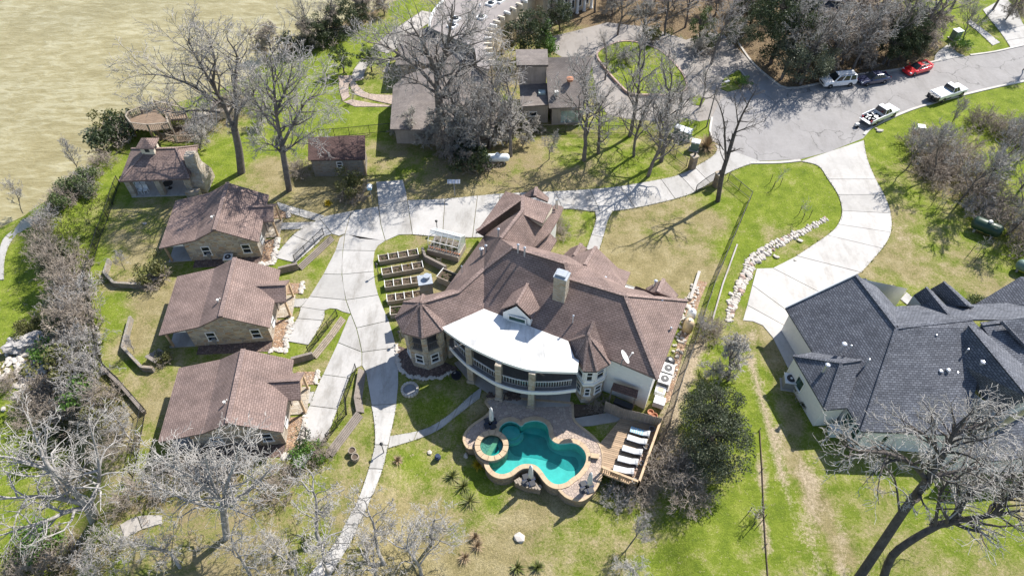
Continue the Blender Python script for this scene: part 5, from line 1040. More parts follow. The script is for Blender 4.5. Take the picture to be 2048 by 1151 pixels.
# ------------------------------------------------------------------ curved house at the top
ch_ = thing('curved_house', 'curved house with pale flat roof, dome skylights and rafter tails along its inner arc', 'house', (-5, 100, 0))
outer = [(930, -60), (905, -22), (888, 0), (874, 14), (865, 28), (860, 42), (859, 55)]; inner = [(944, 92), (962, 104), (972, 122)]
arc = [(1046, 2), (1030, 14), (1012, 26), (995, 40), (984, 52), (977, 64), (973, 78), (973, 95), (976, 110), (980, 128)]
Zt = 5.5
poly = [at(x, y, Zt) for x, y in outer] + [at(x, y, Zt) for x, y in ((900, 74), (944, 91), (950, 100), (955, 135), (978, 138))] + [at(x, y, Zt) for x, y in arc[::-1]] + [at(1080, -30, Zt), at(1120, -70, Zt)]
mb = MB(); mb.prism([(p.x, p.y) for p in poly], Zt - .35, Zt); mb.build('roof', plain('pale_flat_roofing', (0.27, 0.24, 0.225), .9, .15, .6), ch_)
mb = MB()
for a, b_ in zip(outer[:-1], outer[1:]): mb.beam(at(*a, Zt + .1), at(*b_, Zt + .1), .3, .35)
mb.build('parapet', M['trim'], ch_)
walls(ch_, inset3([tuple(p) for p in poly], .6, -.3), M['cream'], -.2)
P_ = [at(x, y, Zt) for x, y in arc]; arcS = smooth_open([tuple(p) for p in P_], 3)
for i, p in enumerate(arcS[::2]):
    j = min(len(arcS) - 1, 2 * i + 1); d = (Vector(arcS[j]) - Vector(arcS[max(0, j - 2)])).normalized(); n = Vector((d.y, -d.x, 0)); n = n if n.x > 0 else -n
    mb = MB(); mb.beam(Vector(p) - n * .3 + Vector((0, 0, .1)), Vector(p) + n * .75 + Vector((0, 0, .1)), .24, .34); mb.build('rafter_tail', M['stucco' if i % 3 == 0 else 'cream'], ch_)
    if i % 2 == 0:
        mb = MB(); mb.beam((p[0] + n.x * .5, p[1] + n.y * .5, 0), (p[0] + n.x * .5, p[1] + n.y * .5, Zt - .1), .45); mb.build('column', M['cream'], ch_)
for px in ((911, 40), (905, 53), (963, 36), (982, 9), (999, 3)):
    p = at(*px, Zt); mb = MB(); mb.box((p.x, p.y, Zt + .12), (1.25, 1.25, .28), rz=R(-35)); s_ = mb.build('skylight', M['white'], ch_)
    mb = MB(); mb.rings([[(p.x + r_ * math.cos(R(k * 30 - 35 + 15)), p.y + r_ * math.sin(R(k * 30 - 35 + 15)), Zt + .26 + h) for k in range(12)] for r_, h in ((.52, 0), (.44, .14), (.25, .24), (.05, .28))]); mb.build('dome', M['glass'], s_, smooth=True)
for px in ((934, 36), (960, 14), (941, 2)): vent(ch_, tuple(at(*px, Zt)), .3, .12, M['white'])
# lower roofs of the curved house toward the lake side
dr2 = thing('low_roofed_wing', 'low grey-brown roofed wing half hidden behind the big bare tree and brush', 'house wing', (-14, 80, 0))
roof(dr2, dict(a=(800, 72, 3.2), b=(856, 54, 4.6), c=(944, 92, 4.6), d=(950, 124, 3.6), e=(790, 130, 3.2)), [('a', 'e', 'd', 'c', 'b')], M['taupe_roof'])
roof(dr2, dict(a=(812, 150, 3.3), b=(880, 128, 4.6), c=(968, 136, 4.6), d=(1002, 208, 3.4), e=(985, 262, 2.9), f=(780, 258, 2.9), g=(786, 172, 3.1)), [('a', 'g', 'f', 'e', 'd', 'c', 'b')], M['taupe_roof'])
walls(dr2, inset3([tuple(at(*p)) for p in ((812, 152, 3.0), (784, 174, 2.9), (782, 256, 2.7), (983, 260, 2.7), (1000, 208, 3.1), (966, 138, 3.4))], .4, -.2), M['siding'], -.2)
walls(dr2, inset3([tuple(at(*p)) for p in ((802, 74, 3.0), (793, 129, 3.0), (946, 122, 3.2), (940, 94, 3.6), (858, 56, 3.6))], .4, -.2), M['siding'], -.2)
# column-fronted wing behind the dark evergreen
cw = thing('columned_wing', 'pale columned house front at the far side of the carriage court', 'house wing', at(1135, 35, 0))
a, b_ = gr(1085, 48), gr(1185, 12); d = (b_ - a).normalized(); n = Vector((d.y, -d.x, 0))
mb = MB(); mb.prism([(a.x, a.y), (b_.x, b_.y), (b_.x - n.x * 8, b_.y - n.y * 8), (a.x - n.x * 8, a.y - n.y * 8)], -.2, 5.0); mb.build('wall', M['cream'], cw)
for k in range(7):
    t = (k + .5) / 7; p = a.lerp(b_, t) + n * .5; mb = MB(); mb.lathe((p.x, p.y, 0), [(.32, 0), (.32, .2), (.24, .25), (.22, 4.5), (.3, 4.6), (.3, 5)], 12); mb.build('column', M['offwhite'], cw, smooth=True)
    if k < 6: window(cw, a, b_, (k + 1) / 7, .9, .8, 3.6, a - n * 5, rail=True)
mb = MB(); mb.prism([(a.x + n.x * .9 - d.x, a.y + n.y * .9 - d.y), (b_.x + n.x * .9 + d.x, b_.y + n.y * .9 + d.y), (b_.x - n.x * 8, b_.y - n.y * 8), (a.x - n.x * 8, a.y - n.y * 8)], 5.0, 5.4); mb.build('flat_roof', M['offwhite'], cw)
# blue-roofed house glimpsed through the wood
bh = thing('far_house', 'blue-grey house corner with white gutter glimpsed through the roadside wood', 'house', gr(1620, 25))
p = bh.location; mb = MB(); mb.prism([(p.x - 3, p.y - .5), (p.x + 4, p.y - 2.5), (p.x + 6, p.y + 5), (p.x - 1, p.y + 7)], -.2, 3.2); mb.build('wall', plain('blue_grey_siding', (.09, .14, .24), .8, .15, 3), bh)
roof(bh, dict(a=p + Vector((-3.4, -1, 3.2)), b=p + Vector((4.4, -3.2, 3.2)), c=p + Vector((6.4, 5.4, 3.2)), d=p + Vector((-1.4, 7.5, 3.2)), e=p + Vector((.5, 2.5, 5.6)), f=p + Vector((2.6, 2, 5.6))), [('a', 'b', 'f', 'e'), ('b', 'c', 'f'), ('c', 'd', 'e', 'f'), ('d', 'a', 'e')], M['taupe_roof'])
mb = MB(); mb.beam(p + Vector((-3.4, -1, 3.25)), p + Vector((4.4, -3.2, 3.25)), .2, .25); mb.build('gutter', M['white'], bh)
# ------------------------------------------------------------------ pool, patio, sun deck
PZ = lambda x, y: (900 + x / 4.6545, 790 + y / 4.6545)
def zp(pts, z): return [at(*PZ(x, y), z) for x, y in pts]
WATER = [(455, 330), (480, 280), (520, 252), (565, 243), (620, 258), (662, 288), (700, 258), (760, 238), (830, 240), (890, 270), (915, 320), (925, 380), (960, 430), (1010, 452), (1070, 450), (1140, 445), (1200, 468), (1250, 520), (1268, 580),
         (1255, 640), (1225, 690), (1180, 740), (1130, 772), (1080, 812), (1010, 830), (950, 815), (900, 770), (850, 700), (800, 655), (740, 640), (670, 645), (610, 675), (560, 715), (490, 735), (430, 722), (385, 685), (362, 635), (380, 560), (430, 470), (460, 400)]
wl = [(p[0], p[1]) for p in smooth_closed([tuple(p) for p in zp(WATER, 0.05)], 3)]
pool = thing('swimming_pool', 'turquoise free-form swimming pool with sandstone coping and round spa', 'pool', at(1060, 900, -1.3))
mb = MB(); n = len(wl); mb.add([(x, y, -1.22) for x, y in wl], [tuple(range(n))]); mb.build('pool_floor', M['plaster'], pool)
mb = MB()
for i in range(n):
    a, b_ = wl[i], wl[(i + 1) % n]; mb.add([(*a, -1.25), (*b_, -1.25), (*b_, .1), (*a, .1)], [(0, 1, 2, 3)])
mb.build('pool_wall', M['plaster'], pool)
# deep end: darker bottom, and the steps at the house side
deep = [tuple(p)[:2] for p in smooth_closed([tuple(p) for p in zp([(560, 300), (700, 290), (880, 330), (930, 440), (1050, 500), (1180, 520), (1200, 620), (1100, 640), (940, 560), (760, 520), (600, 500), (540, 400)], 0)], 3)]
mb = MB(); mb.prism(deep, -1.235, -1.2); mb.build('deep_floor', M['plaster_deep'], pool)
for sc_, z in ((1.0, -.75), (.72, -.45)):
    st = [(565 + 120 * sc_ * math.cos(R(a)), 330 + 85 * sc_ * math.sin(R(a)) - (1 - sc_) * 40) for a in range(0, 360, 20)]; st = [tuple(p)[:2] for p in zp(st, 0)]
    st = [q for q in st if _inside(q[0], q[1], wl)]
    if len(st) > 4: mb = MB(); mb.prism(st, -1.2, z); mb.build('pool_step', M['plaster'], pool)
mb = MB(); mb.add([(x, y, -0.08) for x, y in wl], [tuple(range(n))]); mb.build('water', M['poolwater'], pool)
# coping stones: separate pieces round the rim
outer_ = offset_poly(wl, -0.42); k = 0
step = 4
for i in range(0, n, step):
    idx = [(i + j) % n for j in range(min(step, n - i) + 1)]; q = [wl[j] for j in idx] + [outer_[j] for j in idx[::-1]]
    c = (sum(p[0] for p in q) / len(q), sum(p[1] for p in q) / len(q)); q = [(c[0] + (p[0] - c[0]) * .985, c[1] + (p[1] - c[1]) * .985) for p in q]
    mb = MB(); mb.prism(q, -.02, .14); mb.build('coping_stone', M['coping'], pool)
ro = offset_poly(wl, -0.36); mb = MB()
for i in range(n):
    a, b_ = ro[i], ro[(i + 1) % n]; mb.add([(*a, -2.2), (*b_, -2.2), (*b_, .0), (*a, .0)], [(0, 1, 2, 3)])
mb.build('outer_wall', M['stone_pool'], pool)
# spa
sc0 = at(*PZ(388, 468), .35); sr = 1.02
mb = MB(); mb.lathe((sc0.x, sc0.y, 0), [(sr + .42, -2.2), (sr + .42, .3), (sr + .45, .3), (sr + .45, .42), (sr, .42), (sr, -.6), (.01, -.6)], 32, caps=False); sp0 = mb.build('spa_wall', M['stone_pool'], pool)
for k in range(14):
    a0, a1 = R(k * 360 / 14 + 1), R((k + 1) * 360 / 14 - 1); q = [(sc0.x + r_ * math.cos(a), sc0.y + r_ * math.sin(a)) for r_, a in ((sr, a0), (sr, (a0 + a1) / 2), (sr, a1), (sr + .47, a1), (sr + .47, (a0 + a1) / 2), (sr + .47, a0))]
    mb = MB(); mb.prism(q, .40, .47); mb.build('coping_stone', M['coping'], sp0)
mb = MB(); mb.lathe((sc0.x, sc0.y, 0), [(.02, -.58), (sr - .01, -.57)], 24, caps=False); mb.build('spa_floor', M['plaster_deep'], sp0)
mb = MB(); mb.lathe((sc0.x, sc0.y, 0), [(sr - .01, -.56), (sr - .01, -.1), (sr - .4, -.1), (sr - .4, -.56)], 24, caps=False); mb.build('spa_bench', M['plaster'], sp0)
mb = MB(); mb.lathe((sc0.x, sc0.y, .3), [(.02, 0), (sr, 0.001)], 24, caps=False); mb.build('spa_water', M['poolwater'], sp0)
# patio with the pool cut out of it
outp = [(330, 630), (250, 560), (225, 490), (170, 488), (130, 420), (150, 340), (230, 262), (320, 205), (380, 130), (330, 60), (430, 20), (760, 40), (1100, 70), (1140, 85), (1145, 200), (1180, 262), (1290, 350), (1390, 450), (1425, 560), (1415, 700), (1390, 800), (1330, 900), (1250, 965), (1180, 975), (1080, 940), (1015, 875)]
pat2 = [p[:2] for p in smooth_open([tuple(p) for p in zp(outp, 0.04)], 2)]; ip = offset_poly(wl, -0.2)
rim = [ip[i] for i in range(24 * 3, -1, -1)] + [ip[i] for i in range(n - 1, 36 * 3, -1)]
poly = pat2 + rim
po = structure('pool_patio')
mb = MB(); mb.prism(poly, -.2, .05); mb.build('paving', M['flag'], po)
mb = MB()
for a, b_ in zip(pat2[:-1], pat2[1:]): mb.add([(*a, -2.2), (*b_, -2.2), (*b_, -.05), (*a, -.05)], [(0, 1, 2, 3)])
mb.build('patio_wall', M['stone_pool'], po)
mb = MB()
for a, b_ in zip(pat2[:-1], pat2[1:]): mb.beam((*a, .04), (*b_, .04), .22, .1)
mb.build('patio_edge', M['coping'], po)
# raised sitting bench stones at the east rim
for (x, y) in ((1345, 585), (1300, 560)):
    p = at(*PZ(x, y), .1); 
bs = thing('stone_bench', 'small sandstone bench block on the patio beside the deep end', 'bench', at(*PZ(1345, 580), .05)); p = bs.location
mb = MB(); mb.box((p.x, p.y, .4), (.75, .45, .1), rz=R(-8)); bevel(mb.build('seat', M['coping'], bs), .03); mb = MB(); mb.box((p.x, p.y, .2), (.6, .3, .35), rz=R(-8)); mb.build('base', M['stone_pool'], bs)
# shaded concrete walk by the right turret, planting bed
pw = structure('side_walk'); slab(pw, [tuple(at(*PZ(x, y), 0))[:2] for x, y in ((1145, 215), (1480, 160), (1590, 215), (1560, 240), (1330, 280), (1190, 290))], M['slab_old'], gap=0); 
for c_ in pw.children: c_.location.z += 0.0
mb = MB(); q = zp([(1150, 290), (1330, 285), (1560, 245), (1590, 225), (1395, 445), (1290, 350), (1190, 265)], -.1); mb.prism([(p.x, p.y) for p in q], -1.6, -.08); o = mb.build('patio_lawn', M['ground']); tag(o, kind='structure')
ca = o.data.color_attributes.new('cover', 'FLOAT_COLOR', 'POINT'); ca.data.foreach_set('color', [0.3, 0, 0, 1] * len(o.data.vertices))
mb = MB(); q = zp([(1140, 85), (1290, 90), (1425, 110), (1430, 160), (1150, 205)], -.1); mb.prism([(p.x, p.y) for p in q], -1.6, -.04); tag(mb.build('planting_bed', M['soil']), kind='structure')
# the side walk lies at patio height: carry it on a plinth
mb = MB(); q = zp([(1145, 215), (1480, 160), (1590, 215), (1560, 240), (1330, 280), (1190, 290)], 0); mb.prism([(p.x, p.y) for p in q], -1.6, .02); mb.build('walk_base', M['slab_old'], pw)
# sun deck
dkp = [at(x, y, .1) for x, y in ((1242.7, 836), (1316.8, 854.5), (1275, 972.6), (1202, 943.6), (1206, 904), (1199.7, 886.7))]
sd = thing('sun_deck', 'wooden sun deck of narrow boards with pale timber railing beside the pool', 'deck', (10, 27.5, -1.3))
dd = (dkp[1] - dkp[0]); ang = math.atan2(dd.y, dd.x)
wm = [wood(f'deck_board_{i}', sc((0.40, 0.283, 0.18), k), (0.7, 9, 9), .75, .25) for i, k in enumerate((1.0, .88, 1.1, .95, .8))]
boards(sd, [(p.x, p.y) for p in dkp], .1, .19, ang, M['deckwood'], .05, .025, 'deck_board', wm)
mb = MB()
for p in dkp: mb.beam((p.x * .985 + 10 * .015, p.y * .985 + 27.5 * .015, -2.2), (p.x * .985 + 10 * .015, p.y * .985 + 27.5 * .015, .04), .18)
mb.build('deck_posts', M['greywood'], sd)
mb = MB()
for a, b_ in zip(dkp, dkp[1:] + dkp[:1]): mb.beam(a - Vector((0, 0, .15)), b_ - Vector((0, 0, .15)), .06, .25)
mb.build('rim_joist', M['newwood'], sd)
seg_rail(sd, [tuple(dkp[1]), tuple(dkp[1].lerp(dkp[2], .33)), tuple(dkp[1].lerp(dkp[2], .66)), tuple(dkp[2])], 0, 1.0, M['newwood'], post=.14, bal=.05, step=.16, cap=.2)
seg_rail(sd, [tuple(dkp[2]), tuple(dkp[2].lerp(dkp[3], .5)), tuple(dkp[3])], 0, 1.0, M['newwood'], post=.14, bal=.06, step=.17, cap=.18)
# board fence between deck and kitchen yard
bf = thing('board_fence', 'weathered grey vertical board fence behind the sun deck', 'fence', at(1243, 838, 0))
fp = [at(1207, 823, -.1), at(1242, 838, -.1), at(1318, 857, -.1)]; k = 0
for a, b_ in zip(fp[:-1], fp[1:]):
    L = (b_ - a).length; nb = int(L / .15); d = (b_ - a) / nb; rz = math.atan2(d.y, d.x)
    mb = MB(); mb.beam(a + Vector((0, .06, 1.4)), b_ + Vector((0, .06, 1.4)), .05, .1); mb.beam(a + Vector((0, .06, .5)), b_ + Vector((0, .06, .5)), .05, .1); mb.build('rail', M['greywood'], bf)
    for i in range(nb):
        p = a + d * (i + .5); rnd2 = random.Random(k); mb = MB(); mb.box((p.x, p.y, .88 + rnd2.uniform(-.03, .03)), (.14, .025, 1.85), rz); mb.build('board', M['greywood'], bf); k += 1
# loungers
def lounger(label):
    o = thing('sun_lounger', label, 'sun lounger', (0, 0, 0), 0, 'sun loungers on the deck')
    mb = MB(); mb.box((0, 0, .28), (2.0, .66, .06)); mb.local('frame', M['dark'], o)
    for sx in (-.85, .85):
        for sy in (-.28, .28): mb = MB(); mb.box((sx, sy, .13), (.06, .06, .26)); mb.local('leg', M['dark'], o)
    mb = MB(); mb.box((-.3, 0, .37), (1.35, .62, .14)); bevel(mb.local('mattress', M['cushion'], o), .05, 3)
    mb = MB(); mb.box((.62, 0, .5), (.75, .62, .14), ry=R(-24)); bevel(mb.local('backrest', M['cushion'], o), .05, 3)
    mb = MB(); mb.box((.84, 0, .66), (.26, .4, .1), ry=R(-24)); bevel(mb.local('pillow', M['cushion'], o), .04, 3)
    for s in (-1, 1): mb = MB(); mb.box((.78, s * .36, .42), (.5, .05, .05)); mb.local('armrest', M['dark'], o)
    return o
lg0 = lounger('white cushioned sun lounger on the wooden deck'); spots = [(1735, 432), (1690, 530), (1650, 622), (1610, 712)]; la = ang
for i, s in enumerate(spots):
    o = lg0 if i == 0 else copy_tree(lg0)
    o.scale = (.9, .9, .9)
    p = at(*PZ(*s), .12); o.location = p; o.rotation_euler = (0, 0, la + R(-4 + i * 2))
o = copy_tree(lg0, None, at(*PZ(1762, 358), .12), la - R(3), None, 'sun lounger covered by a blue and white striped towel beside the board fence')
for i in range(7):
    mb = MB(); mb.box((-.85 + i * .22, 0, .452), (.11, .64, .03)); mb.local('towel_stripe', M['bluestripe'], o)
# pots and stones along the deck railing
pots = [((1875, 330), .26), ((1822, 495), .24), ((1778, 648), .2), ((1715, 815), .24)]
pl = None
for i, (s, r_) in enumerate(pots):
    p = at(*PZ(*s), .1); o = thing('plant_pot', 'round dark plant pot on the sun deck along its timber railing', 'pot', p, 0, 'pots along the deck railing')
    mb = MB(); mb.lathe(tuple(p), [(r_ * .7, 0), (r_, .38), (r_ * 1.08, .4), (r_ * 1.08, .45), (r_ * .9, .45), (r_ * .88, .38)], 14, caps=False); mb.build('rim', M['grey'], o)
    mb = MB(); mb.lathe(tuple(p), [(.01, .4), (r_ * .9, .4)], 14, caps=False); mb.build('soil', M['soil'], o)
mb = MB(); q = zp([(1800, 420), (1880, 380), (1760, 780), (1660, 780), (1700, 640)], .13)
sst = []
rnd = random.Random(9)
for i in range(70):
    t = rnd.random(); p = at(*PZ(1815 - 130 * t + rnd.uniform(-25, 25), 420 + 370 * t), .16); sst.append((p.x, p.y, p.z, rnd.uniform(.1, .26)))
rb = rock_batch('stones', sst, M['rock_red']); tag(rb, 'scattered reddish stones along the back of the sun deck', 'stones')
# closed cantilever parasols
def parasol(p, top_lean, label):
    o = thing('closed_parasol', label, 'parasol', p)
    x, y, z = p
    mb = MB()
    for a in (0, 90): mb.box((x, y, z + .06), (1.15, .34, .1), rz=R(a + 20))
    mb.build('base', M['navycloth'], o)
    mb = MB()
    for sx in (-1, 1):
        for sy in (-1, 1): mb.box((x + sx * .3, y + sy * .3, z + .1), (.48, .48, .08), rz=R(20))
    mb.build('base_weight', M['dark'], o)
    mb = MB(); mb.tube([(x, y, z), (x, y, z + 2.7)], .045); mb.build('mast', M['grey'], o)
    rs = []
    for h, r_ in ((.75, .05), (.85, .17), (1.3, .2), (2.0, .17), (2.6, .12), (2.95, .03)):
        rs.append([(x + .12 + (r_ * (1 + .22 * (k % 2))) * math.cos(R(k * 30)), y - .05 + (r_ * (1 + .22 * (k % 2))) * math.sin(R(k * 30)), z + h) for k in range(12)])
    mb = MB(); mb.rings(rs); mb.build('folded_canopy', M['cushion'], o, smooth=True)
    return o
parasol(at(*PZ(375, 265), .06), 0, 'closed white parasol on the shaded patio corner behind the round spa')
ppl = at(*PZ(735, 790), -.35)
pf = thing('parasol_platform', 'small timber-edged stone platform in the bay of the pool wall', 'platform', ppl)
q = zp([(600, 790), (640, 765), (700, 765), (855, 845), (840, 880), (700, 855), (605, 810)], -.4); mb = MB(); mb.prism([(p.x, p.y) for p in q], -1.6, -.42); mb.build('plinth', M['stone_pool'], pf)
boards(pf, [(p.x, p.y) for p in q], -.36, .2, R(-60), M['oldwood'], .05, .02, 'plank')
parasol(ppl, 0, 'closed white parasol on the timber platform in the bay of the pool wall')
parasol(at(*PZ(1275, 855), .08), 0, 'closed white parasol on the sunny patio corner next to the deck railing')
# fire pit, ring of stone before the house, dark gravel bed round the west turret
fpit = thing('fire_pit', 'round stone-rimmed fire pit on the shaded lawn beside the drive', 'fire pit', gr(820, 780)); p = fpit.location
for k in range(16):
    a = R(k * 22.5); mb = MB(); mb.box((p.x + .72 * math.cos(a), p.y + .72 * math.sin(a), p.z + .14), (.26, .24, .32), rz=a + R(90)); bevel(mb.build('rim_stone', M['rock'], fpit), .03)
mb = MB(); mb.lathe((p.x, p.y, p.z), [(.02, .1), (.62, .1)], 18, caps=False); mb.build('ash_bed', M['grey'], fpit)
bed = [at(*q, 0) for q in ((793, 690), (795, 720), (800, 740), (820, 752), (850, 757), (880, 755), (912, 742), (915, 735), (880, 720), (820, 700))]
mb = MB(); mb.prism([(p.x, p.y) for p in bed], -1.2, .06); o = mb.build('gravel_bed', M['gravel_dark']); tag(o, kind='structure')
spots = []; rnd = random.Random(2)
for a, b_ in zip(bed[:7], bed[1:7]):
    for i in range(12): q = a.lerp(b_, i / 12); spots.append((q.x + rnd.uniform(-.1, .1), q.y + rnd.uniform(-.12, .1), .1, rnd.uniform(.2, .42)))
rock_batch('edging_stones', spots, M['rock'], o)
spots = []
for i in range(90):
    q = at(rnd.uniform(975, 1040), rnd.uniform(785, 800), .06); spots.append((q.x, q.y, .08, rnd.uniform(.12, .34)))
rb = rock_batch('stones', spots, M['gravel_dark']); tag(rb, 'loose dark stones at the foot of the porch columns', 'stones')
# ------------------------------------------------------------------ fences and retaining walls
def iron_fence(name, label, path, h=1.3, step=2.4, pick=.17, world=False, post=.07):
    pts = [Vector(p) if world else gr(*p) for p in path]; o = thing(name, label, 'fence', pts[0])
    pk = MB(); rl_ = MB()
    for a, b_ in zip(pts[:-1], pts[1:]):
        L = (b_ - a).length; n = max(1, round(L / step))
        for i in range(n):
            p, q = a.lerp(b_, i / n), a.lerp(b_, (i + 1) / n)
            p = Vector((p.x, p.y, gz(p.x, p.y) if not world else p.z)); q = Vector((q.x, q.y, gz(q.x, q.y) if not world else q.z))
            mb = MB(); mb.box((p.x, p.y, p.z + h / 2), (post, post, h + .1)); mb.build('post', M['iron'], o)
            mb = MB(); mb.beam(p + Vector((0, 0, h - .05)), q + Vector((0, 0, h - .05)), .04, .05); mb.build('top_rail', M['iron'], o); mb = MB(); mb.beam(p + Vector((0, 0, .15)), q + Vector((0, 0, .15)), .04, .05); mb.build('bottom_rail', M['iron'], o)
            m_ = int((q - p).length / pick)
            for j in range(1, m_):
                r_ = p.lerp(q, j / m_); pk.box((r_.x, r_.y, r_.z + h / 2), (.026, .026, h - .15))
    p = pts[-1]; mb = MB(); mb.box((p.x, p.y, (p.z if world else gz(p.x, p.y)) + h / 2), (post, post, h + .1)); mb.build('post', M['iron'], o)
    k = pk.build('pickets', M['iron'], o); k['kind'] = 'stuff'; return o
iron_fence('iron_fence', 'black iron fence running between the lake bank and the cabins', [(240, 368), (234, 382), (217, 438), (203, 471), (175, 563), (190, 651), (206, 731), (244, 768), (292, 822), (282, 880), (268, 955)])
iron_fence('iron_fence', 'black iron fence from the driveway gate down past the big house toward the pool deck', [(1455, 362), (1500, 399), (1470, 470), (1432, 560), (1405, 640), (1385, 700), (1360, 775), (1338, 850), (1310, 920), (1282, 985)])
iron_fence('iron_fence', 'black iron fence between the shed lawn and the neighbouring houses', [(640, 277), (700, 272), (780, 264), (870, 275), (980, 272), (1040, 268), (1130, 266), (1210, 268), (1290, 268), (1322, 290), (1350, 318), (1372, 334)], 1.4)
iron_fence('iron_fence', 'short black iron fence on the log wall beside the first cabin parking bay', [(591, 524), (648, 470)], 1.1, 1.9)
iron_fence('iron_fence', 'short black iron fence on the pale wall beside the middle parking bay', [(618, 706), (675, 632)], 1.1, 1.9)
iron_fence('iron_fence', 'black iron fence bending along the plank wall of the last parking bay', [(713, 740), (692, 800), (694, 828), (655, 880)], 1.1, 1.9)
def log_wall(label, path, n, h, mat, rad=.1, spread=.18, side=1):
    pts = [gr(*p) for p in path]; o = thing('retaining_wall', label, 'wall', pts[0])
    for k in range(n):
        for a, b_ in zip(pts[:-1], pts[1:]):
            d = (b_ - a).normalized(); s = Vector((-d.y, d.x, 0)) * (spread * k * side)
            mb = MB(); mb.beam(a + s + Vector((0, 0, h * (1 - k / n) - .1)), b_ + s + Vector((0, 0, h * (1 - k / n) - .1)), rad * 2, rad * 2.2); mb.build('log', mat, o)
    return o
log_wall('stepped weathered log wall below the first cabin parking bay', [(663, 477), (630, 508), (598, 537)], 4, .5, M['greywood'], .07, .13, 1)
log_wall('pale stepped timber wall below the middle parking bay', [(684, 638), (660, 672), (626, 714)], 4, .5, M['oldwood'], .07, .13, 1)
log_wall('brown plank-stepped wall below the last parking bay', [(720, 742), (711, 800), (716, 828), (655, 908)], 5, .55, M['greywood'], .07, .13, 1)
def stack_wall(label, path, h, mat, n=4, wdt=.32):
    pts = [gr(*p) for p in path]; o = thing('retaining_wall', label, 'wall', pts[0]); 
    for k in range(n):
        for a, b_ in zip(pts[:-1], pts[1:]):
            z = h * (k + .5) / n; mb = MB(); mb.beam(a + Vector((0, 0, z)), b_ + Vector((0, 0, z)), wdt - k * .02, h / n - .02); mb.build('course', mat, o)
    return o
stack_wall('dark timber end wall between the first and middle cabins, at the parking bay', [(560, 546), (598, 537)], .9, M['greywood'])
stack_wall('dark timber end wall between the middle and last cabins, at the parking bay', [(586, 726), (628, 715)], .9, M['greywood'])
stack_wall('dry-stacked stone terrace wall with dark steps west of the first cabin', [(222, 525), (213, 552), (232, 572), (275, 575), (298, 572)], .7, M['stone_shed'])
stack_wall('angled stone terrace wall with dark steps west of the middle cabin', [(265, 640), (250, 700), (288, 740), (310, 742)], .7, M['stone_shed'])
stack_wall('low dark wall under the fence below the bank', [(206, 738), (246, 775), (291, 828)], .5, M['greywood'], 2)
def steps(label, p0, p1, w_, n=4):
    o = thing('timber_steps', label, 'steps', p0); d = (p1 - p0); L = d.length; rz = math.atan2(d.y, d.x)
    for i in range(n):
        p = p0.lerp(p1, (i + .5) / n); mb = MB(); mb.box((p.x, p.y, .12 + .14 * (n - i)), (L / n * .9, w_, .16), rz); bevel(mb.build('tread', M['greywood'], o), .02)
steps('dark timber garden steps beside the leafy shrub behind the first cabin', gr(300, 568), gr(322, 548), 1.4); steps('dark timber garden steps behind the middle cabin', gr(305, 728), gr(330, 705), 1.4)
# ------------------------------------------------------------------ vegetable garden: planters, greenhouse
def planter(c_px, L, W, H, rz, label, cells=4, grp='raised planter boxes beside the drive'):
    p = gr(*c_px); o = thing('planter_box', label, 'planter', p, rz, grp)
    for s in (-1, 1):
        for k in range(3): mb = MB(); mb.box((0, s * W / 2, H * (k + .5) / 3), (L, .07, H / 3 - .015)); mb.local('side_board', M['bedwood'], o)
    for s in (-1, 1): mb = MB(); mb.box((s * L / 2, 0, H / 2), (.07, W, H)); mb.local('end_board', M['bedwood'], o)
    for k in range(cells + 1):
        mb = MB(); mb.box((-L / 2 + L * k / cells, 0, H + .03), (.07, W + .12, .08)); mb.local('cross_bar', M['offwhite'], o)
    mb = MB(); mb.box((0, 0, H * .4), (L - .1, W - .1, H * .75)); mb.local('soil', M['soil'], o)
    rn = random.Random(int(c_px[0])); mb = MB()
    for k in range(60):
        x, y = rn.uniform(-L / 2 + .1, L / 2 - .1), rn.uniform(-W / 2 + .1, W / 2 - .1); s = rn.uniform(.05, .16); a = rn.uniform(0, 3.1)
        mb.add([(x - s * math.cos(a), y - s * math.sin(a), H * .78), (x + s * math.cos(a), y + s * math.sin(a), H * .8), (x + rn.uniform(-.1, .1), y + rn.uniform(-.1, .1), H * .8 + rn.uniform(.05, .22))], [(0, 1, 2)])
    k = mb.local('seedlings', M[rn.choice(['leaf_olive', 'twig_tan', 'leaf_mid'])], o, recalc=False); k['kind'] = 'stuff'
    return o
planter((798, 517), 4.3, .9, .6, R(14), 'long timber planter box nearest the top of the garden bed'); planter((806, 543), 4.4, .9, .6, R(14), 'long timber planter box with yellow flowers, second from the top of the garden bed')
planter((806, 570), 3.7, .9, .6, R(11), 'long timber planter box of bare soil, ending at the tall stone chimney'); planter((810, 598), 3.6, .9, .6, R(11), 'long timber planter box below the tall stone chimney')
planter((795, 628), 1.3, 1.0, .7, R(8), 'small square planter box beside the turret roof', 1); planter((896, 562), 1.8, 1.3, .95, R(-28), 'big square planter box of dry grass against the house roof', 1)
gp0 = gr(895, 500); gh = thing('greenhouse', 'small glass greenhouse with a pitched glazed roof on a timber base beside the drive', 'greenhouse', gp0, R(-19)); L, W, H = 4.0, 2.3, .85; gh.scale = (.88, .88, .88)
mb = MB(); mb.box((0, -.2, H / 2), (L + .2, W + .3, H)); mb.local('timber_base', M['bedwood'], gh)
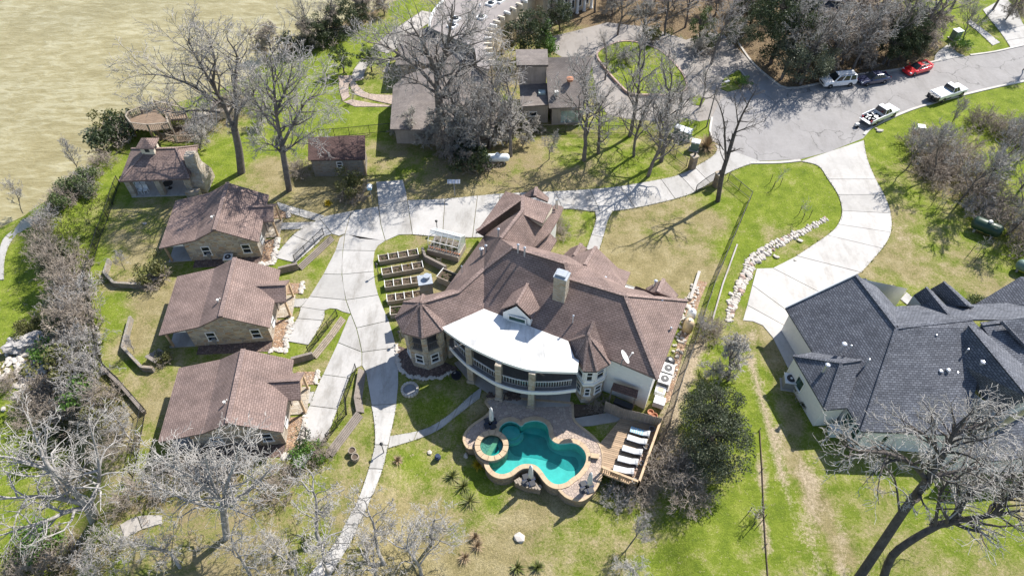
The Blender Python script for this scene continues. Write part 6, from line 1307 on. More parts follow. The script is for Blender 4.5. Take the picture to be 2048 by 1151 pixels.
gg = NB('greenhouse_glass'); gg.setp(Roughness=.12, Specular_IOR_Level=.6); gg.col(gg.ramp(gg.noise(gg.pos(), 1.5, 3), [(.3, (.42, .50, .52)), (.7, (.62, .68, .68))])); trn = gg.n('ShaderNodeBsdfTransparent'); mxx = gg.n('ShaderNodeMixShader'); mxx.inputs[0].default_value = .45; gg.l(gg.p.outputs[0], mxx.inputs[1]); gg.l(trn.outputs[0], mxx.inputs[2]); gg.l(mxx.outputs[0], gg.out.inputs[0])
fr_ = MB()
for k in range(6):
    x = -L / 2 + L * k / 5
    fr_.beam((x, W / 2, H), (x, W / 2, 2.2), .05); fr_.beam((x, W / 2, 2.2), (x, 0, 3.0), .05); fr_.beam((x, 0, 3.0), (x, -W / 2, 2.2), .05); fr_.beam((x, -W / 2, H), (x, -W / 2, 2.2), .05)
for y, z in ((W / 2, 2.2), (0, 3.0), (-W / 2, 2.2)): fr_.beam((-L / 2, y, z), (L / 2, y, z), .06)
fr_.local('frame', M['offwhite'], gh)
for k in range(5):
    x0, x1 = -L / 2 + L * k / 5 + .04, -L / 2 + L * (k + 1) / 5 - .04
    for pts in (((x0, W / 2, 2.2), (x1, W / 2, 2.2), (x1, 0, 3.0), (x0, 0, 3.0)), ((x0, W / 2, H), (x1, W / 2, H), (x1, W / 2, 2.2), (x0, W / 2, 2.2)), ((x0, -W / 2 * .35, 2.72), (x1, -W / 2 * .35, 2.72), (x1, 0, 3.0), (x0, 0, 3.0))):
        mb = MB(); mb.add(pts, [(0, 1, 2, 3)]); mb.local('pane', gg.m, gh)
mb = MB(); mb.add([(L / 2, -W / 2, H), (L / 2, W / 2, H), (L / 2, W / 2, 2.2), (L / 2, 0, 3.0), (L / 2, -W / 2, 2.2)], [(0, 1, 2, 3, 4)]); mb.local('pane', gg.m, gh)
mb = MB()
rn = random.Random(8)
for k in range(14):
    x = -L / 2 + .2 + k * .3; mb.lathe((x, -W / 2 + .1, H), [(.08, 0), (.11, .2), (.11, .22)], 8)
mb.local('pot_row', M['terracotta'], gh)
mb = MB()
for k in range(90): x, y = rn.uniform(-L / 2 + .2, L / 2 - .2), rn.uniform(-W / 2 + .3, 0.2); s = rn.uniform(.08, .2); mb.add([(x - s, y, H + .1), (x + s, y + .1, H + .1), (x, y, H + rn.uniform(.2, .5))], [(0, 1, 2)])
k = mb.local('seedlings', M['leaf_mid'], gh, recalc=False); k['kind'] = 'stuff'
ld = thing('wooden_ladder', 'short wooden ladder leaning on the greenhouse base', 'ladder', gr(877, 535)); p = ld.location
for s in (-.22, .22): mb = MB(); mb.beam((p.x + s, p.y, 0), (p.x + s + .1, p.y + .45, 1.1), .06, .05); mb.build('stile', M['oldwood'], ld)
for k in range(4): mb = MB(); mb.beam((p.x - .22 + .025 * k, p.y + .11 * k + .05, .25 * k + .2), (p.x + .22 + .025 * k, p.y + .11 * k + .05, .25 * k + .2), .05, .05); mb.build('rung', M['oldwood'], ld)
stack_wall('dark timber retaining wall in front of the greenhouse', [(846, 505), (852, 522), (893, 543)], .9, M['greywood'])
# ------------------------------------------------------------------ lamp bollards, poles, signs, tanks
def path_light(px, label):
    p = gr(*px); o = thing('path_light', label, 'path light', p, 0, None); mb = MB(); mb.tube([p, p + Vector((0, 0, 1.55))], .045); mb.build('pole', M['greyiron'], o)
    mb = MB(); mb.lathe(tuple(p + Vector((0, 0, 1.5))), [(.06, 0), (.14, .08), (.16, .2), (.04, .28)], 10); mb.build('lantern', M['iron'], o)
path_light((757, 549), 'slim path lamp on the garden bed edge beside the second planter box'); path_light((802, 683), 'slim path lamp beside the west turret'); path_light((875, 463), 'slim path lamp behind the greenhouse'); path_light((768, 905), 'slim path lamp where the side path meets the drive')
path_light((822, 520), 'dark forked post in the lawn above the planters') if False else None
sl_ = thing('street_lamp', 'tall leaning grey street lamp pole at the turning circle', 'street lamp', gr(1413, 254)); p = sl_.location
mb = MB(); mb.tube([p, p + Vector((0, 0, 6.2))], [.1, .07], 8); mb.build('pole', M['greyiron'], sl_); mb = MB(); mb.tube([p + Vector((0, 0, 6.1)), p + Vector((.5, .3, 6.4)), p + Vector((1.1, .6, 6.4))], .05); mb.build('arm', M['greyiron'], sl_)
mb = MB(); mb.box(p + Vector((1.35, .75, 6.38)), (.7, .3, .14), rz=R(29)); mb.build('lamp_head', M['grey'], sl_)
def cabinet(px, s, h, rz, label, mat, cap=None):
    p = gr(*px); o = thing('utility_cabinet', label, 'utility box', p)
    mb = MB(); mb.box((p.x, p.y, p.z + .06), (s + .25, s + .2, .14), rz); mb.build('pad', M['slab_old'], o); mb = MB(); mb.box((p.x, p.y, p.z + h / 2 + .1), (s, s * .85, h), rz); bevel(mb.build('cabinet', mat, o), .04)
    mb = MB(); mb.box((p.x, p.y, p.z + h + .14), (s * 1.08, s * .92, .1), rz); bevel(mb.build('lid', cap or mat, o), .03)
cabinet((1370, 276), 1.3, 1.1, R(-30), 'pale-topped green utility cabinet beside the neighbour entrance', M['teal_box'], M['tank']); cabinet((1355, 268), 1.0, 1.0, R(-30), 'smaller green utility box half behind the pale-topped cabinet', M['teal_box'], M['tank'])
cabinet((1388, 299), 1.0, 1.2, R(-20), 'square green utility cabinet beside the brown ornamental grass', M['teal_box'], M['tank']); cabinet((1838, 263), .9, .7, R(-10), 'low white utility box on the bright lawn by the thicket', M['white'])
cabinet((1908, 78), 1.2, 1.3, R(20), 'dark green utility cabinet beside the far driveway', M['teal_box'], M['tank'])
def gas_tank(px, L, r_, rz, label, mat, dz=.25):
    p = gr(*px); o = thing('gas_tank', label, 'tank', p, rz)
    mb = MB(); mb.lathe((0, 0, r_ + dz), [(.02, -L / 2), (r_ * .6, -L / 2 + .08), (r_ * .9, -L / 2 + .25), (r_, -L / 2 + .45), (r_, L / 2 - .45), (r_ * .9, L / 2 - .25), (r_ * .6, L / 2 - .08), (.02, L / 2)], 18, 'X'); mb.local('vessel', mat, o, smooth=True)
    for s in (-1, 1): mb = MB(); mb.box((s * L * .28, 0, dz / 2 + .08), (.2, r_ * 1.4, dz + .2)); mb.local('saddle', M['slab_old'], o)
    mb = MB(); mb.lathe((0, 0, 2 * r_ + dz - .05), [(.22, 0), (.22, .2), (.12, .26)], 12); mb.local('dome', M['offwhite'] if mat is not M['tank'] else mat, o)
gas_tank((995, 325), 3.1, .52, R(2), 'white horizontal gas tank on the lawn below the lichen-grey thicket', M['tank']); gas_tank((1965, 466), 3.2, .75, R(-38), 'dark green horizontal gas tank beside the bare thicket', M['greentank'])
gas_tank((2046, 545), 2.2, .6, R(-40), 'grey-green gas tank beside the far gable of the charcoal roof', M['teal_box'])
sb = thing('slatted_frame', 'grey slatted sign frame on a post at the drive edge', 'sign', gr(910, 392)); p = sb.location; mb = MB(); mb.tube([p, p + Vector((0, 0, 2.1))], .06); mb.build('post', M['grey'], sb)
mb = MB(); mb.box(p + Vector((0, -.05, 2.3)), (1.5, .5, .06), rx=R(35)); mb.build('panel', M['steel'], sb)
for k in range(4): mb = MB(); mb.box(p + Vector((-.56 + .37 * k, -.07, 2.34)), (.08, .5, .06), rx=R(35)); mb.build('slat', M['grey'], sb)
bx_ = thing('birdhouse', 'pale blue birdhouse on a pole in the loose shrub by the short concrete spur', 'birdhouse', gr(745, 403)); p = bx_.location; mb = MB(); mb.tube([p, p + Vector((0, 0, 2.0))], .05); mb.build('pole', M['grey'], bx_); mb = MB(); mb.box(p + Vector((0, 0, 2.15)), (.45, .4, .4)); mb.build('house_box', M['bluestripe'], bx_)
mb = MB(); mb.add([tuple(p + Vector(v)) for v in ((-.3, -.3, 2.33), (.3, -.3, 2.33), (.3, .3, 2.33), (-.3, .3, 2.33), (0, -.3, 2.6), (0, .3, 2.6))], [(0, 1, 4), (2, 3, 5), (1, 2, 5, 4), (3, 0, 4, 5)]); mb.build('birdhouse_roof', M['white'], bx_)
# gate: two stone pillars and an arched leaf
for px, lb in (((1383, 337), 'brown stone gate pillar at the lawn side of the driveway gate'), ((1432, 372), 'brown stone gate pillar beside the leaning bare tree')):
    p = gr(*px); o = thing('gate_pillar', lb, 'pillar', p); mb = MB(); mb.box((p.x, p.y, .95), (.7, .7, 2.0), R(25)); mb.build('shaft', M['stone_pool'], o); mb = MB(); mb.box((p.x, p.y, 2.0), (.85, .85, .12), R(25)); mb.build('cap_stone', M['stone_pale'], o); mb = MB(); mb.lathe((p.x, p.y, 2.06), [(.1, 0), (.14, .15), (.14, .35), (.04, .45)], 8); mb.build('lantern', M['iron'], o)
g0, g1 = gr(1428, 366), gr(1391, 383); gt = thing('iron_gate', 'arched black iron driveway gate standing open', 'gate', g0); arc_ = []
for k in range(11): t = k / 10; q = g0.lerp(g1, t); arc_.append(q + Vector((0, 0, 1.75 - .75 * t * t)))
mb = MB(); mb.tube(arc_, .045); mb.beam(g0 + Vector((0, 0, .15)), g1 + Vector((0, 0, .15)), .07); mb.beam(g0 + Vector((0, 0, .1)), g0 + Vector((0, 0, 1.75)), .08); mb.beam(g1 + Vector((0, 0, .1)), g1 + Vector((0, 0, 1.0)), .08); mb.build('gate_frame', M['iron'], gt)
mb = MB()
for k in range(1, 24): t = k / 24; q = g0.lerp(g1, t); mb.beam(q + Vector((0, 0, .15)), q + Vector((0, 0, 1.75 - .75 * t * t)), .02)
mb.build('gate_bars', M['iron'], gt)['kind'] = 'stuff'
# equipment along the east wall of the big house
for px, lb in (((1333, 748), 'white-topped air conditioner beside the dark drum, at the east wall of the big house'), ((1326, 769), 'white-topped air conditioner beside the white cabinets, at the east wall of the big house')): ac_unit(at(*px, 0), R(-22), lb, None, 1.15)
def tank_v(p, r_, h, label, mat): 
    o = thing('water_tank', label, 'tank', p); mb = MB(); mb.lathe(tuple(p), [(r_, 0), (r_, h * .75), (r_ * .8, h * .92), (r_ * .3, h), (.02, h)], 18); mb.build('vessel', mat, o, smooth=True); mb = MB(); mb.lathe((p.x, p.y, p.z + h - .02), [(.14, 0), (.14, .12)], 10); mb.build('valve_cap', M['white'], o)
tank_v(at(1374, 660, 0), .5, 1.7, 'tan plastic water tank against the east eave of the big house', M['tan_tank']); tank_v(at(1379, 640, 0), .45, 1.7, 'white dome-topped tank beside the tan tank', M['white']); tank_v(at(1337, 729, 0), .52, .9, 'black drum next to the air conditioners', M['dark'])
for px, s, h, lb in (((1319, 786), .8, .7, 'white equipment cabinet with a brown panel between fence and air conditioners'), ((1317, 808), .85, .75, 'white equipment box next to the board fence')):
    p = at(*px, 0); o = thing('equipment_box', lb, 'box', p); mb = MB(); mb.box((p.x, p.y, h / 2), (s * 1.2, s, h), R(-22)); bevel(mb.build('casing', M['white'], o), .03); mb = MB(); mb.box((p.x, p.y - .05, h + .02), (s * .7, s * .5, .05), R(-22)); mb.build('panel', M['tan_tank'] if px[1] < 800 else M['offwhite'], o)
gv_ = [at(*p, 0) for p in ((1392, 560), (1415, 565), (1400, 600), (1385, 650), (1368, 700), (1352, 760), (1340, 800), (1326, 812), (1345, 730), (1362, 660), (1375, 610))]
mb = MB(); mb.prism([(p.x, p.y) for p in gv_], -1.0, .05); tag(mb.build('gravel_strip', M['gravel']), kind='structure')
rnd = random.Random(12); sp2 = []
for i in range(80):
    t = rnd.random(); q = at(1388 - 50 * t + rnd.uniform(-10, 12), 570 + 190 * t, 0); sp2.append((q.x, q.y, .1, rnd.uniform(.15, .42)))
tag(rock_batch('stones', sp2, M['rock']), 'loose pale stones along the gravel strip at the east wall', 'stones')
for k, (px, lb) in enumerate((((1300, 828), 'terracotta pot in the kitchen yard behind the board fence'), ((1308, 835), 'orange clay pot at the yard corner behind the board fence'))):
    p = at(*px, 0); o = thing('clay_pot', lb, 'pot', p); mb = MB(); mb.lathe(tuple(p), [(.18, 0), (.28, .4), (.3, .4), (.3, .46), (.24, .46), (.2, .3)], 12); mb.build('body', M['terracotta'], o)
ks = stack_wall('low pale stone kerb along the gravel strip below the front lawn', [(1398, 545), (1380, 600)], .3, M['kerb'], 1, .3)
stack_wall('long pale concrete kerb under the boundary fence', [(1474, 490), (1445, 570), (1425, 640)], .2, M['slab_old'], 1, .16)
# pots, cut logs, small garden bits
for px, lb in (((706, 905), 'green-rimmed barrel planter on the lawn beside the plank wall'), ((712, 918), 'second barrel planter leaning against the green-rimmed one')):
    p = gr(*px); o = thing('barrel_planter', lb, 'planter', p); mb = MB(); mb.lathe(tuple(p), [(.28, 0), (.36, .3), (.34, .55), (.28, .56), (.26, .45)], 14, caps=False); mb.build('barrel', M['oldwood'], o); mb = MB(); mb.lathe(tuple(p), [(.01, .46), (.29, .46)], 12, caps=False); mb.build('soil', M['soil'], o)
o = thing('blue_urn', 'dark blue garden urn standing on the lawn left of the pool', 'urn', gr(876, 917)); p = o.location; mb = MB(); mb.lathe(tuple(p), [(.15, 0), (.3, .25), (.26, .5), (.14, .6), (.2, .68)], 12); mb.build('body', M['navycloth'], o)
tg = thing('tree_guard', 'low round dark wire tree ring on the shaded lawn near the porch', 'ring', gr(913, 752)); p = tg.location; mb = MB(); mb.lathe(tuple(p), [(.45, 0), (.5, .25), (.42, .25), (.4, .05)], 16); mb.build('rim', M['dark'], tg)
# riprap wall of limestone blocks beside the neighbour's lawn
rw = thing('rock_wall', 'curving wall of pale limestone boulders along the bright lawn', 'rock wall', gr(1520, 540))
RP = [(1652, 438), (1640, 444), (1625, 452), (1610, 460), (1595, 468), (1580, 474), (1566, 482), (1550, 490), (1536, 498), (1522, 508), (1512, 515), (1503, 522), (1496, 532), (1496, 545), (1490, 556), (1484, 568), (1478, 580), (1470, 592), (1466, 605), (1462, 618), (1460, 632), (1458, 642)]
pr_ = smooth_open([tuple(gr(*p)) for p in RP], 3); rn = random.Random(4); MR = [boulder_mesh(i + 40, 2, .8, .26) for i in range(7)]
for m_ in MR: m_.materials.append(M['rock'])
MR2 = [m_.copy() for m_ in MR[:3]]
for m_ in MR2: m_.materials[0] = M['rock_red']
for i, p in enumerate(pr_):
    t = i / len(pr_); wv_ = .28 + .62 * math.sin(math.pi * min(1, t * 1.0)) * (1 if t > .25 else .6) 
    for j in range(2):
        q = Vector(pr_[max(0, i - 1)]) - Vector(pr_[min(len(pr_) - 1, i + 1)]); q.normalize(); s = Vector((-q.y, q.x, 0)); off = (j - .5) * wv_ * .7 + rn.uniform(-.12, .12)
        o = bpy.data.objects.new('stone', rn.choice(MR if rn.random() > .07 else MR2)); COL.objects.link(o); o.parent = rw
        loc = Vector(p) + s * off; sz = rn.uniform(.34, .62) * (.62 + .6 * wv_)
        o.location = loc - rw.location + Vector((0, 0, sz * .08)); o.rotation_euler = (rn.uniform(-.3, .3), rn.uniform(-.3, .3), math.atan2(s.y, s.x) + rn.uniform(-.4, .4)); o.scale = (sz * rn.uniform(1.1, 1.7), sz * .85, sz)
# boulders and rubble on the bank
for px, s, lb in (((52, 692), (3.4, 2.3, 2.4), 'big flat-topped grey boulder on the lake bank'), ((92, 688), (2.0, 1.7, 1.9), 'smaller grey boulder against the flat-topped boulder, under the brush')):
    me = boulder_mesh(int(px[0]), 5, .75, .24); me.materials.append(M['boulder']); o = bpy.data.objects.new('boulder', me); COL.objects.link(o); p = gr(*px); o.location = p + Vector((0, 0, s[2] * .2)); o.scale = s; o.rotation_euler = (.05, .08, .3); tag(o, lb, 'boulder')
sp3 = []
for i in range(150): q = gr(rn.gauss(45, 30), rn.gauss(745, 28)); sp3.append((q.x, q.y, q.z + .1, rn.uniform(.15, .7)))
tag(rock_batch('rubble', sp3, M['rock']), 'pale rubble scattered below the boulders on the bank', 'rubble')
sp4 = [(gr(x, y).x, gr(x, y).y, gr(x, y).z + .1, s) for x, y, s in ((1758, 262, .7), (1752, 258, .4), (8, 818, .5), (1275, 945, .5), (1040, 1075, .9), (932, 912, .5), (195, 655, .4), (198, 670, .35), (200, 686, .4), (290, 448, .4), (860, 905, .45), (1590, 520, .4), (1554, 515, .4), (1548, 512, .3), (1600, 482, .5))]
tag(rock_batch('lawn_stones', sp4, M['rock']), 'single pale stones lying about on the lawns', 'stones')
# silt fence left on the neighbour's lawn
sf = thing('silt_fence', 'low dark silt fence line on the lawn left of the dirt track', 'fence', gr(1524, 880)); pts = [gr(x, y) for x, y in ((1519, 860), (1524, 940), (1527, 1020), (1531, 1090), (1536, 1160))]
for a, b_ in zip(pts[:-1], pts[1:]): mb = MB(); mb.beam(a + Vector((0, 0, .05)), b_ + Vector((0, 0, .05)), .06, .14); mb.build('strip', M['soil'], sf)
for a in pts: mb = MB(); mb.beam(a - Vector((0, 0, .1)), a + Vector((0, 0, .5)), .05); mb.build('stake', M['greywood'], sf)
# ------------------------------------------------------------------ vehicles (x forward)
def ring_sec(x, w, zb, zm, zt, wt):
    return [(x, -w * .9, zb), (x, -w, zb + .12), (x, -w, zm), (x, -wt, zt), (x, wt, zt), (x, w, zm), (x, w, zb + .12), (x, w * .9, zb)]
def wheels(o, xs_, yw, r_):
    for x in xs_:
        for s in (-1, 1):
            mb = MB(); mb.lathe((x, s * yw, r_), [(r_ * .55, -.11), (r_ * .93, -.11), (r_, -.07), (r_, .07), (r_ * .93, .11), (r_ * .55, .11)], 18, 'Y'); wh = mb.local('wheel', M['rubber'], o)
            mb = MB(); mb.lathe((x, s * yw, r_), [(.05, -.115), (r_ * .6, -.1), (r_ * .6, .1), (.05, .115)], 14, 'Y'); mb.local('rim', M['rim'], wh)
def lamps(o, xf, xr, yw, zf, zr):
    for s in (-1, 1):
        mb = MB(); mb.box((xf, s * yw, zf), (.22, .36, .16)); bevel(mb.local('headlight', M['lamp_clear'], o), .03)
        mb = MB(); mb.box((xr, s * yw, zr), (.1, .24, .26)); bevel(mb.local('taillight', M['lamp_red'], o), .02)
def mirrors(o, x, yw, z, mat):
    for s in (-1, 1): mb = MB(); mb.box((x, s * yw, z), (.14, .2, .15)); bevel(mb.local('mirror', mat, o), .04)
def cabin(o, sec_low, sec_top, mat, pillars=True):
    """glass house: sec_low/top: (x_front, x_rear, half width, z)"""
    (xf, xr, w_, z0), (tf, tr, tw, z1) = sec_low, sec_top
    L = lambda x, w2, z: [(x, -w2, z), (x, w2, z)]
    v = [(xf, -w_, z0), (xf, w_, z0), (xr, w_, z0), (xr, -w_, z0), (tf, -tw, z1), (tf, tw, z1), (tr, tw, z1), (tr, -tw, z1)]
    def pane(i, nm, ins=.06):
        c = sum((Vector(v[k]) for k in i), Vector()) / 4; pts = [Vector(v[k]).lerp(c, ins) for k in i]; n = (pts[1] - pts[0]).cross(pts[2] - pts[0]).normalized()
        if n.dot(c - Vector(((xf + xr) / 2, 0, z0 - 1))) < 0: n = -n
        mb = MB(); mb.add([p + n * .012 for p in pts], [(0, 1, 2, 3)]); mb.local(nm, M['glass'], o, recalc=False)
    mb = MB(); mb.add(v, [(0, 4, 5, 1), (1, 5, 6, 2), (2, 6, 7, 3), (3, 7, 4, 0), (4, 7, 6, 5)]); bevel(mb.local('cabin_shell', mat, o), .07, 3)
    pane((0, 1, 5, 4), 'windscreen'); pane((2, 3, 7, 6), 'rear_window')
    for s in (0, 1):
        a, b_, c_, d_ = ((3, 0, 4, 7), (1, 2, 6, 5))[s]; P4 = [Vector(v[k]) for k in (a, b_, c_, d_)]
        for t0, t1 in ((.05, .34), (.37, .66), (.69, .95)) if (xf - xr) > 2.6 else ((.05, .48), (.52, .95)):
            q = [P4[0].lerp(P4[1], t0), P4[0].lerp(P4[1], t1), P4[3].lerp(P4[2], t1), P4[3].lerp(P4[2], t0)]; c = sum(q, Vector()) / 4
            q = [p.lerp(c, .1) + Vector((0, -.015 if s == 0 else .015, .0)) for p in q]; mb = MB(); mb.add(q, [(0, 1, 2, 3)]); mb.local('side_window', M['glass'], o, recalc=False)
def place(o, pxf, pxr, z=.03):
    a, b_ = at(*pxf, 0), at(*pxr, 0); d = a - b_; o.location = ((a.x + b_.x) / 2, (a.y + b_.y) / 2, z); o.rotation_euler = (0, 0, math.atan2(d.y, d.x))
def body(o, secs, mat, name='body'):
    mb = MB(); mb.rings([ring_sec(*s) for s in secs]); bevel(mb.local(name, mat, o, smooth=False), .05, 2)
# white SUV
o = thing('parked_suv', 'white sport utility vehicle parked at the wooded kerb', 'car', (0, 0, 0), 0, 'vehicles parked along the road')
body(o, [(2.45, .72, .38, .62, .8, .62), (2.35, .88, .32, .78, .98, .78), (1.1, .95, .28, .9, 1.08, .84), (0, .96, .28, .92, 1.08, .86), (-2.2, .95, .3, .92, 1.08, .86), (-2.42, .88, .36, .9, 1.02, .8)], M['carwhite'])
cabin(o, (1.15, -2.35, .84, 1.04), (.45, -2.2, .68, 1.74), M['carwhite']); wheels(o, (1.5, -1.45), .86, .38); lamps(o, 2.32, -2.42, .68, .76, .95); mirrors(o, .95, 1.02, 1.1, M['carwhite'])
for s in (-1, 1): mb = MB(); mb.beam((.2, s * .6, 1.8), (-1.9, s * .6, 1.8), .05, .05); mb.local('roof_rail', M['dark'], o)
mb = MB(); mb.box((2.44, 0, .66), (.05, 1.1, .22)); mb.local('grille', M['dark'], o)
place(o, (1642, 172), (1703, 166))
# navy sedan
o = thing('parked_sedan', 'dark blue sedan parked between the white vehicle and the red sports car', 'car', (0, 0, 0), 0, 'vehicles parked along the road')
body(o, [(2.35, .66, .34, .5, .6, .5), (2.2, .84, .26, .62, .74, .7), (1.0, .9, .22, .74, .9, .76), (0, .91, .22, .78, .94, .78), (-1.4, .91, .24, .78, .96, .78), (-2.2, .84, .3, .76, .9, .7), (-2.32, .76, .36, .72, .84, .6)], M['carnavy'])
cabin(o, (1.05, -1.75, .78, .9), (.2, -1.05, .58, 1.42), M['carnavy']); wheels(o, (1.4, -1.35), .82, .32); lamps(o, 2.18, -2.3, .62, .62, .78); mirrors(o, .8, .95, .95, M['carnavy']); place(o, (1717, 168), (1769, 160))
# red sports car
o = thing('parked_sports_car', 'low bright red sports car parked at the wooded kerb', 'car', (0, 0, 0), 0, 'vehicles parked along the road')
body(o, [(2.2, .6, .2, .36, .46, .4), (2.05, .86, .16, .46, .58, .62), (1.2, .96, .16, .62, .76, .78), (.2, .95, .16, .64, .76, .76), (-.9, .99, .16, .72, .86, .82), (-1.8, .98, .2, .74, .9, .82), (-2.1, .86, .28, .72, .86, .7)], M['carred'])
cabin(o, (.95, -1.35, .74, .76), (.05, -.6, .54, 1.17), M['carred']); wheels(o, (1.35, -1.3), .86, .33); lamps(o, 1.95, -2.08, .66, .52, .72); mirrors(o, .7, .98, .85, M['carred'])
mb = MB(); mb.box((-1.95, 0, .95), (.35, 1.6, .05)); bevel(mb.local('spoiler', M['carred'], o), .02); mb = MB(); mb.box((-1.3, 0, .93), (.7, .9, .04)); mb.local('engine_cover', M['dark'], o); place(o, (1806, 150), (1857, 135))
# two white pickups facing up the road
def pickup(label, cargo):
    o = thing('parked_pickup', label, 'pickup truck', (0, 0, 0), 0, 'vehicles parked along the road')
    body(o, [(2.75, .76, .42, .72, .86, .66), (2.6, .92, .38, .86, 1.0, .8), (1.2, .96, .36, .98, 1.14, .86), (-.35, .97, .36, 1.0, 1.12, .88)], M['carwhite'])
    cabin(o, (1.25, -.35, .86, 1.08), (.6, -.2, .7, 1.78), M['carwhite']); wheels(o, (1.75, -1.75), .86, .4); lamps(o, 2.6, -2.72, .72, .86, .9); mirrors(o, 1.0, 1.08, 1.15, M['carwhite'])
    mb = MB(); mb.box((-1.55, 0, .55), (2.4, 1.86, .4)); mb.local('chassis', M['dark'], o); mb = MB(); mb.box((-1.55, 0, .72), (2.36, 1.7, .06)); mb.local('bed_floor', M['grey'], o)
    for s in (-1, 1): mb = MB(); mb.box((-1.55, s * .9, .86), (2.4, .12, .56)); bevel(mb.local('bed_side', M['carwhite'], o), .03)
    mb = MB(); mb.box((-2.72, 0, .5), (.14, 1.8, .2)); bevel(mb.local('bumper', M['rim'], o), .03)
    return o
o = pickup('white pickup with lowered tailgate and tools in its open bed, at the lawn kerb', True)
mb = MB(); mb.box((-2.95, 0, .74), (.5, 1.7, .07)); bevel(mb.local('tailgate', M['carwhite'], o), .02); place(o, (1784, 224), (1728, 250))
rn = random.Random(6); c = o.location; rz = o.rotation_euler.z; LW = lambda x, y, z: (c.x + x * math.cos(rz) - y * math.sin(rz), c.y + x * math.sin(rz) + y * math.cos(rz), c.z + z)
mb = MB()
for k in range(14): mb.box(LW(rn.uniform(-2.5, -.7), rn.uniform(-.6, .6), .84), (rn.uniform(.15, .5), rn.uniform(.1, .3), rn.uniform(.1, .25)), rn.uniform(0, 3))
tl = mb.build('tools', M['offwhite'], base=Vector(LW(-1.5, 0, .75))); tag(tl, 'jumble of pale tools and boxes lying in the pickup bed', 'tools', None, 'stuff')
p = gr(1712, 254); o = thing('yard_machine', 'small two-wheeled yard machine standing behind the lowered tailgate', 'machine', p)
mb = MB(); mb.box(p + Vector((0, 0, .4)), (.5, .4, .4), .4); bevel(mb.build('engine', M['offwhite'], o), .05); mb = MB(); mb.tube([p + Vector((.1, 0, .4)), p + Vector((.35, .3, 1.15)), p + Vector((.35, .55, 1.15))], .03); mb.build('handle', M['dark'], o)
for s in (-1, 1): mb = MB(); mb.lathe(tuple(p + Vector((0, s * .28, .2))), [(.05, -.05), (.2, -.05), (.2, .05), (.05, .05)], 12, 'Y'); mb.build('wheel', M['rubber'], o)
o = pickup('white pickup with a covered bed and dark gear behind it, at the lawn kerb', False)
mb = MB(); mb.box((-1.5, 0, 1.17), (2.3, 1.8, .08)); bevel(mb.local('bed_cover', M['tank'], o), .03)
mb = MB(); mb.box((-2.7, 0, .86), (.1, 1.8, .52)); bevel(mb.local('tailgate', M['carwhite'], o), .02); place(o, (1921, 183), (1862, 203))
c = o.location; rz = o.rotation_euler.z
g_ = thing('cargo_rack', 'black loaded cargo rack hung behind the covered pickup', 'cargo rack', Vector(LW(-3.1, 0, 0))); mb = MB(); mb.box(LW(-3.1, 0, .55), (.6, 1.7, .08), rz); mb.build('platform', M['dark'], g_); mb = MB()
for k in range(6): mb.box(LW(-3.1 + rn.uniform(-.15, .15), -.7 + k * .27, .75 + rn.uniform(0, .2)), (.4, .26, .4 + rn.uniform(0, .3)), rz + rn.uniform(-.3, .3))
mb.build('load', M['dark'], g_); mb = MB(); mb.beam(LW(-2.65, 0, .5), LW(-3.1, 0, .5), .08); mb.build('hitch', M['iron'], g_)
# ------------------------------------------------------------------ vegetation
def seg_mesh(name, segs, mat):
    """tapered limbs, (p0,p1,r0,r1) each; more sides where the limb is thick"""
    if not segs: segs = [((0, 0, 0), (0, 0, .1), .01, .01)]
    A = np.array([[*s[0], *s[1], s[2], s[3]] for s in segs], dtype=np.float64)
    Vs, Fs, base = [], [], 0
    for lo, hi, n in ((0.11, 99, 7), (0.045, 0.11, 5), (0, 0.045, 3)):
        S = A[(A[:, 6] > lo) & (A[:, 6] <= hi)]
        if len(S) == 0: continue
        P0, P1, r0, r1 = S[:, :3], S[:, 3:6], S[:, 6], S[:, 7]; d = P1 - P0; d /= np.linalg.norm(d, axis=1)[:, None] + 1e-9
        u = np.where(np.abs(d[:, 2:3]) < .9, np.array([[0, 0, 1.]]), np.array([[1., 0, 0]])); x = np.cross(d, u); x /= np.linalg.norm(x, axis=1)[:, None]; y = np.cross(d, x)
        a = np.arange(n) * 2 * np.pi / n; ca_, sa = np.cos(a), np.sin(a)
        off = x[:, None, :] * ca_[None, :, None] + y[:, None, :] * sa[None, :, None]
        ext = d * (r1 * .5)[:, None]
        V0 = P0[:, None, :] + off * r0[:, None, None]; V1 = (P1 + ext)[:, None, :] + off * r1[:, None, None]
        V = np.concatenate([V0, V1], 1).reshape(-1, 3); m = len(S); i0 = base + (np.arange(m) * 2 * n)[:, None] + np.arange(n)[None, :]; i1 = base + (np.arange(m) * 2 * n)[:, None] + (np.arange(n)[None, :] + 1) % n
        F = np.stack([i0, i0 + n, i1 + n, i1], 2).reshape(-1, 4); Vs.append(V); Fs.append(F); base += len(V)
    V = np.concatenate(Vs); F = np.concatenate(Fs); return np_mesh(name, V, F, mat, smooth=True)
def np_mesh(name, V, F, mat, smooth=False):
    me = bpy.data.meshes.new(name); k = F.shape[1]
    me.vertices.add(len(V)); me.vertices.foreach_set('co', V.ravel().astype(np.float32)); me.loops.add(F.size); me.loops.foreach_set('vertex_index', F.ravel().astype(np.int32))
    me.polygons.add(len(F)); me.polygons.foreach_set('loop_start', (np.arange(len(F)) * k).astype(np.int32)); me.polygons.foreach_set('loop_total', np.full(len(F), k, dtype=np.int32))
    if smooth: me.polygons.foreach_set('use_smooth', np.ones(len(F), dtype=bool))
    me.update(calc_edges=True); me.materials.append(mat); return me
def _n(v):
    l = math.sqrt(v[0] * v[0] + v[1] * v[1] + v[2] * v[2]) or 1e-6; return (v[0] / l, v[1] / l, v[2] / l)
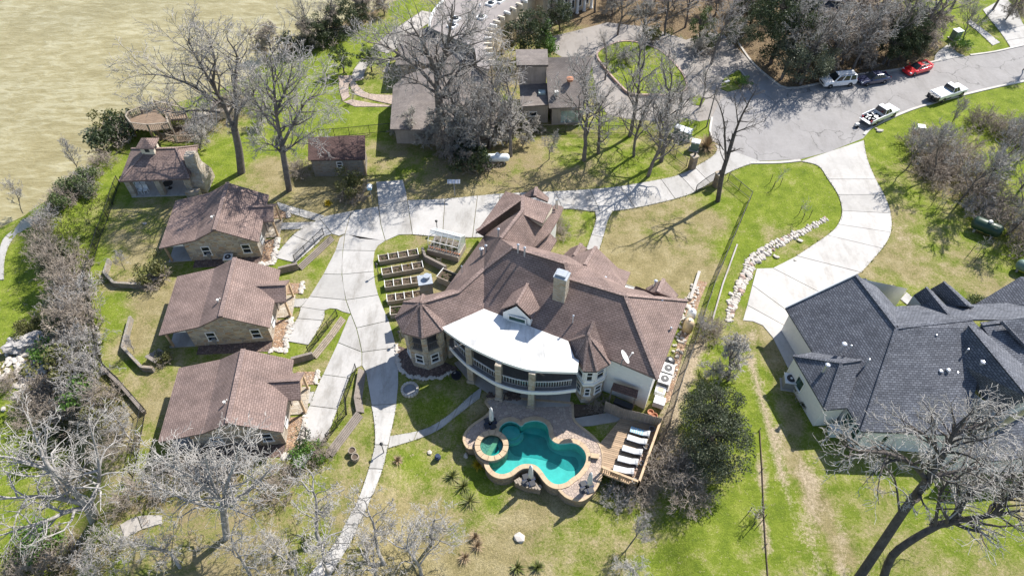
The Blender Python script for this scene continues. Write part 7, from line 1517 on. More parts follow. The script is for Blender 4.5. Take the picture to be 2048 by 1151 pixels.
class Tree:
    def __init__(s, seed, wig=.22, up=.10, droop=0.0, kids=(6, 6, 6, 4), ratio=(.62, .55, .5, .5), ang=(48, 50, 50, 50), rmin=.016, first=.3, maxl=4):
        s.r = random.Random(seed); s.S = [[], [], []]; s.wig, s.up, s.droop, s.kids, s.ratio, s.ang, s.rmin, s.first, s.maxl = wig, up, droop, kids, ratio, ang, rmin, first, maxl
    def put(s, a, b, r0, r1, lvl): s.S[0 if lvl == 0 else (1 if lvl <= 2 else 2)].append((a, b, max(r0, s.rmin), max(r1, s.rmin)))
    def spawn(s, pts, rads, L, lvl, first, n):
        """side shoots along a finished limb"""
        r = s.r; m = len(pts) - 1
        if lvl >= s.maxl: return
        for k in range(n):
            t = first + (1 - first) * (k + r.random()) / n; t = min(.999, t); i = int(t * m); f = t * m - i
            p = tuple(pts[i][j] + (pts[i + 1][j] - pts[i][j]) * f for j in range(3)); d = _n(tuple(pts[i + 1][j] - pts[i][j] for j in range(3))); rr = rads[i] + (rads[i + 1] - rads[i]) * f
            a = math.radians(s.ang[min(lvl, 3)] * r.uniform(.6, 1.25)); q = _n((r.gauss(0, 1), r.gauss(0, 1), r.gauss(0, .7))); dp = sum(q[j] * d[j] for j in range(3)); q = _n(tuple(q[j] - dp * d[j] for j in range(3)))
            nd = _n(tuple(d[j] * math.cos(a) + q[j] * math.sin(a) for j in range(3)))
            s.limb(p, nd, L * s.ratio[min(lvl, 3)] * r.uniform(.65, 1.2) * (1.15 - .45 * t), rr * (.62 if lvl < 2 else .6), lvl + 1)
    def limb(s, p, d, L, r0, lvl):
        r = s.r; n = (7, 6, 4, 3, 2)[min(lvl, 4)]; pts = [p]; rads = [r0]; tip = r0 * (.45 if lvl == 0 else .22)
        for i in range(n):
            w_ = s.wig * (1 if lvl else .45); d = _n((d[0] + r.gauss(0, w_), d[1] + r.gauss(0, w_), d[2] + r.gauss(0, w_ * .7) + (s.up if lvl > 0 else .06) - s.droop * (lvl >= 2)))
            p2 = tuple(p[j] + d[j] * L / n for j in range(3)); rr = r0 + (tip - r0) * (i + 1) / n; s.put(p, p2, rads[-1], rr, lvl); pts.append(p2); rads.append(rr); p = p2
        s.spawn(pts, rads, L, lvl, s.first if lvl == 0 else .22, s.kids[min(lvl, 3)])
        if lvl == 0:   # leader forks
            for _ in range(2): s.limb(p, _n((d[0] + r.gauss(0, .4), d[1] + r.gauss(0, .4), d[2])), L * s.ratio[0] * .8, tip, 1)
    def guided(s, pts, r0, r1, lvl=0, kids=8, Lsub=4.0, first=.35):
        """a limb along surveyed points, then auto side shoots"""
        q = smooth_open([tuple(p) for p in pts], 3); m = len(q) - 1; rads = [r0 + (r1 - r0) * i / m for i in range(m + 1)]
        for i in range(m): s.put(q[i], q[i + 1], rads[i], rads[i + 1], lvl)
        s.spawn(q, rads, Lsub / s.ratio[min(lvl, 3)], lvl, first, kids)
        return q[-1]
def tree_object(name, T, label, base, barkm, twigm, group=None, cat='tree', relative=False):
    o = thing(name, label, cat, base, 0, group); b0 = base if not relative else (0, 0, 0)
    for nm, k, m in (('trunk', 0, barkm), ('branches', 1, barkm), ('twigs', 2, twigm)):
        if not T.S[k]: continue
        segs = [(tuple(a[j] - b0[j] for j in range(3)), tuple(b[j] - b0[j] for j in range(3)), r0, r1) for a, b, r0, r1 in T.S[k]] if not relative else T.S[k]
        ob = link(nm, seg_mesh(nm, segs, m), None, o)
        if k: ob['kind'] = 'stuff'
    return o
# --- generic bare trees: a few kinds, each copy turned and scaled
def make_bare(seed, h, r0, barkm, twigm, **k):
    T = Tree(seed, **k); T.limb((0, 0, -.3), _n((T.r.gauss(0, .06), T.r.gauss(0, .06), 1)), h * .58, r0, 0); return T
PROTO = {}
def proto(key, T, name, barkm, twigm):
    o = tree_object(name, T, 'x', Vector((0, 0, 0)), barkm, twigm, relative=True); PROTO[key] = [o, False]; return o
def plant(key, px, label, group=None, rz=None, s=1.0, z=None, cat='tree', lean=(0, 0)):
    src, used = PROTO[key]; p = gr(*px) if z is None else at(*px, z)
    rn = random.Random(int(px[0] * 7 + px[1])); rz = rn.uniform(0, 6.28) if rz is None else rz
    o = src if not used else copy_tree(src); PROTO[key][1] = True
    o.location = p; o.rotation_euler = (R(lean[1]), R(lean[0]), rz); o.scale = (s, s, s * rn.uniform(.93, 1.07)); o['label'] = label; o['category'] = cat
    if 'group' in o: del o['group']
    if group: o['group'] = group
    return o
for i in range(4): proto(f'tall{i}', make_bare(11 + i, 15, .26, M['bark'], M['twig'], kids=(9, 6, 5, 3), up=.13, first=.36, rmin=.019), 'bare_tree', M['bark'], M['twig'])
for i in range(3): proto(f'slim{i}', make_bare(31 + i, 11, .13, M['bark'], M['twig'], kids=(8, 6, 6, 4), up=.16, rmin=.018, first=.3, ang=(36, 42, 45, 45), maxl=4), 'bare_tree', M['bark'], M['twig'])
for i in range(3): proto(f'pale{i}', make_bare(51 + i, 10.5, .19, M['bark_pale'], M['twig_pale'], kids=(8, 6, 5, 3), up=.09, wig=.3, first=.3, ratio=(.6, .55, .5, .55), ang=(50, 52, 52, 55), rmin=.016), 'pale_bare_tree', M['bark_pale'], M['twig_pale'])
for i in range(2): proto(f'moss{i}', make_bare(71 + i, 9, .17, M['bark'], M['twig_vine'], kids=(11, 8, 8, 5), up=.0, droop=.12, wig=.3, first=.12, ratio=(.55, .55, .5, .6), ang=(55, 55, 55, 55), rmin=.02), 'vine_hung_tree', M['bark'], M['twig_vine'])
for i in range(2): proto(f'lichen{i}', make_bare(81 + i, 8, .16, M['bark'], M['twig_lichen'], kids=(10, 8, 8, 5), up=.02, droop=.05, wig=.32, first=.12, ratio=(.55, .55, .5, .6), ang=(55, 55, 55, 55), rmin=.02), 'lichen_grey_tree', M['bark'], M['twig_lichen'])
# --- brush: many stems from the ground
def make_brush(seed, rad, h, n, mat_t, mat_l=None, leaves=0, arch=.5, rmin=.015):
    T = Tree(seed, wig=.28, up=.02, rmin=rmin, maxl=4); r = T.r
    for k in range(n):
        a = r.uniform(0, 6.28); q = math.sqrt(r.random()); x, y = q * rad * .75 * math.cos(a), q * rad * .75 * math.sin(a); el = r.uniform(.5, 1.0) * (1.2 - .5 * q)
        T.limb((x, y, -.1), _n((math.cos(a) * q * arch, math.sin(a) * q * arch, el)), h * r.uniform(.6, 1.1) * (1.05 - .35 * q), .03, 2)
    return T
def leaf_cloud(name, seed, clumps, per, size, mat, flat=.75):
    """clumps: (x,y,z,r); small two-triangle leaves sprinkled through each clump's shell and inside"""
    rg = np.random.default_rng(seed); C = []
    for (x, y, z, r_) in clumps:
        n = max(8, int(per * (r_ ** 2))); d = rg.normal(size=(n, 3)); d /= np.linalg.norm(d, axis=1)[:, None]; rad = r_ * rg.random(n) ** .38; p = d * rad[:, None]; p[:, 2] *= flat; C.append(p + np.array([x, y, z]))
    C = np.concatenate(C); n = len(C); a = rg.normal(size=(n, 3)); a /= np.linalg.norm(a, axis=1)[:, None]; b = rg.normal(size=(n, 3)); b -= (a * b).sum(1)[:, None] * a; b /= np.linalg.norm(b, axis=1)[:, None]
    s = size * rg.uniform(.55, 1.35, n)[:, None]; V = np.stack([C - a * s, C + b * s * .55, C + a * s, C - b * s * .55], 1).reshape(-1, 3); F = np.arange(n * 4).reshape(-1, 4); return np_mesh(name, V, F, mat)
def add_leaves(o, me): return link('foliage', me, None, o)
for i in range(3):
    T = make_brush(91 + i, 2.2, 2.6, 46, None); proto(f'brush{i}', T, 'leafless_shrub', M['twig_brown'], M['twig_vine'])
T = make_brush(95, 2.2, 2.4, 46, None); proto('brushg', T, 'leafless_shrub', M['twig'], M['twig'])
for key, mat_, sd in (('shrub_g', 'leaf_mid', 101), ('shrub_d', 'leaf_dark', 102), ('shrub_o', 'leaf_olive', 103), ('shrub_b', 'leaf_bright', 104), ('shrub_y', 'leaf_grey', 105)):
    T = make_brush(sd, 1.3, 1.6, 16, None); o = proto(key, T, 'leafy_shrub', M['twig_brown'], M['twig_brown']); rn = random.Random(sd)
    cl_ = [(rn.gauss(0, .65), rn.gauss(0, .65), rn.uniform(.5, 1.5), rn.uniform(.35, .7)) for _ in range(16)]; add_leaves(o, leaf_cloud('foliage', sd, cl_, 260, .11, M[mat_]))
def make_leafy(key, name, seed, h, crown, nclump, per, size, mat_, trunk_r=.2, shape='round', kids=(7, 5, 4, 0)):
    T = make_bare(seed, h * 1.05, trunk_r, None, None, kids=kids, maxl=3, up=.05, first=.2); o = proto(key, T, name, M['bark_dark'], M['bark_dark']); rn = random.Random(seed); cl_ = []
    for _ in range(nclump):
        if shape == 'cone': t = rn.random() ** .7; z = h * (1 - t) * .9 + .5; r_ = crown * t * .9 + .15; a = rn.uniform(0, 6.28); q = math.sqrt(rn.random()); cl_.append((q * r_ * math.cos(a), q * r_ * math.sin(a), z, rn.uniform(.35, .6) * (.5 + t)))
        else:
            d = Vector((rn.gauss(0, 1), rn.gauss(0, 1), rn.gauss(0, .8))).normalized() * (rn.random() ** .4); cl_.append((d.x * crown, d.y * crown, h * .58 + d.z * h * .42, rn.uniform(.45, .95) * crown * .33))
    add_leaves(o, leaf_cloud('foliage', seed, cl_, per, size, M[mat_])); return o
make_leafy('ever_big', 'evergreen_tree', 201, 10.5, 4.3, 80, 150, .14, 'leaf_dark', .3)
make_leafy('ever_mid', 'evergreen_tree', 202, 7.0, 2.8, 56, 200, .12, 'leaf_dark', .2)
make_leafy('oak_grey', 'live_oak', 203, 6.5, 3.3, 60, 170, .11, 'leaf_grey', .2)
make_leafy('magnolia', 'magnolia_tree', 204, 4.2, 1.7, 34, 230, .13, 'leaf_mid', .12)
make_leafy('pine', 'young_pine', 205, 6.5, 1.9, 60, 150, .14, 'leaf_bright', .12, 'cone')
make_leafy('cedar', 'dense_evergreen', 206, 6.4, 3.4, 90, 190, .1, 'leaf_cedar', .25)
make_leafy('holly', 'bright_evergreen', 207, 6.0, 2.2, 40, 170, .14, 'leaf_mid', .15)
make_leafy('sapling', 'leafy_sapling', 208, 2.9, .8, 18, 260, .09, 'leaf_grey', .05)
def kindof(k): return {'tall': 'tall bare tree', 'slim': 'thin bare tree', 'lich': 'lichen-grey tangled tree', 'moss': 'grey-brown vine-hung tree', 'ever': 'dark evergreen tree', 'shru': 'dark green shrub'}[k[:4]]
def guided_tree(name, label, base_px, limbs, barkm, twigm, seed, group=None, **k):
    b = gr(*base_px); T = Tree(seed, **k)
    for pts, r0, r1, lvl, kids, Lsub, first in limbs:
        w_ = [b + Vector((0, 0, -.3)) if p == 'base' else at(*p) for p in pts]; T.guided(w_, r0, r1, lvl, kids, Lsub, first)
    return tree_object(name, T, label, b, barkm, twigm, group)
MID = dict(rmin=.02, kids=(6, 7, 7, 5), ratio=(.6, .55, .5, .5), wig=.26, up=.07)
# great trees, limb by limb
guided_tree('bare_tree', 'great bare grey tree with two stems leaning over the lake deck', (482, 345), [(['base', (478, 300, 3.2), (470, 262, 6.0)], .5, .4, 0, 2, 3, .7), ([(470, 262, 6.), (450, 215, 9), (425, 170, 12), (395, 120, 15), (375, 75, 17.5)], .3, .06, 1, 16, 5.5, .15), ([(450, 215, 9), (415, 190, 11), (370, 165, 13), (320, 150, 14.5), (285, 150, 15.)], .2, .04, 1, 14, 5, .15),
   ([(470, 262, 6.), (473, 215, 9), (468, 165, 12.), (475, 115, 15.5), (455, 80, 18)], .28, .06, 1, 16, 5, .15), ([(440, 225, 8.5), (395, 220, 9.5), (345, 225, 10), (310, 215, 10.5)], .16, .03, 1, 12, 4, .2), ([(425, 170, 12), (430, 120, 15), (415, 70, 18)], .18, .04, 1, 12, 4, .2), ([(472, 225, 8.5), (500, 195, 10.5), (520, 160, 12.5)], .16, .04, 1, 10, 4, .2)], M['bark'], M['twig'], 301, **MID)
guided_tree('bare_tree', 'tall bare tree with grey spreading crown standing beside the stone shed', (578, 380), [(['base', (570, 330, 4.), (562, 280, 7.5)], .38, .3, 0, 3, 3, .6), ([(562, 280, 7.5), (552, 225, 11), (548, 170, 14), (540, 110, 17)], .24, .05, 1, 18, 5, .1), ([(565, 290, 7), (590, 240, 10), (615, 200, 12.5), (640, 190, 13.5)], .2, .04, 1, 16, 5, .1), ([(560, 265, 8.5), (525, 225, 10.5), (500, 180, 13)], .16, .04, 1, 14, 4.5, .15), ([(567, 305, 6), (600, 280, 7.5), (630, 262, 9)], .14, .03, 1, 12, 4, .2), ([(568, 310, 5.5), (545, 290, 6.5), (520, 285, 7)], .12, .03, 1, 10, 3.5, .2), ([(552, 225, 11), (575, 170, 14), (585, 130, 16)], .16, .04, 1, 14, 4.5, .1)], M['bark'], M['twig'], 302, **MID)
guided_tree('bare_tree', 'very large bare tree with long crooked limbs over the low grey-brown roof', (885, 272), [(['base', (880, 225, 4.2), (876, 180, 8.5)], .6, .46, 0, 2, 3, .7), ([(876, 180, 8.5), (868, 130, 12), (845, 85, 15), (820, 45, 18)], .34, .06, 1, 16, 6, .15), ([(876, 180, 8.5), (840, 140, 11), (800, 110, 13), (765, 90, 14.5), (735, 85, 15.5)], .28, .05, 1, 16, 5, .2), ([(874, 160, 10), (888, 110, 13), (900, 60, 16.5), (905, 10, 20)], .3, .06, 1, 16, 5.5, .15), ([(878, 195, 7.5), (910, 150, 10), (940, 130, 12), (985, 160, 11)], .24, .05, 1, 14, 5, .2), ([(878, 190, 8), (830, 160, 9.5), (790, 150, 10.5)], .2, .04, 1, 12, 4.5, .2), ([(890, 105, 13.3), (930, 70, 15.5), (955, 55, 17)], .18, .04, 1, 12, 4.5, .2)], M['bark'], M['twig'], 303, **MID)
guided_tree('bare_tree', 'slender leaning bare tree with dark trunk beside the driveway gate', (1436, 402), [(['base', (1444, 350, 3.6), (1456, 310, 6.2), (1468, 270, 8.5)], .3, .2, 0, 3, 2, .7), ([(1452, 322, 5.5), (1450, 285, 8), (1448, 245, 10.5), (1440, 215, 12.5), (1430, 195, 13.5)], .15, .03, 1, 8, 2.2, .2), ([(1468, 270, 8.5), (1482, 235, 11), (1500, 200, 13), (1512, 180, 14)], .15, .03, 1, 9, 2.2, .2), ([(1470, 265, 9), (1495, 255, 10), (1530, 242, 11)], .09, .02, 1, 8, 1.8, .2), ([(1476, 248, 10), (1472, 215, 12.3), (1468, 190, 14)], .08, .02, 1, 7, 1.8, .2), ([(1447, 300, 7), (1436, 280, 8), (1430, 262, 9)], .07, .02, 1, 6, 1.5, .2), ([(1450, 325, 5.4), (1441, 305, 6.3), (1440, 290, 7.2)], .06, .02, 1, 5, 1.3, .2)], M['bark_dark'], M['bark_dark'], 304, kids=(4, 4, 4, 0), ratio=(.55, .5, .5, .5), wig=.3, up=.1, maxl=4)
guided_tree('bare_tree', 'huge bare tree with dark leaning trunk and pale twigs over the charcoal roof', (1712, 1165), [(['base', (1765, 1085, 4.0), (1812, 1015, 7.5), (1855, 960, 10.5)], .36, .28, 0, 2, 3, .75), ([(1855, 960, 10.5), (1890, 905, 13), (1905, 870, 14.5), (1930, 840, 15.5)], .24, .06, 1, 14, 3.4, .1), ([(1855, 960, 10.5), (1820, 925, 12), (1770, 905, 13), (1715, 900, 13.8), (1690, 890, 14.2)], .2, .05, 1, 18, 3.4, .12), ([(1885, 912, 12.8), (1850, 870, 14.5), (1815, 850, 15.2)], .16, .05, 1, 12, 3.0, .12), ([(1905, 870, 14.5), (1955, 850, 15.2), (1995, 840, 15.6)], .16, .05, 1, 12, 2.8, .12), ([(1857, 955, 10.7), (1920, 940, 11.5), (1980, 930, 12)], .18, .04, 1, 14, 3.2, .12), ([(1800, 1035, 6.6), (1790, 960, 9.6), (1765, 930, 11)], .1, .03, 1, 8, 2.2, .3)], M['bark_dark'], M['twig_pale'], 305, kids=(6, 6, 6, 3), ratio=(.6, .55, .5, .55), wig=.3, up=.03, rmin=.016)
guided_tree('bare_tree', 'low dark limb-like bare tree arching rightward beneath the huge leaning tree', (1768, 1160), [(['base', (1785, 1110, 2.6), (1830, 1075, 4.6), (1880, 1048, 6.2)], .32, .24, 0, 2, 2.5, .7), ([(1880, 1048, 6.2), (1930, 1038, 7.2), (1985, 1030, 8), (2040, 1020, 8.8)], .28, .08, 1, 16, 4, .1), ([(1900, 1042, 6.6), (1940, 990, 9), (1990, 960, 10.5), (2030, 950, 11)], .2, .05, 1, 20, 4, .1), ([(1985, 1030, 8), (2020, 990, 9.6), (2060, 965, 11)], .16, .04, 1, 18, 3.6, .1), ([(1870, 1052, 6), (1880, 990, 8.6), (1900, 960, 10)], .14, .04, 1, 12, 3, .2)], M['bark_dark'], M['twig_pale'], 306, kids=(6, 6, 6, 3), ratio=(.6, .55, .5, .55), wig=.3, up=.04, rmin=.016)
guided_tree('pale_bare_tree', 'wide pale bare tree with white crooked limbs on the lower lake bank', (186, 1035), [(['base', (177, 1011, 2.0)], .5, .42, 0, 0, 3, .9), ([(177, 1011, 2.), (150, 985, 4), (125, 957, 6), (92, 926, 8.2), (75, 880, 10), (61, 848, 11.2)], .26, .05, 1, 16, 3.8, .2), ([(177, 1011, 2.), (192, 980, 3.2), (199, 955, 4.6), (195, 909, 7), (180, 852, 10)], .24, .05, 1, 14, 3.4, .25), ([(172, 1008, 2.4), (120, 996, 4.2), (70, 992, 5.6), (20, 995, 6.6), (-30, 985, 7.4)], .22, .05, 1, 16, 3.8, .15), ([(175, 1015, 2.), (135, 1022, 3.2), (100, 1038, 3.8), (45, 1055, 4.8), (0, 1070, 5.6)], .22, .05, 1, 14, 3.4, .15), ([(110, 945, 7), (60, 925, 8.6), (10, 912, 9.8), (-30, 915, 10)], .15, .04, 1, 12, 3, .15), ([(196, 940, 5.4), (160, 950, 6), (130, 960, 6.4)], .12, .03, 1, 9, 2.6, .15)], M['bark_pale'], M['twig_pale'], 307, kids=(6, 6, 5, 3), ratio=(.58, .55, .5, .5), wig=.34, up=.02, rmin=.016)
guided_tree('pale_bare_tree', 'pale bare tree with dense white twigs in front of the last cabin', (452, 1075), [(['base', (448, 1030, 3.2), (446, 1005, 5.)], .3, .24, 0, 2, 2.5, .7), ([(446, 1005, 5), (415, 975, 7), (380, 950, 8.5), (340, 930, 9.6), (305, 900, 11)], .17, .04, 1, 20, 3.4, .05), ([(446, 1005, 5), (455, 965, 7.4), (470, 925, 9.6), (480, 885, 11.5)], .17, .04, 1, 20, 3.4, .05), ([(447, 1012, 4.6), (490, 985, 6.4), (520, 960, 8), (545, 930, 9.5)], .15, .04, 1, 18, 3.2, .05), ([(440, 1000, 5.4), (420, 950, 8), (410, 905, 10.5)], .14, .04, 1, 18, 3.2, .05), ([(444, 1015, 4.4), (390, 1005, 5.4), (340, 985, 6.6), (290, 960, 8)], .13, .04, 1, 18, 3.2, .05)], M['bark_pale'], M['twig_pale'], 308, kids=(6, 6, 5, 3), ratio=(.58, .55, .5, .55), wig=.34, up=.02, rmin=.016)
# stand of pale trees below the drive
for key, px, s in (('pale0', (643, 1092), .95), ('pale1', (655, 1145), .95), ('pale2', (590, 1160), .75), ('pale0', (770, 1128), .9), ('pale1', (843, 1150), .85), ('pale2', (867, 1082), .82), ('pale1', (500, 1150), .8), ('pale2', (360, 1135), .8), ('pale2', (745, 1160), .7)):
    plant(key, px, 'pale-twigged bare tree in the stand around the lower end of the drive', 'pale trees around the lower drive', s=s)
plant('pale0', (265, 880), 'thin pale bare tree standing inside the bend of the bank fence', s=.45); plant('slim0', (250, 540), 'small crooked bare sapling inside the first stone terrace wall', s=.32); plant('slim1', (268, 706), 'tiny bare sapling inside the angled stone terrace wall', s=.26)
plant('pale2', (1265, 1165), 'pale bare twigs of a tree rising at the lawn edge below the sun deck', s=.55); plant('slim1', (1262, 1085), 'dark slender bare tree on the lawn below the slatted stair', s=.5); plant('lichen0', (1455, 762), 'light grey bare tree beside the dirt track and the boundary fence', s=.9); plant('slim2', (1405, 690), 'small grey bare sapling on the fence line behind the light grey tree', s=.4)
# row along the neighbour's fence
for key, px, s, lb in (('tall0', (1168, 320), 1.12, 'bare tree nearest the taupe house patio door on the shed-side lawn'), ('tall1', (1197, 306), .85, 'thin bare tree just behind the one at the taupe patio door'), ('tall2', (1259, 272), 1.08, 'tall bare tree rooted at the neighbour fence below the oval lawn'), ('tall3', (1268, 312), .8, 'thin bare tree on the lawn in front of the fence tree'),
    ('tall1', (1296, 352), .95, 'bare tree close to the driveway edge'), ('tall2', (1322, 323), 1.1, 'stout bare tree beside the fence corner near the gate pillar'), ('slim2', (1098, 319), .5, 'small crooked bare tree right of the white gas tank')): plant(key, px, lb, s=s)
for key, px, s in (('lichen0', (925, 322), 1.15), ('lichen1', (955, 300), 1.3), ('lichen0', (1012, 288), 1.0), ('lichen1', (945, 300), 1.25), ('tall3', (978, 296), 1.0), ('tall1', (905, 303), 1.05), ('tall0', (1022, 312), .95), ('tall2', (962, 318), .9), ('moss0', (890, 318), .6), ('lichen0', (1045, 292), .5), ('moss1', (1000, 262), .6), ('lichen1', (830, 265), .6), ('moss0', (915, 255), .55), ('lichen0', (1075, 262), .42), ('lichen1', (865, 285), .95), ('lichen0', (800, 270), .5), ('lichen1', (1005, 258), .95), ('lichen0', (905, 290), 1.0), ('lichen1', (835, 275), .8), ('moss1', (930, 335), .45)):
    plant(key, px, kindof(key) + ' in the thicket behind the white gas tank', kindof(key) + 's behind the gas tank', s=s)
plant('shrub_d', (935, 330), 'dark green evergreen shrub at the foot of the lichen-grey thicket', s=1.7, cat='shrub'); plant('shrub_o', (1015, 250), 'olive shrub against the left wall of the taupe house', s=1.7, cat='shrub'); plant('shrub_g', (965, 332), 'mid green shrub left of the white gas tank', s=1.2, cat='shrub')
# neighbour's garden
plant('ever_mid', (1052, 118), 'dark rounded evergreen in front of the curved house', s=1.15); plant('pine', (1092, 112), 'bright green young pine beside the dark evergreen'); plant('ever_mid', (1120, 62), 'dark evergreen in front of the columned wing', s=.75)
plant('magnolia', (688, 146), 'rounded glossy magnolia on the lawn beside the brick terrace'); plant('magnolia', (744, 144), 'rounded glossy magnolia by the garden path behind the terrace', s=1.05); plant('slim0', (706, 205), 'tiny bare crooked tree on the brick terrace', s=.22)
for key, px, s in (('tall0', (1283, 95), .8), ('tall1', (1235, 70), .7), ('tall3', (1330, 70), .8), ('tall2', (1422, 128), .8), ('tall0', (1370, 55), .7), ('tall1', (1300, 30), .7), ('tall3', (1210, 160), .55), ('tall2', (1450, 60), .7), ('lichen1', (1400, 110), .7), ('lichen0', (1340, 230), .5), ('moss0', (1480, 60), .6), ('tall1', (1400, 215), .62), ('tall3', (1355, 262), .6), ('lichen1', (1255, 130), .55), ('tall2', (1190, 25), .7), ('lichen0', (1225, 30), .7), ('tall3', (1265, 5), .8), ('moss0', (1310, 10), .8), ('lichen1', (1350, 20), .8), ('tall0', (1395, 5), .8), ('moss1', (1430, 30), .8), ('ever_mid', (1245, -5), .7), ('lichen0', (1475, 20), .7), ('tall1', (1160, -10), .7)):
    plant(key, px, kindof(key) + ' growing around the neighbour carriage court', kindof(key) + 's round the carriage court', s=s)
plant('holly', (1398, 88), 'bright green evergreen above the carriage court', s=.9); plant('shrub_o', (1300, 85), 'yellow-green shrub beside the carriage court kerb', s=1.3, cat='shrub'); plant('shrub_g', (1412, 100), 'green shrub below the bright evergreen', s=1.4, cat='shrub'); plant('shrub_b', (1485, 172), 'green grassy shrub on the shaded verge', s=.8, cat='shrub')
# roadside wood
for key, px, s, g in (('ever_big', (1542, 128), 1.05, 0), ('ever_mid', (1500, 60), 1.0, 0), ('oak_grey', (1592, 166), 1.15, 1), ('oak_grey', (1625, 158), .8, 1), ('ever_mid', (1775, 132), .9, 0), ('ever_mid', (1812, 122), .8, 0), ('ever_mid', (1795, 118), 1.15, 0), ('ever_mid', (1570, 30), 1.1, 0), ('oak_grey', (1470, 95), .7, 1), ('ever_mid', (1735, 95), .9, 0)):
    plant(key, px, ('dark evergreen tree in the wood beside the road', 'grey-green leafy tree in the wood beside the road')[g], ('evergreens in the roadside wood', 'grey-green trees in the roadside wood')[g], s=s)
for key, px, s in (('moss0', (1650, 140), 1.05), ('moss1', (1685, 128), 1.15), ('moss0', (1720, 128), 1.05), ('moss1', (1640, 90), 1.1), ('moss0', (1760, 100), 1.1), ('moss1', (1615, 120), .9), ('moss0', (1690, 70), 1.1), ('moss1', (1820, 110), 1.0), ('moss0', (1850, 85), .9), ('moss1', (1745, 60), 1.1), ('moss0', (1800, 50), 1.1)):
    plant(key, px, 'grey-brown vine-hung tree in the wood beside the road', 'vine-hung trees in the roadside wood', s=s)
for key, px, s in (('tall1', (1600, 168), .95), ('tall3', (1655, 152), .95), ('tall0', (1702, 146), .9), ('tall2', (1562, 158), .9), ('tall1', (1765, 128), .9), ('tall0', (1830, 95), .95), ('tall2', (1590, 70), .9), ('tall3', (1870, 60), .8), ('tall1', (1690, 40), .9), ('tall0', (1760, 20), .9), ('tall3', (1640, 20), .9), ('tall2', (1900, 20), .85), ('tall1', (1520, 10), .9), ('tall2', (1985, 20), .8)):
    plant(key, px, 'tall bare tree rising through the wood beside the road', 'tall trees in the roadside wood', s=s)
plant('slim0', (1922, 88), 'bare multi-limbed tree at the far driveway mouth', s=.75); plant('moss1', (2010, 40), 'drooping bare tree hanging over the far driveway', s=.8); plant('slim1', (2045, 140), 'dark slender bare tree at the far road kerb', s=.7); plant('shrub_b', (1918, 100), 'bright green low shrub beside the far driveway', s=1.0, cat='shrub')
# thicket and thin trees on the right lawn
for key, px, s in (('brush0', (1840, 300), 1.25), ('brush1', (1875, 330), 1.35), ('brush2', (1905, 300), 1.2), ('brush0', (1930, 350), 1.35), ('brush1', (1950, 390), 1.25), ('brush2', (1880, 365), 1.1), ('brush1', (1850, 340), 1.0), ('brush0', (1985, 420), 1.2), ('brush2', (2030, 460), 1.3), ('brushg', (1955, 425), .9), ('brush0', (2045, 500), 1.1), ('brush1', (1965, 250), 1.0), ('brush2', (2000, 262), 1.1), ('brush0', (2035, 280), 1.1)):
    plant(key, px, 'brown leafless brush in the thicket on the bright right-hand lawn', 'brush thicket on the right lawn', s=s, cat='shrub')
for key, px, s in (('slim0', (1920, 400), 1.0), ('slim1', (1962, 395), 1.05), ('slim2', (2000, 330), 1.0), ('slim0', (2030, 420), .9), ('slim1', (2060, 310), 1.0), ('slim2', (1865, 355), .85), ('slim0', (1815, 335), .7), ('slim1', (2010, 470), .8), ('slim2', (2040, 380), 1.1), ('slim1', (1900, 262), .5)):
    plant(key, px, 'thin bare tree rising from the thicket on the right-hand lawn', 'thin trees on the right lawn', s=s)
def staked(px, label):
    p = gr(*px); o = thing('staked_sapling', label, 'sapling', p); mb = MB()
    for a in (0, 120, 240):
        mb = MB(); q = p + Vector((.7 * math.cos(R(a)), .7 * math.sin(R(a)), 0)); mb.tube([q - Vector((0, 0, .2)), q + Vector((0, 0, 1.3))], .035, 5); mb.build('stake', M['bark_dark'], o)
    T = Tree(int(px[0]), kids=(7, 4, 0, 0), maxl=2, rmin=.012, first=.3); T.limb((0, 0, 0), (0, 0, 1), 1.9, .03, 0); link('trunk', seg_mesh('trunk', T.S[0], M['bark']), None, o); link('branches', seg_mesh('branches', T.S[1], M['twig']), None, o)
for px, lb in (((1548, 372), 'staked leafless sapling on the bright lawn nearest the gate'), ((1606, 436), 'staked leafless sapling above the boulder wall'), ((1950, 515), 'staked sapling on the worn lawn near the charcoal roof'), ((1872, 418), 'staked sapling beside the brown thicket'), ((1508, 1040), 'staked leafy sapling on the yellow-green lawn by the dirt track')): staked(px, lb)
plant('sapling', (612, 890), 'small leafy sapling at the end of the last parking bay'); plant('sapling', (1510, 1035), 'small leafy sapling tied among stakes by the dirt track', s=.5)
# leafy mass and brush right of the sun deck
plant('cedar', (1424, 915), 'large dark grey-green evergreen beside the dirt track', s=.9); plant('oak_grey', (1408, 945), 'grey-green lower boughs in front of the large dark evergreen', s=.5); plant('cedar', (1412, 850), 'dark evergreen crown merging with the large one, nearer the sun deck', s=.75)
for key, px, s in (('brush1', (1360, 970), 1.2), ('brush0', (1340, 945), .9), ('brush2', (1385, 1000), .7), ('brush1', (1265, 985), .8), ('brushg', (1235, 1000), .6)): plant(key, px, 'leafless twiggy brush at the corner below the sun deck', 'brush below the sun deck', s=s, cat='shrub')
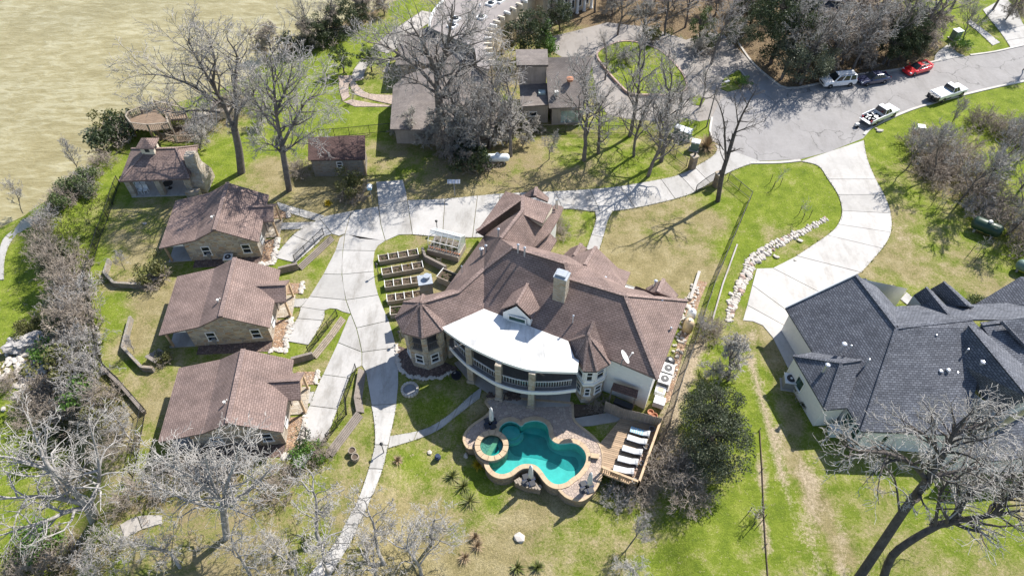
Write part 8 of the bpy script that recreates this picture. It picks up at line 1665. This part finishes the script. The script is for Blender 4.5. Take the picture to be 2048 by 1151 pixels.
# lake bank thicket
BK = [('brush0', (330, 235), 1.0), ('brush1', (300, 240), .9), ('brush2', (360, 250), 1.0), ('brushg', (420, 240), 1.1), ('brush0', (450, 225), 1.0), ('brushg', (400, 265), .9), ('brush1', (480, 215), 1.1), ('brush2', (250, 265), .8), ('brush0', (205, 330), .7), ('brushg', (165, 368), .8), ('brush1', (130, 400), .8), ('brushg', (95, 440), .8),
      ('brush0', (88, 470), .8), ('brush1', (100, 500), .9), ('brush2', (122, 520), 1.0), ('brush0', (142, 560), 1.15), ('brushg', (158, 605), 1.2), ('brush1', (165, 650), 1.2), ('brush2', (150, 585), 1.1), ('brushg', (165, 700), 1.1), ('brush0', (148, 630), 1.1), ('brush1', (135, 690), .9), ('brush2', (105, 790), 1.0), ('brush0', (70, 800), .8), ('brushg', (170, 760), 1.1),
      ('brush1', (200, 800), .9), ('brush0', (140, 840), 1.1), ('brush2', (90, 830), 1.0), ('brushg', (210, 850), .9), ('brush0', (25, 770), .6), ('brush2', (240, 900), .8), ('brush1', (150, 960), .8), ('brush0', (120, 1130), 1.1), ('brush2', (60, 1160), 1.0), ('brushg', (210, 1120), 1.0), ('brush0', (270, 1000), .9), ('brush1', (560, 975), .9), ('brushg', (330, 960), .9), ('brush2', (385, 940), .8), ('brush0', (470, 935), .8), ('brushg', (425, 955), .9)]
def bank_where(x, y):
    if x > 255 and y < 300: return 'around the lake deck behind the pavilion'
    if y < 470: return 'at the water edge between pavilion and lake walk'
    if y < 585: return 'between the lake walk and the bright bank strip'
    if y < 730: return 'around the big flat-topped boulder'
    if x > 230 and y < 1010: return 'at the foot of the last cabin'
    if y < 910: return 'on the slope below the boulders'
    return 'under the wide pale bare tree'
for key, px, s in BK: plant(key, px, ('brown' if key != 'brushg' else 'grey') + ' leafless brush ' + bank_where(*px), ('brown' if key != 'brushg' else 'grey') + ' brush ' + bank_where(*px), s=s, cat='shrub')
for key, px, s in (('shrub_d', (225, 292), 1.9), ('shrub_d', (250, 275), 1.6), ('shrub_o', (235, 262), 1.5), ('shrub_g', (150, 385), 1.2), ('shrub_g', (125, 415), 1.0), ('shrub_d', (118, 540), 1.2), ('shrub_g', (92, 505), 1.0), ('shrub_b', (118, 715), 1.5), ('shrub_o', (145, 735), 1.5), ('shrub_b', (165, 800), 1.2), ('shrub_o', (62, 660), .9), ('shrub_d', (142, 640), 1.4), ('shrub_o', (195, 830), 1.0), ('shrub_b', (82, 1095), 1.3), ('shrub_b', (95, 1070), .9), ('shrub_d', (100, 900), 1.2), ('shrub_g', (180, 360), 1.0), ('shrub_y', (180, 390), .9)):
    kd = dict(shrub_d='dark green', shrub_o='olive', shrub_g='mid green', shrub_b='bright green', shrub_y='grey-green')[key]; plant(key, px, kd + ' leafy shrub ' + bank_where(*px), kd + ' shrubs ' + bank_where(*px), s=s, cat='shrub')
plant('moss0', (548, 118), 'brown vine-smothered column-like tree at the lake edge', s=.85); plant('moss1', (532, 112), 'brown vine-smothered tree leaning over the lake beside the column-like one', s=.75)
for key, px, s in (('ever_mid', (640, 92), .8), ('moss0', (620, 100), .7), ('ever_mid', (690, 68), .85), ('moss1', (665, 80), .75), ('tall0', (622, 95), .6), ('tall1', (670, 70), .6), ('moss0', (730, 45), .7), ('ever_mid', (720, 55), .6), ('shrub_d', (598, 100), 1.6), ('moss1', (770, 30), .6), ('tall2', (735, 40), .5), ('shrub_d', (660, 88), 1.5)):
    plant(key, px, kindof(key) + ' at the lake edge behind the far lawn', kindof(key) + 's at the lake edge', s=s, cat='shrub' if 'shrub' in key else 'tree')
plant('lichen0', (400, 300), 'grey multi-stemmed bare bush on the lawn left of the tall two-stemmed tree', s=.55); plant('lichen1', (520, 250), 'grey bare bushy tree behind the tall tree by the shed', s=.6); plant('slim1', (160, 350), 'sparse bare sapling at the water edge', s=.5); plant('slim2', (45, 425), 'sparse bare sapling beside the lake walk', s=.5)
# garden shrubs
plant('shrub_o', (315, 560), 'yellow-green leafy shrub at the dark steps behind the first cabin', s=1.25, cat='shrub'); plant('shrub_o', (332, 722), 'small leafy shrub at the steps behind the middle cabin', s=.6, cat='shrub'); plant('shrub_o', (712, 388), 'loose yellow-green shrub below the stone shed', s=1.3, cat='shrub'); plant('brush0', (700, 400), 'dry brown stems under the loose shrub below the shed', s=.6, cat='shrub')
plant('brush2', (605, 345), 'dry grey bush against the left end of the stone shed', s=.8, cat='shrub'); plant('shrub_b', (615, 920), 'bright green shrub beside the last cabin gravel bed', s=1.0, cat='shrub'); plant('brush1', (645, 900), 'dark twiggy shrub at the end of the plank wall', s=.6, cat='shrub')
plant('brush0', (1115, 470), 'brown dormant shrub in the bed beside the porch roof', s=.55, cat='shrub'); plant('brush2', (1122, 452), 'brown dormant shrub at the corner of the north wing', s=.45, cat='shrub'); plant('brush1', (1195, 815), 'dormant shrub in the dark bed below the right turret', s=.5, cat='shrub')
plant('shrub_d', (1605, 790), 'low dark shrub at the foot of the white west wall', s=.5, cat='shrub'); plant('shrub_d', (1612, 812), 'second low dark shrub at the foot of the white west wall', s=.5, cat='shrub'); plant('shrub_g', (1945, 612), 'light green shrub behind the entrance gablets', s=.8, cat='shrub'); plant('brush1', (1418, 668), 'dark tangled shrub at the foot of the boulder wall', s=.8, cat='shrub')
# flowers, yuccas, ornamental grasses
def tuft(px, n, h, spread, mat_, name, label, cat, group=None, w_=.035, seed=None):
    p = gr(*px); rn = random.Random(seed or int(px[0] * 3 + px[1])); V, F = [], []
    for k in range(n):
        a = rn.uniform(0, 6.28); q = rn.random(); el = 1.15 - spread * q; L = h * rn.uniform(.6, 1.1); d = Vector((math.cos(a) * q * spread * 1.2, math.sin(a) * q * spread * 1.2, max(.15, el))).normalized(); s = Vector((-math.sin(a), math.cos(a), 0)) * w_; m_ = d * L * .55; e_ = d * L - Vector((0, 0, L * .15 * q * spread)); i = len(V)
        V += [tuple(s), tuple(-s), tuple(m_ - s * .9), tuple(m_ + s * .9), tuple(e_)]; F += [(i, i + 1, i + 2, i + 3), (i + 3, i + 2, i + 4)]
    me = bpy.data.meshes.new(name); me.from_pydata(V, [], F); me.materials.append(M[mat_]); o = link(name, me, None); o.location = p; tag(o, label, cat, group); return o
for px, s in (((905, 952), 1.0), ((928, 972), 1.2), ((940, 1002), 1.2), ((1034, 1135), 1.0), ((1075, 1135), .9)): tuft(px, 70, .95 * s, 1.0, 'grassblade', 'yucca', 'spiky rosette yucca on the lawn left of the pool', 'yucca', 'yuccas on the lower lawn', .04)
tuft((1412, 296), 420, 2.1, .85, 'twig_tan', 'ornamental_grass', 'big round brown ornamental grass at the turning circle', 'ornamental grass', None, .03)
for px in ((950, 1075), (955, 1092), (930, 1115), (795, 922)): tuft(px, 120, .8, .9, 'twig_tan', 'grass_clump', 'dry tan grass clump on the lower lawn', 'grass clump', 'dry grass clumps', .025)
for px, lb in (((955, 931), 'yellow flowering clump at the foot of the pool wall'), ((657, 408), 'yellow flowering clump beside the path to the first cabin'), ((818, 536), 'yellow flowers in the second planter box')): tuft(px, 110, .7, .9, 'leaf_yellow', 'flower_clump', lb, 'flowers', None, .05)
# tufts that break up the lawns and the fine litter of the rough ground: uncountable
def scatter_grass(name, label, n, pick, mats, hmin, hmax, seed):
    rg = random.Random(seed); V, F = [], []; k = 0
    while k < n:
        x, y = pick(rg); 
        if x is None: continue
        p = gr(x, y); 
        for j in range(3):
            a = rg.uniform(0, 6.28); h = rg.uniform(hmin, hmax); q = Vector((p.x + rg.gauss(0, .12), p.y + rg.gauss(0, .12), gz(p.x, p.y) - .02)); i = len(V); w_ = .05; d = Vector((math.cos(a), math.sin(a), 0)); t = Vector((rg.gauss(0, .4), rg.gauss(0, .4), 1)) * h
            V += [tuple(q + d * w_), tuple(q - d * w_), tuple(q + t)]; F.append((i, i + 1, i + 2))
        k += 1
    me = bpy.data.meshes.new(name); me.from_pydata(V, [], F); me.materials.append(mats); o = link(name, me, None); tag(o, label, 'grass', None, 'stuff'); return o
def in_poly(poly):
    xs_ = [p[0] for p in poly]; ys_ = [p[1] for p in poly]
    def f(rg):
        for _ in range(60):
            x, y = rg.uniform(min(xs_), max(xs_)), rg.uniform(min(ys_), max(ys_))
            if _inside(x, y, poly): return x, y
        return None, None
    return f
scatter_grass('rough_grass', 'coarse tufts of grass on the lake bank strip', 2600, in_poly([(90, 440), (235, 380), (215, 450), (175, 560), (205, 730), (260, 790), (200, 900), (60, 880), (130, 700)]), M['grassblade'], .15, .4, 1)
# ragged grass along the concrete's edges
rg = random.Random(77); V, F = [], []
for E_l in EDGES:
    for a, b_ in zip(E_l[:-1], E_l[1:]):
        L = math.hypot(b_[0] - a[0], b_[1] - a[1])
        for _ in range(int(L / .09)):
            t = rg.random(); x, y = a[0] + (b_[0] - a[0]) * t + rg.gauss(0, .07), a[1] + (b_[1] - a[1]) * t + rg.gauss(0, .07); q = Vector((x, y, gz(x, y))); an = rg.uniform(0, 6.28); d = Vector((math.cos(an), math.sin(an), 0)) * rg.uniform(.03, .07); i = len(V)
            V += [tuple(q + d), tuple(q - d), tuple(q + Vector((rg.gauss(0, .07), rg.gauss(0, .07), rg.uniform(.1, .22))))]; F.append((i, i + 1, i + 2))
me = bpy.data.meshes.new('edge_grass'); me.from_pydata(V, [], F); me.materials.append(M['grassblade']); tag(link('edge_grass', me, None), 'ragged grass growing over the edges of the concrete drives', 'grass', None, 'stuff')
for m_ in list(PROTO.values()):
    if not m_[1]:
        for ch in list(m_[0].children): bpy.data.objects.remove(ch, do_unlink=True)
        bpy.data.objects.remove(m_[0], do_unlink=True)
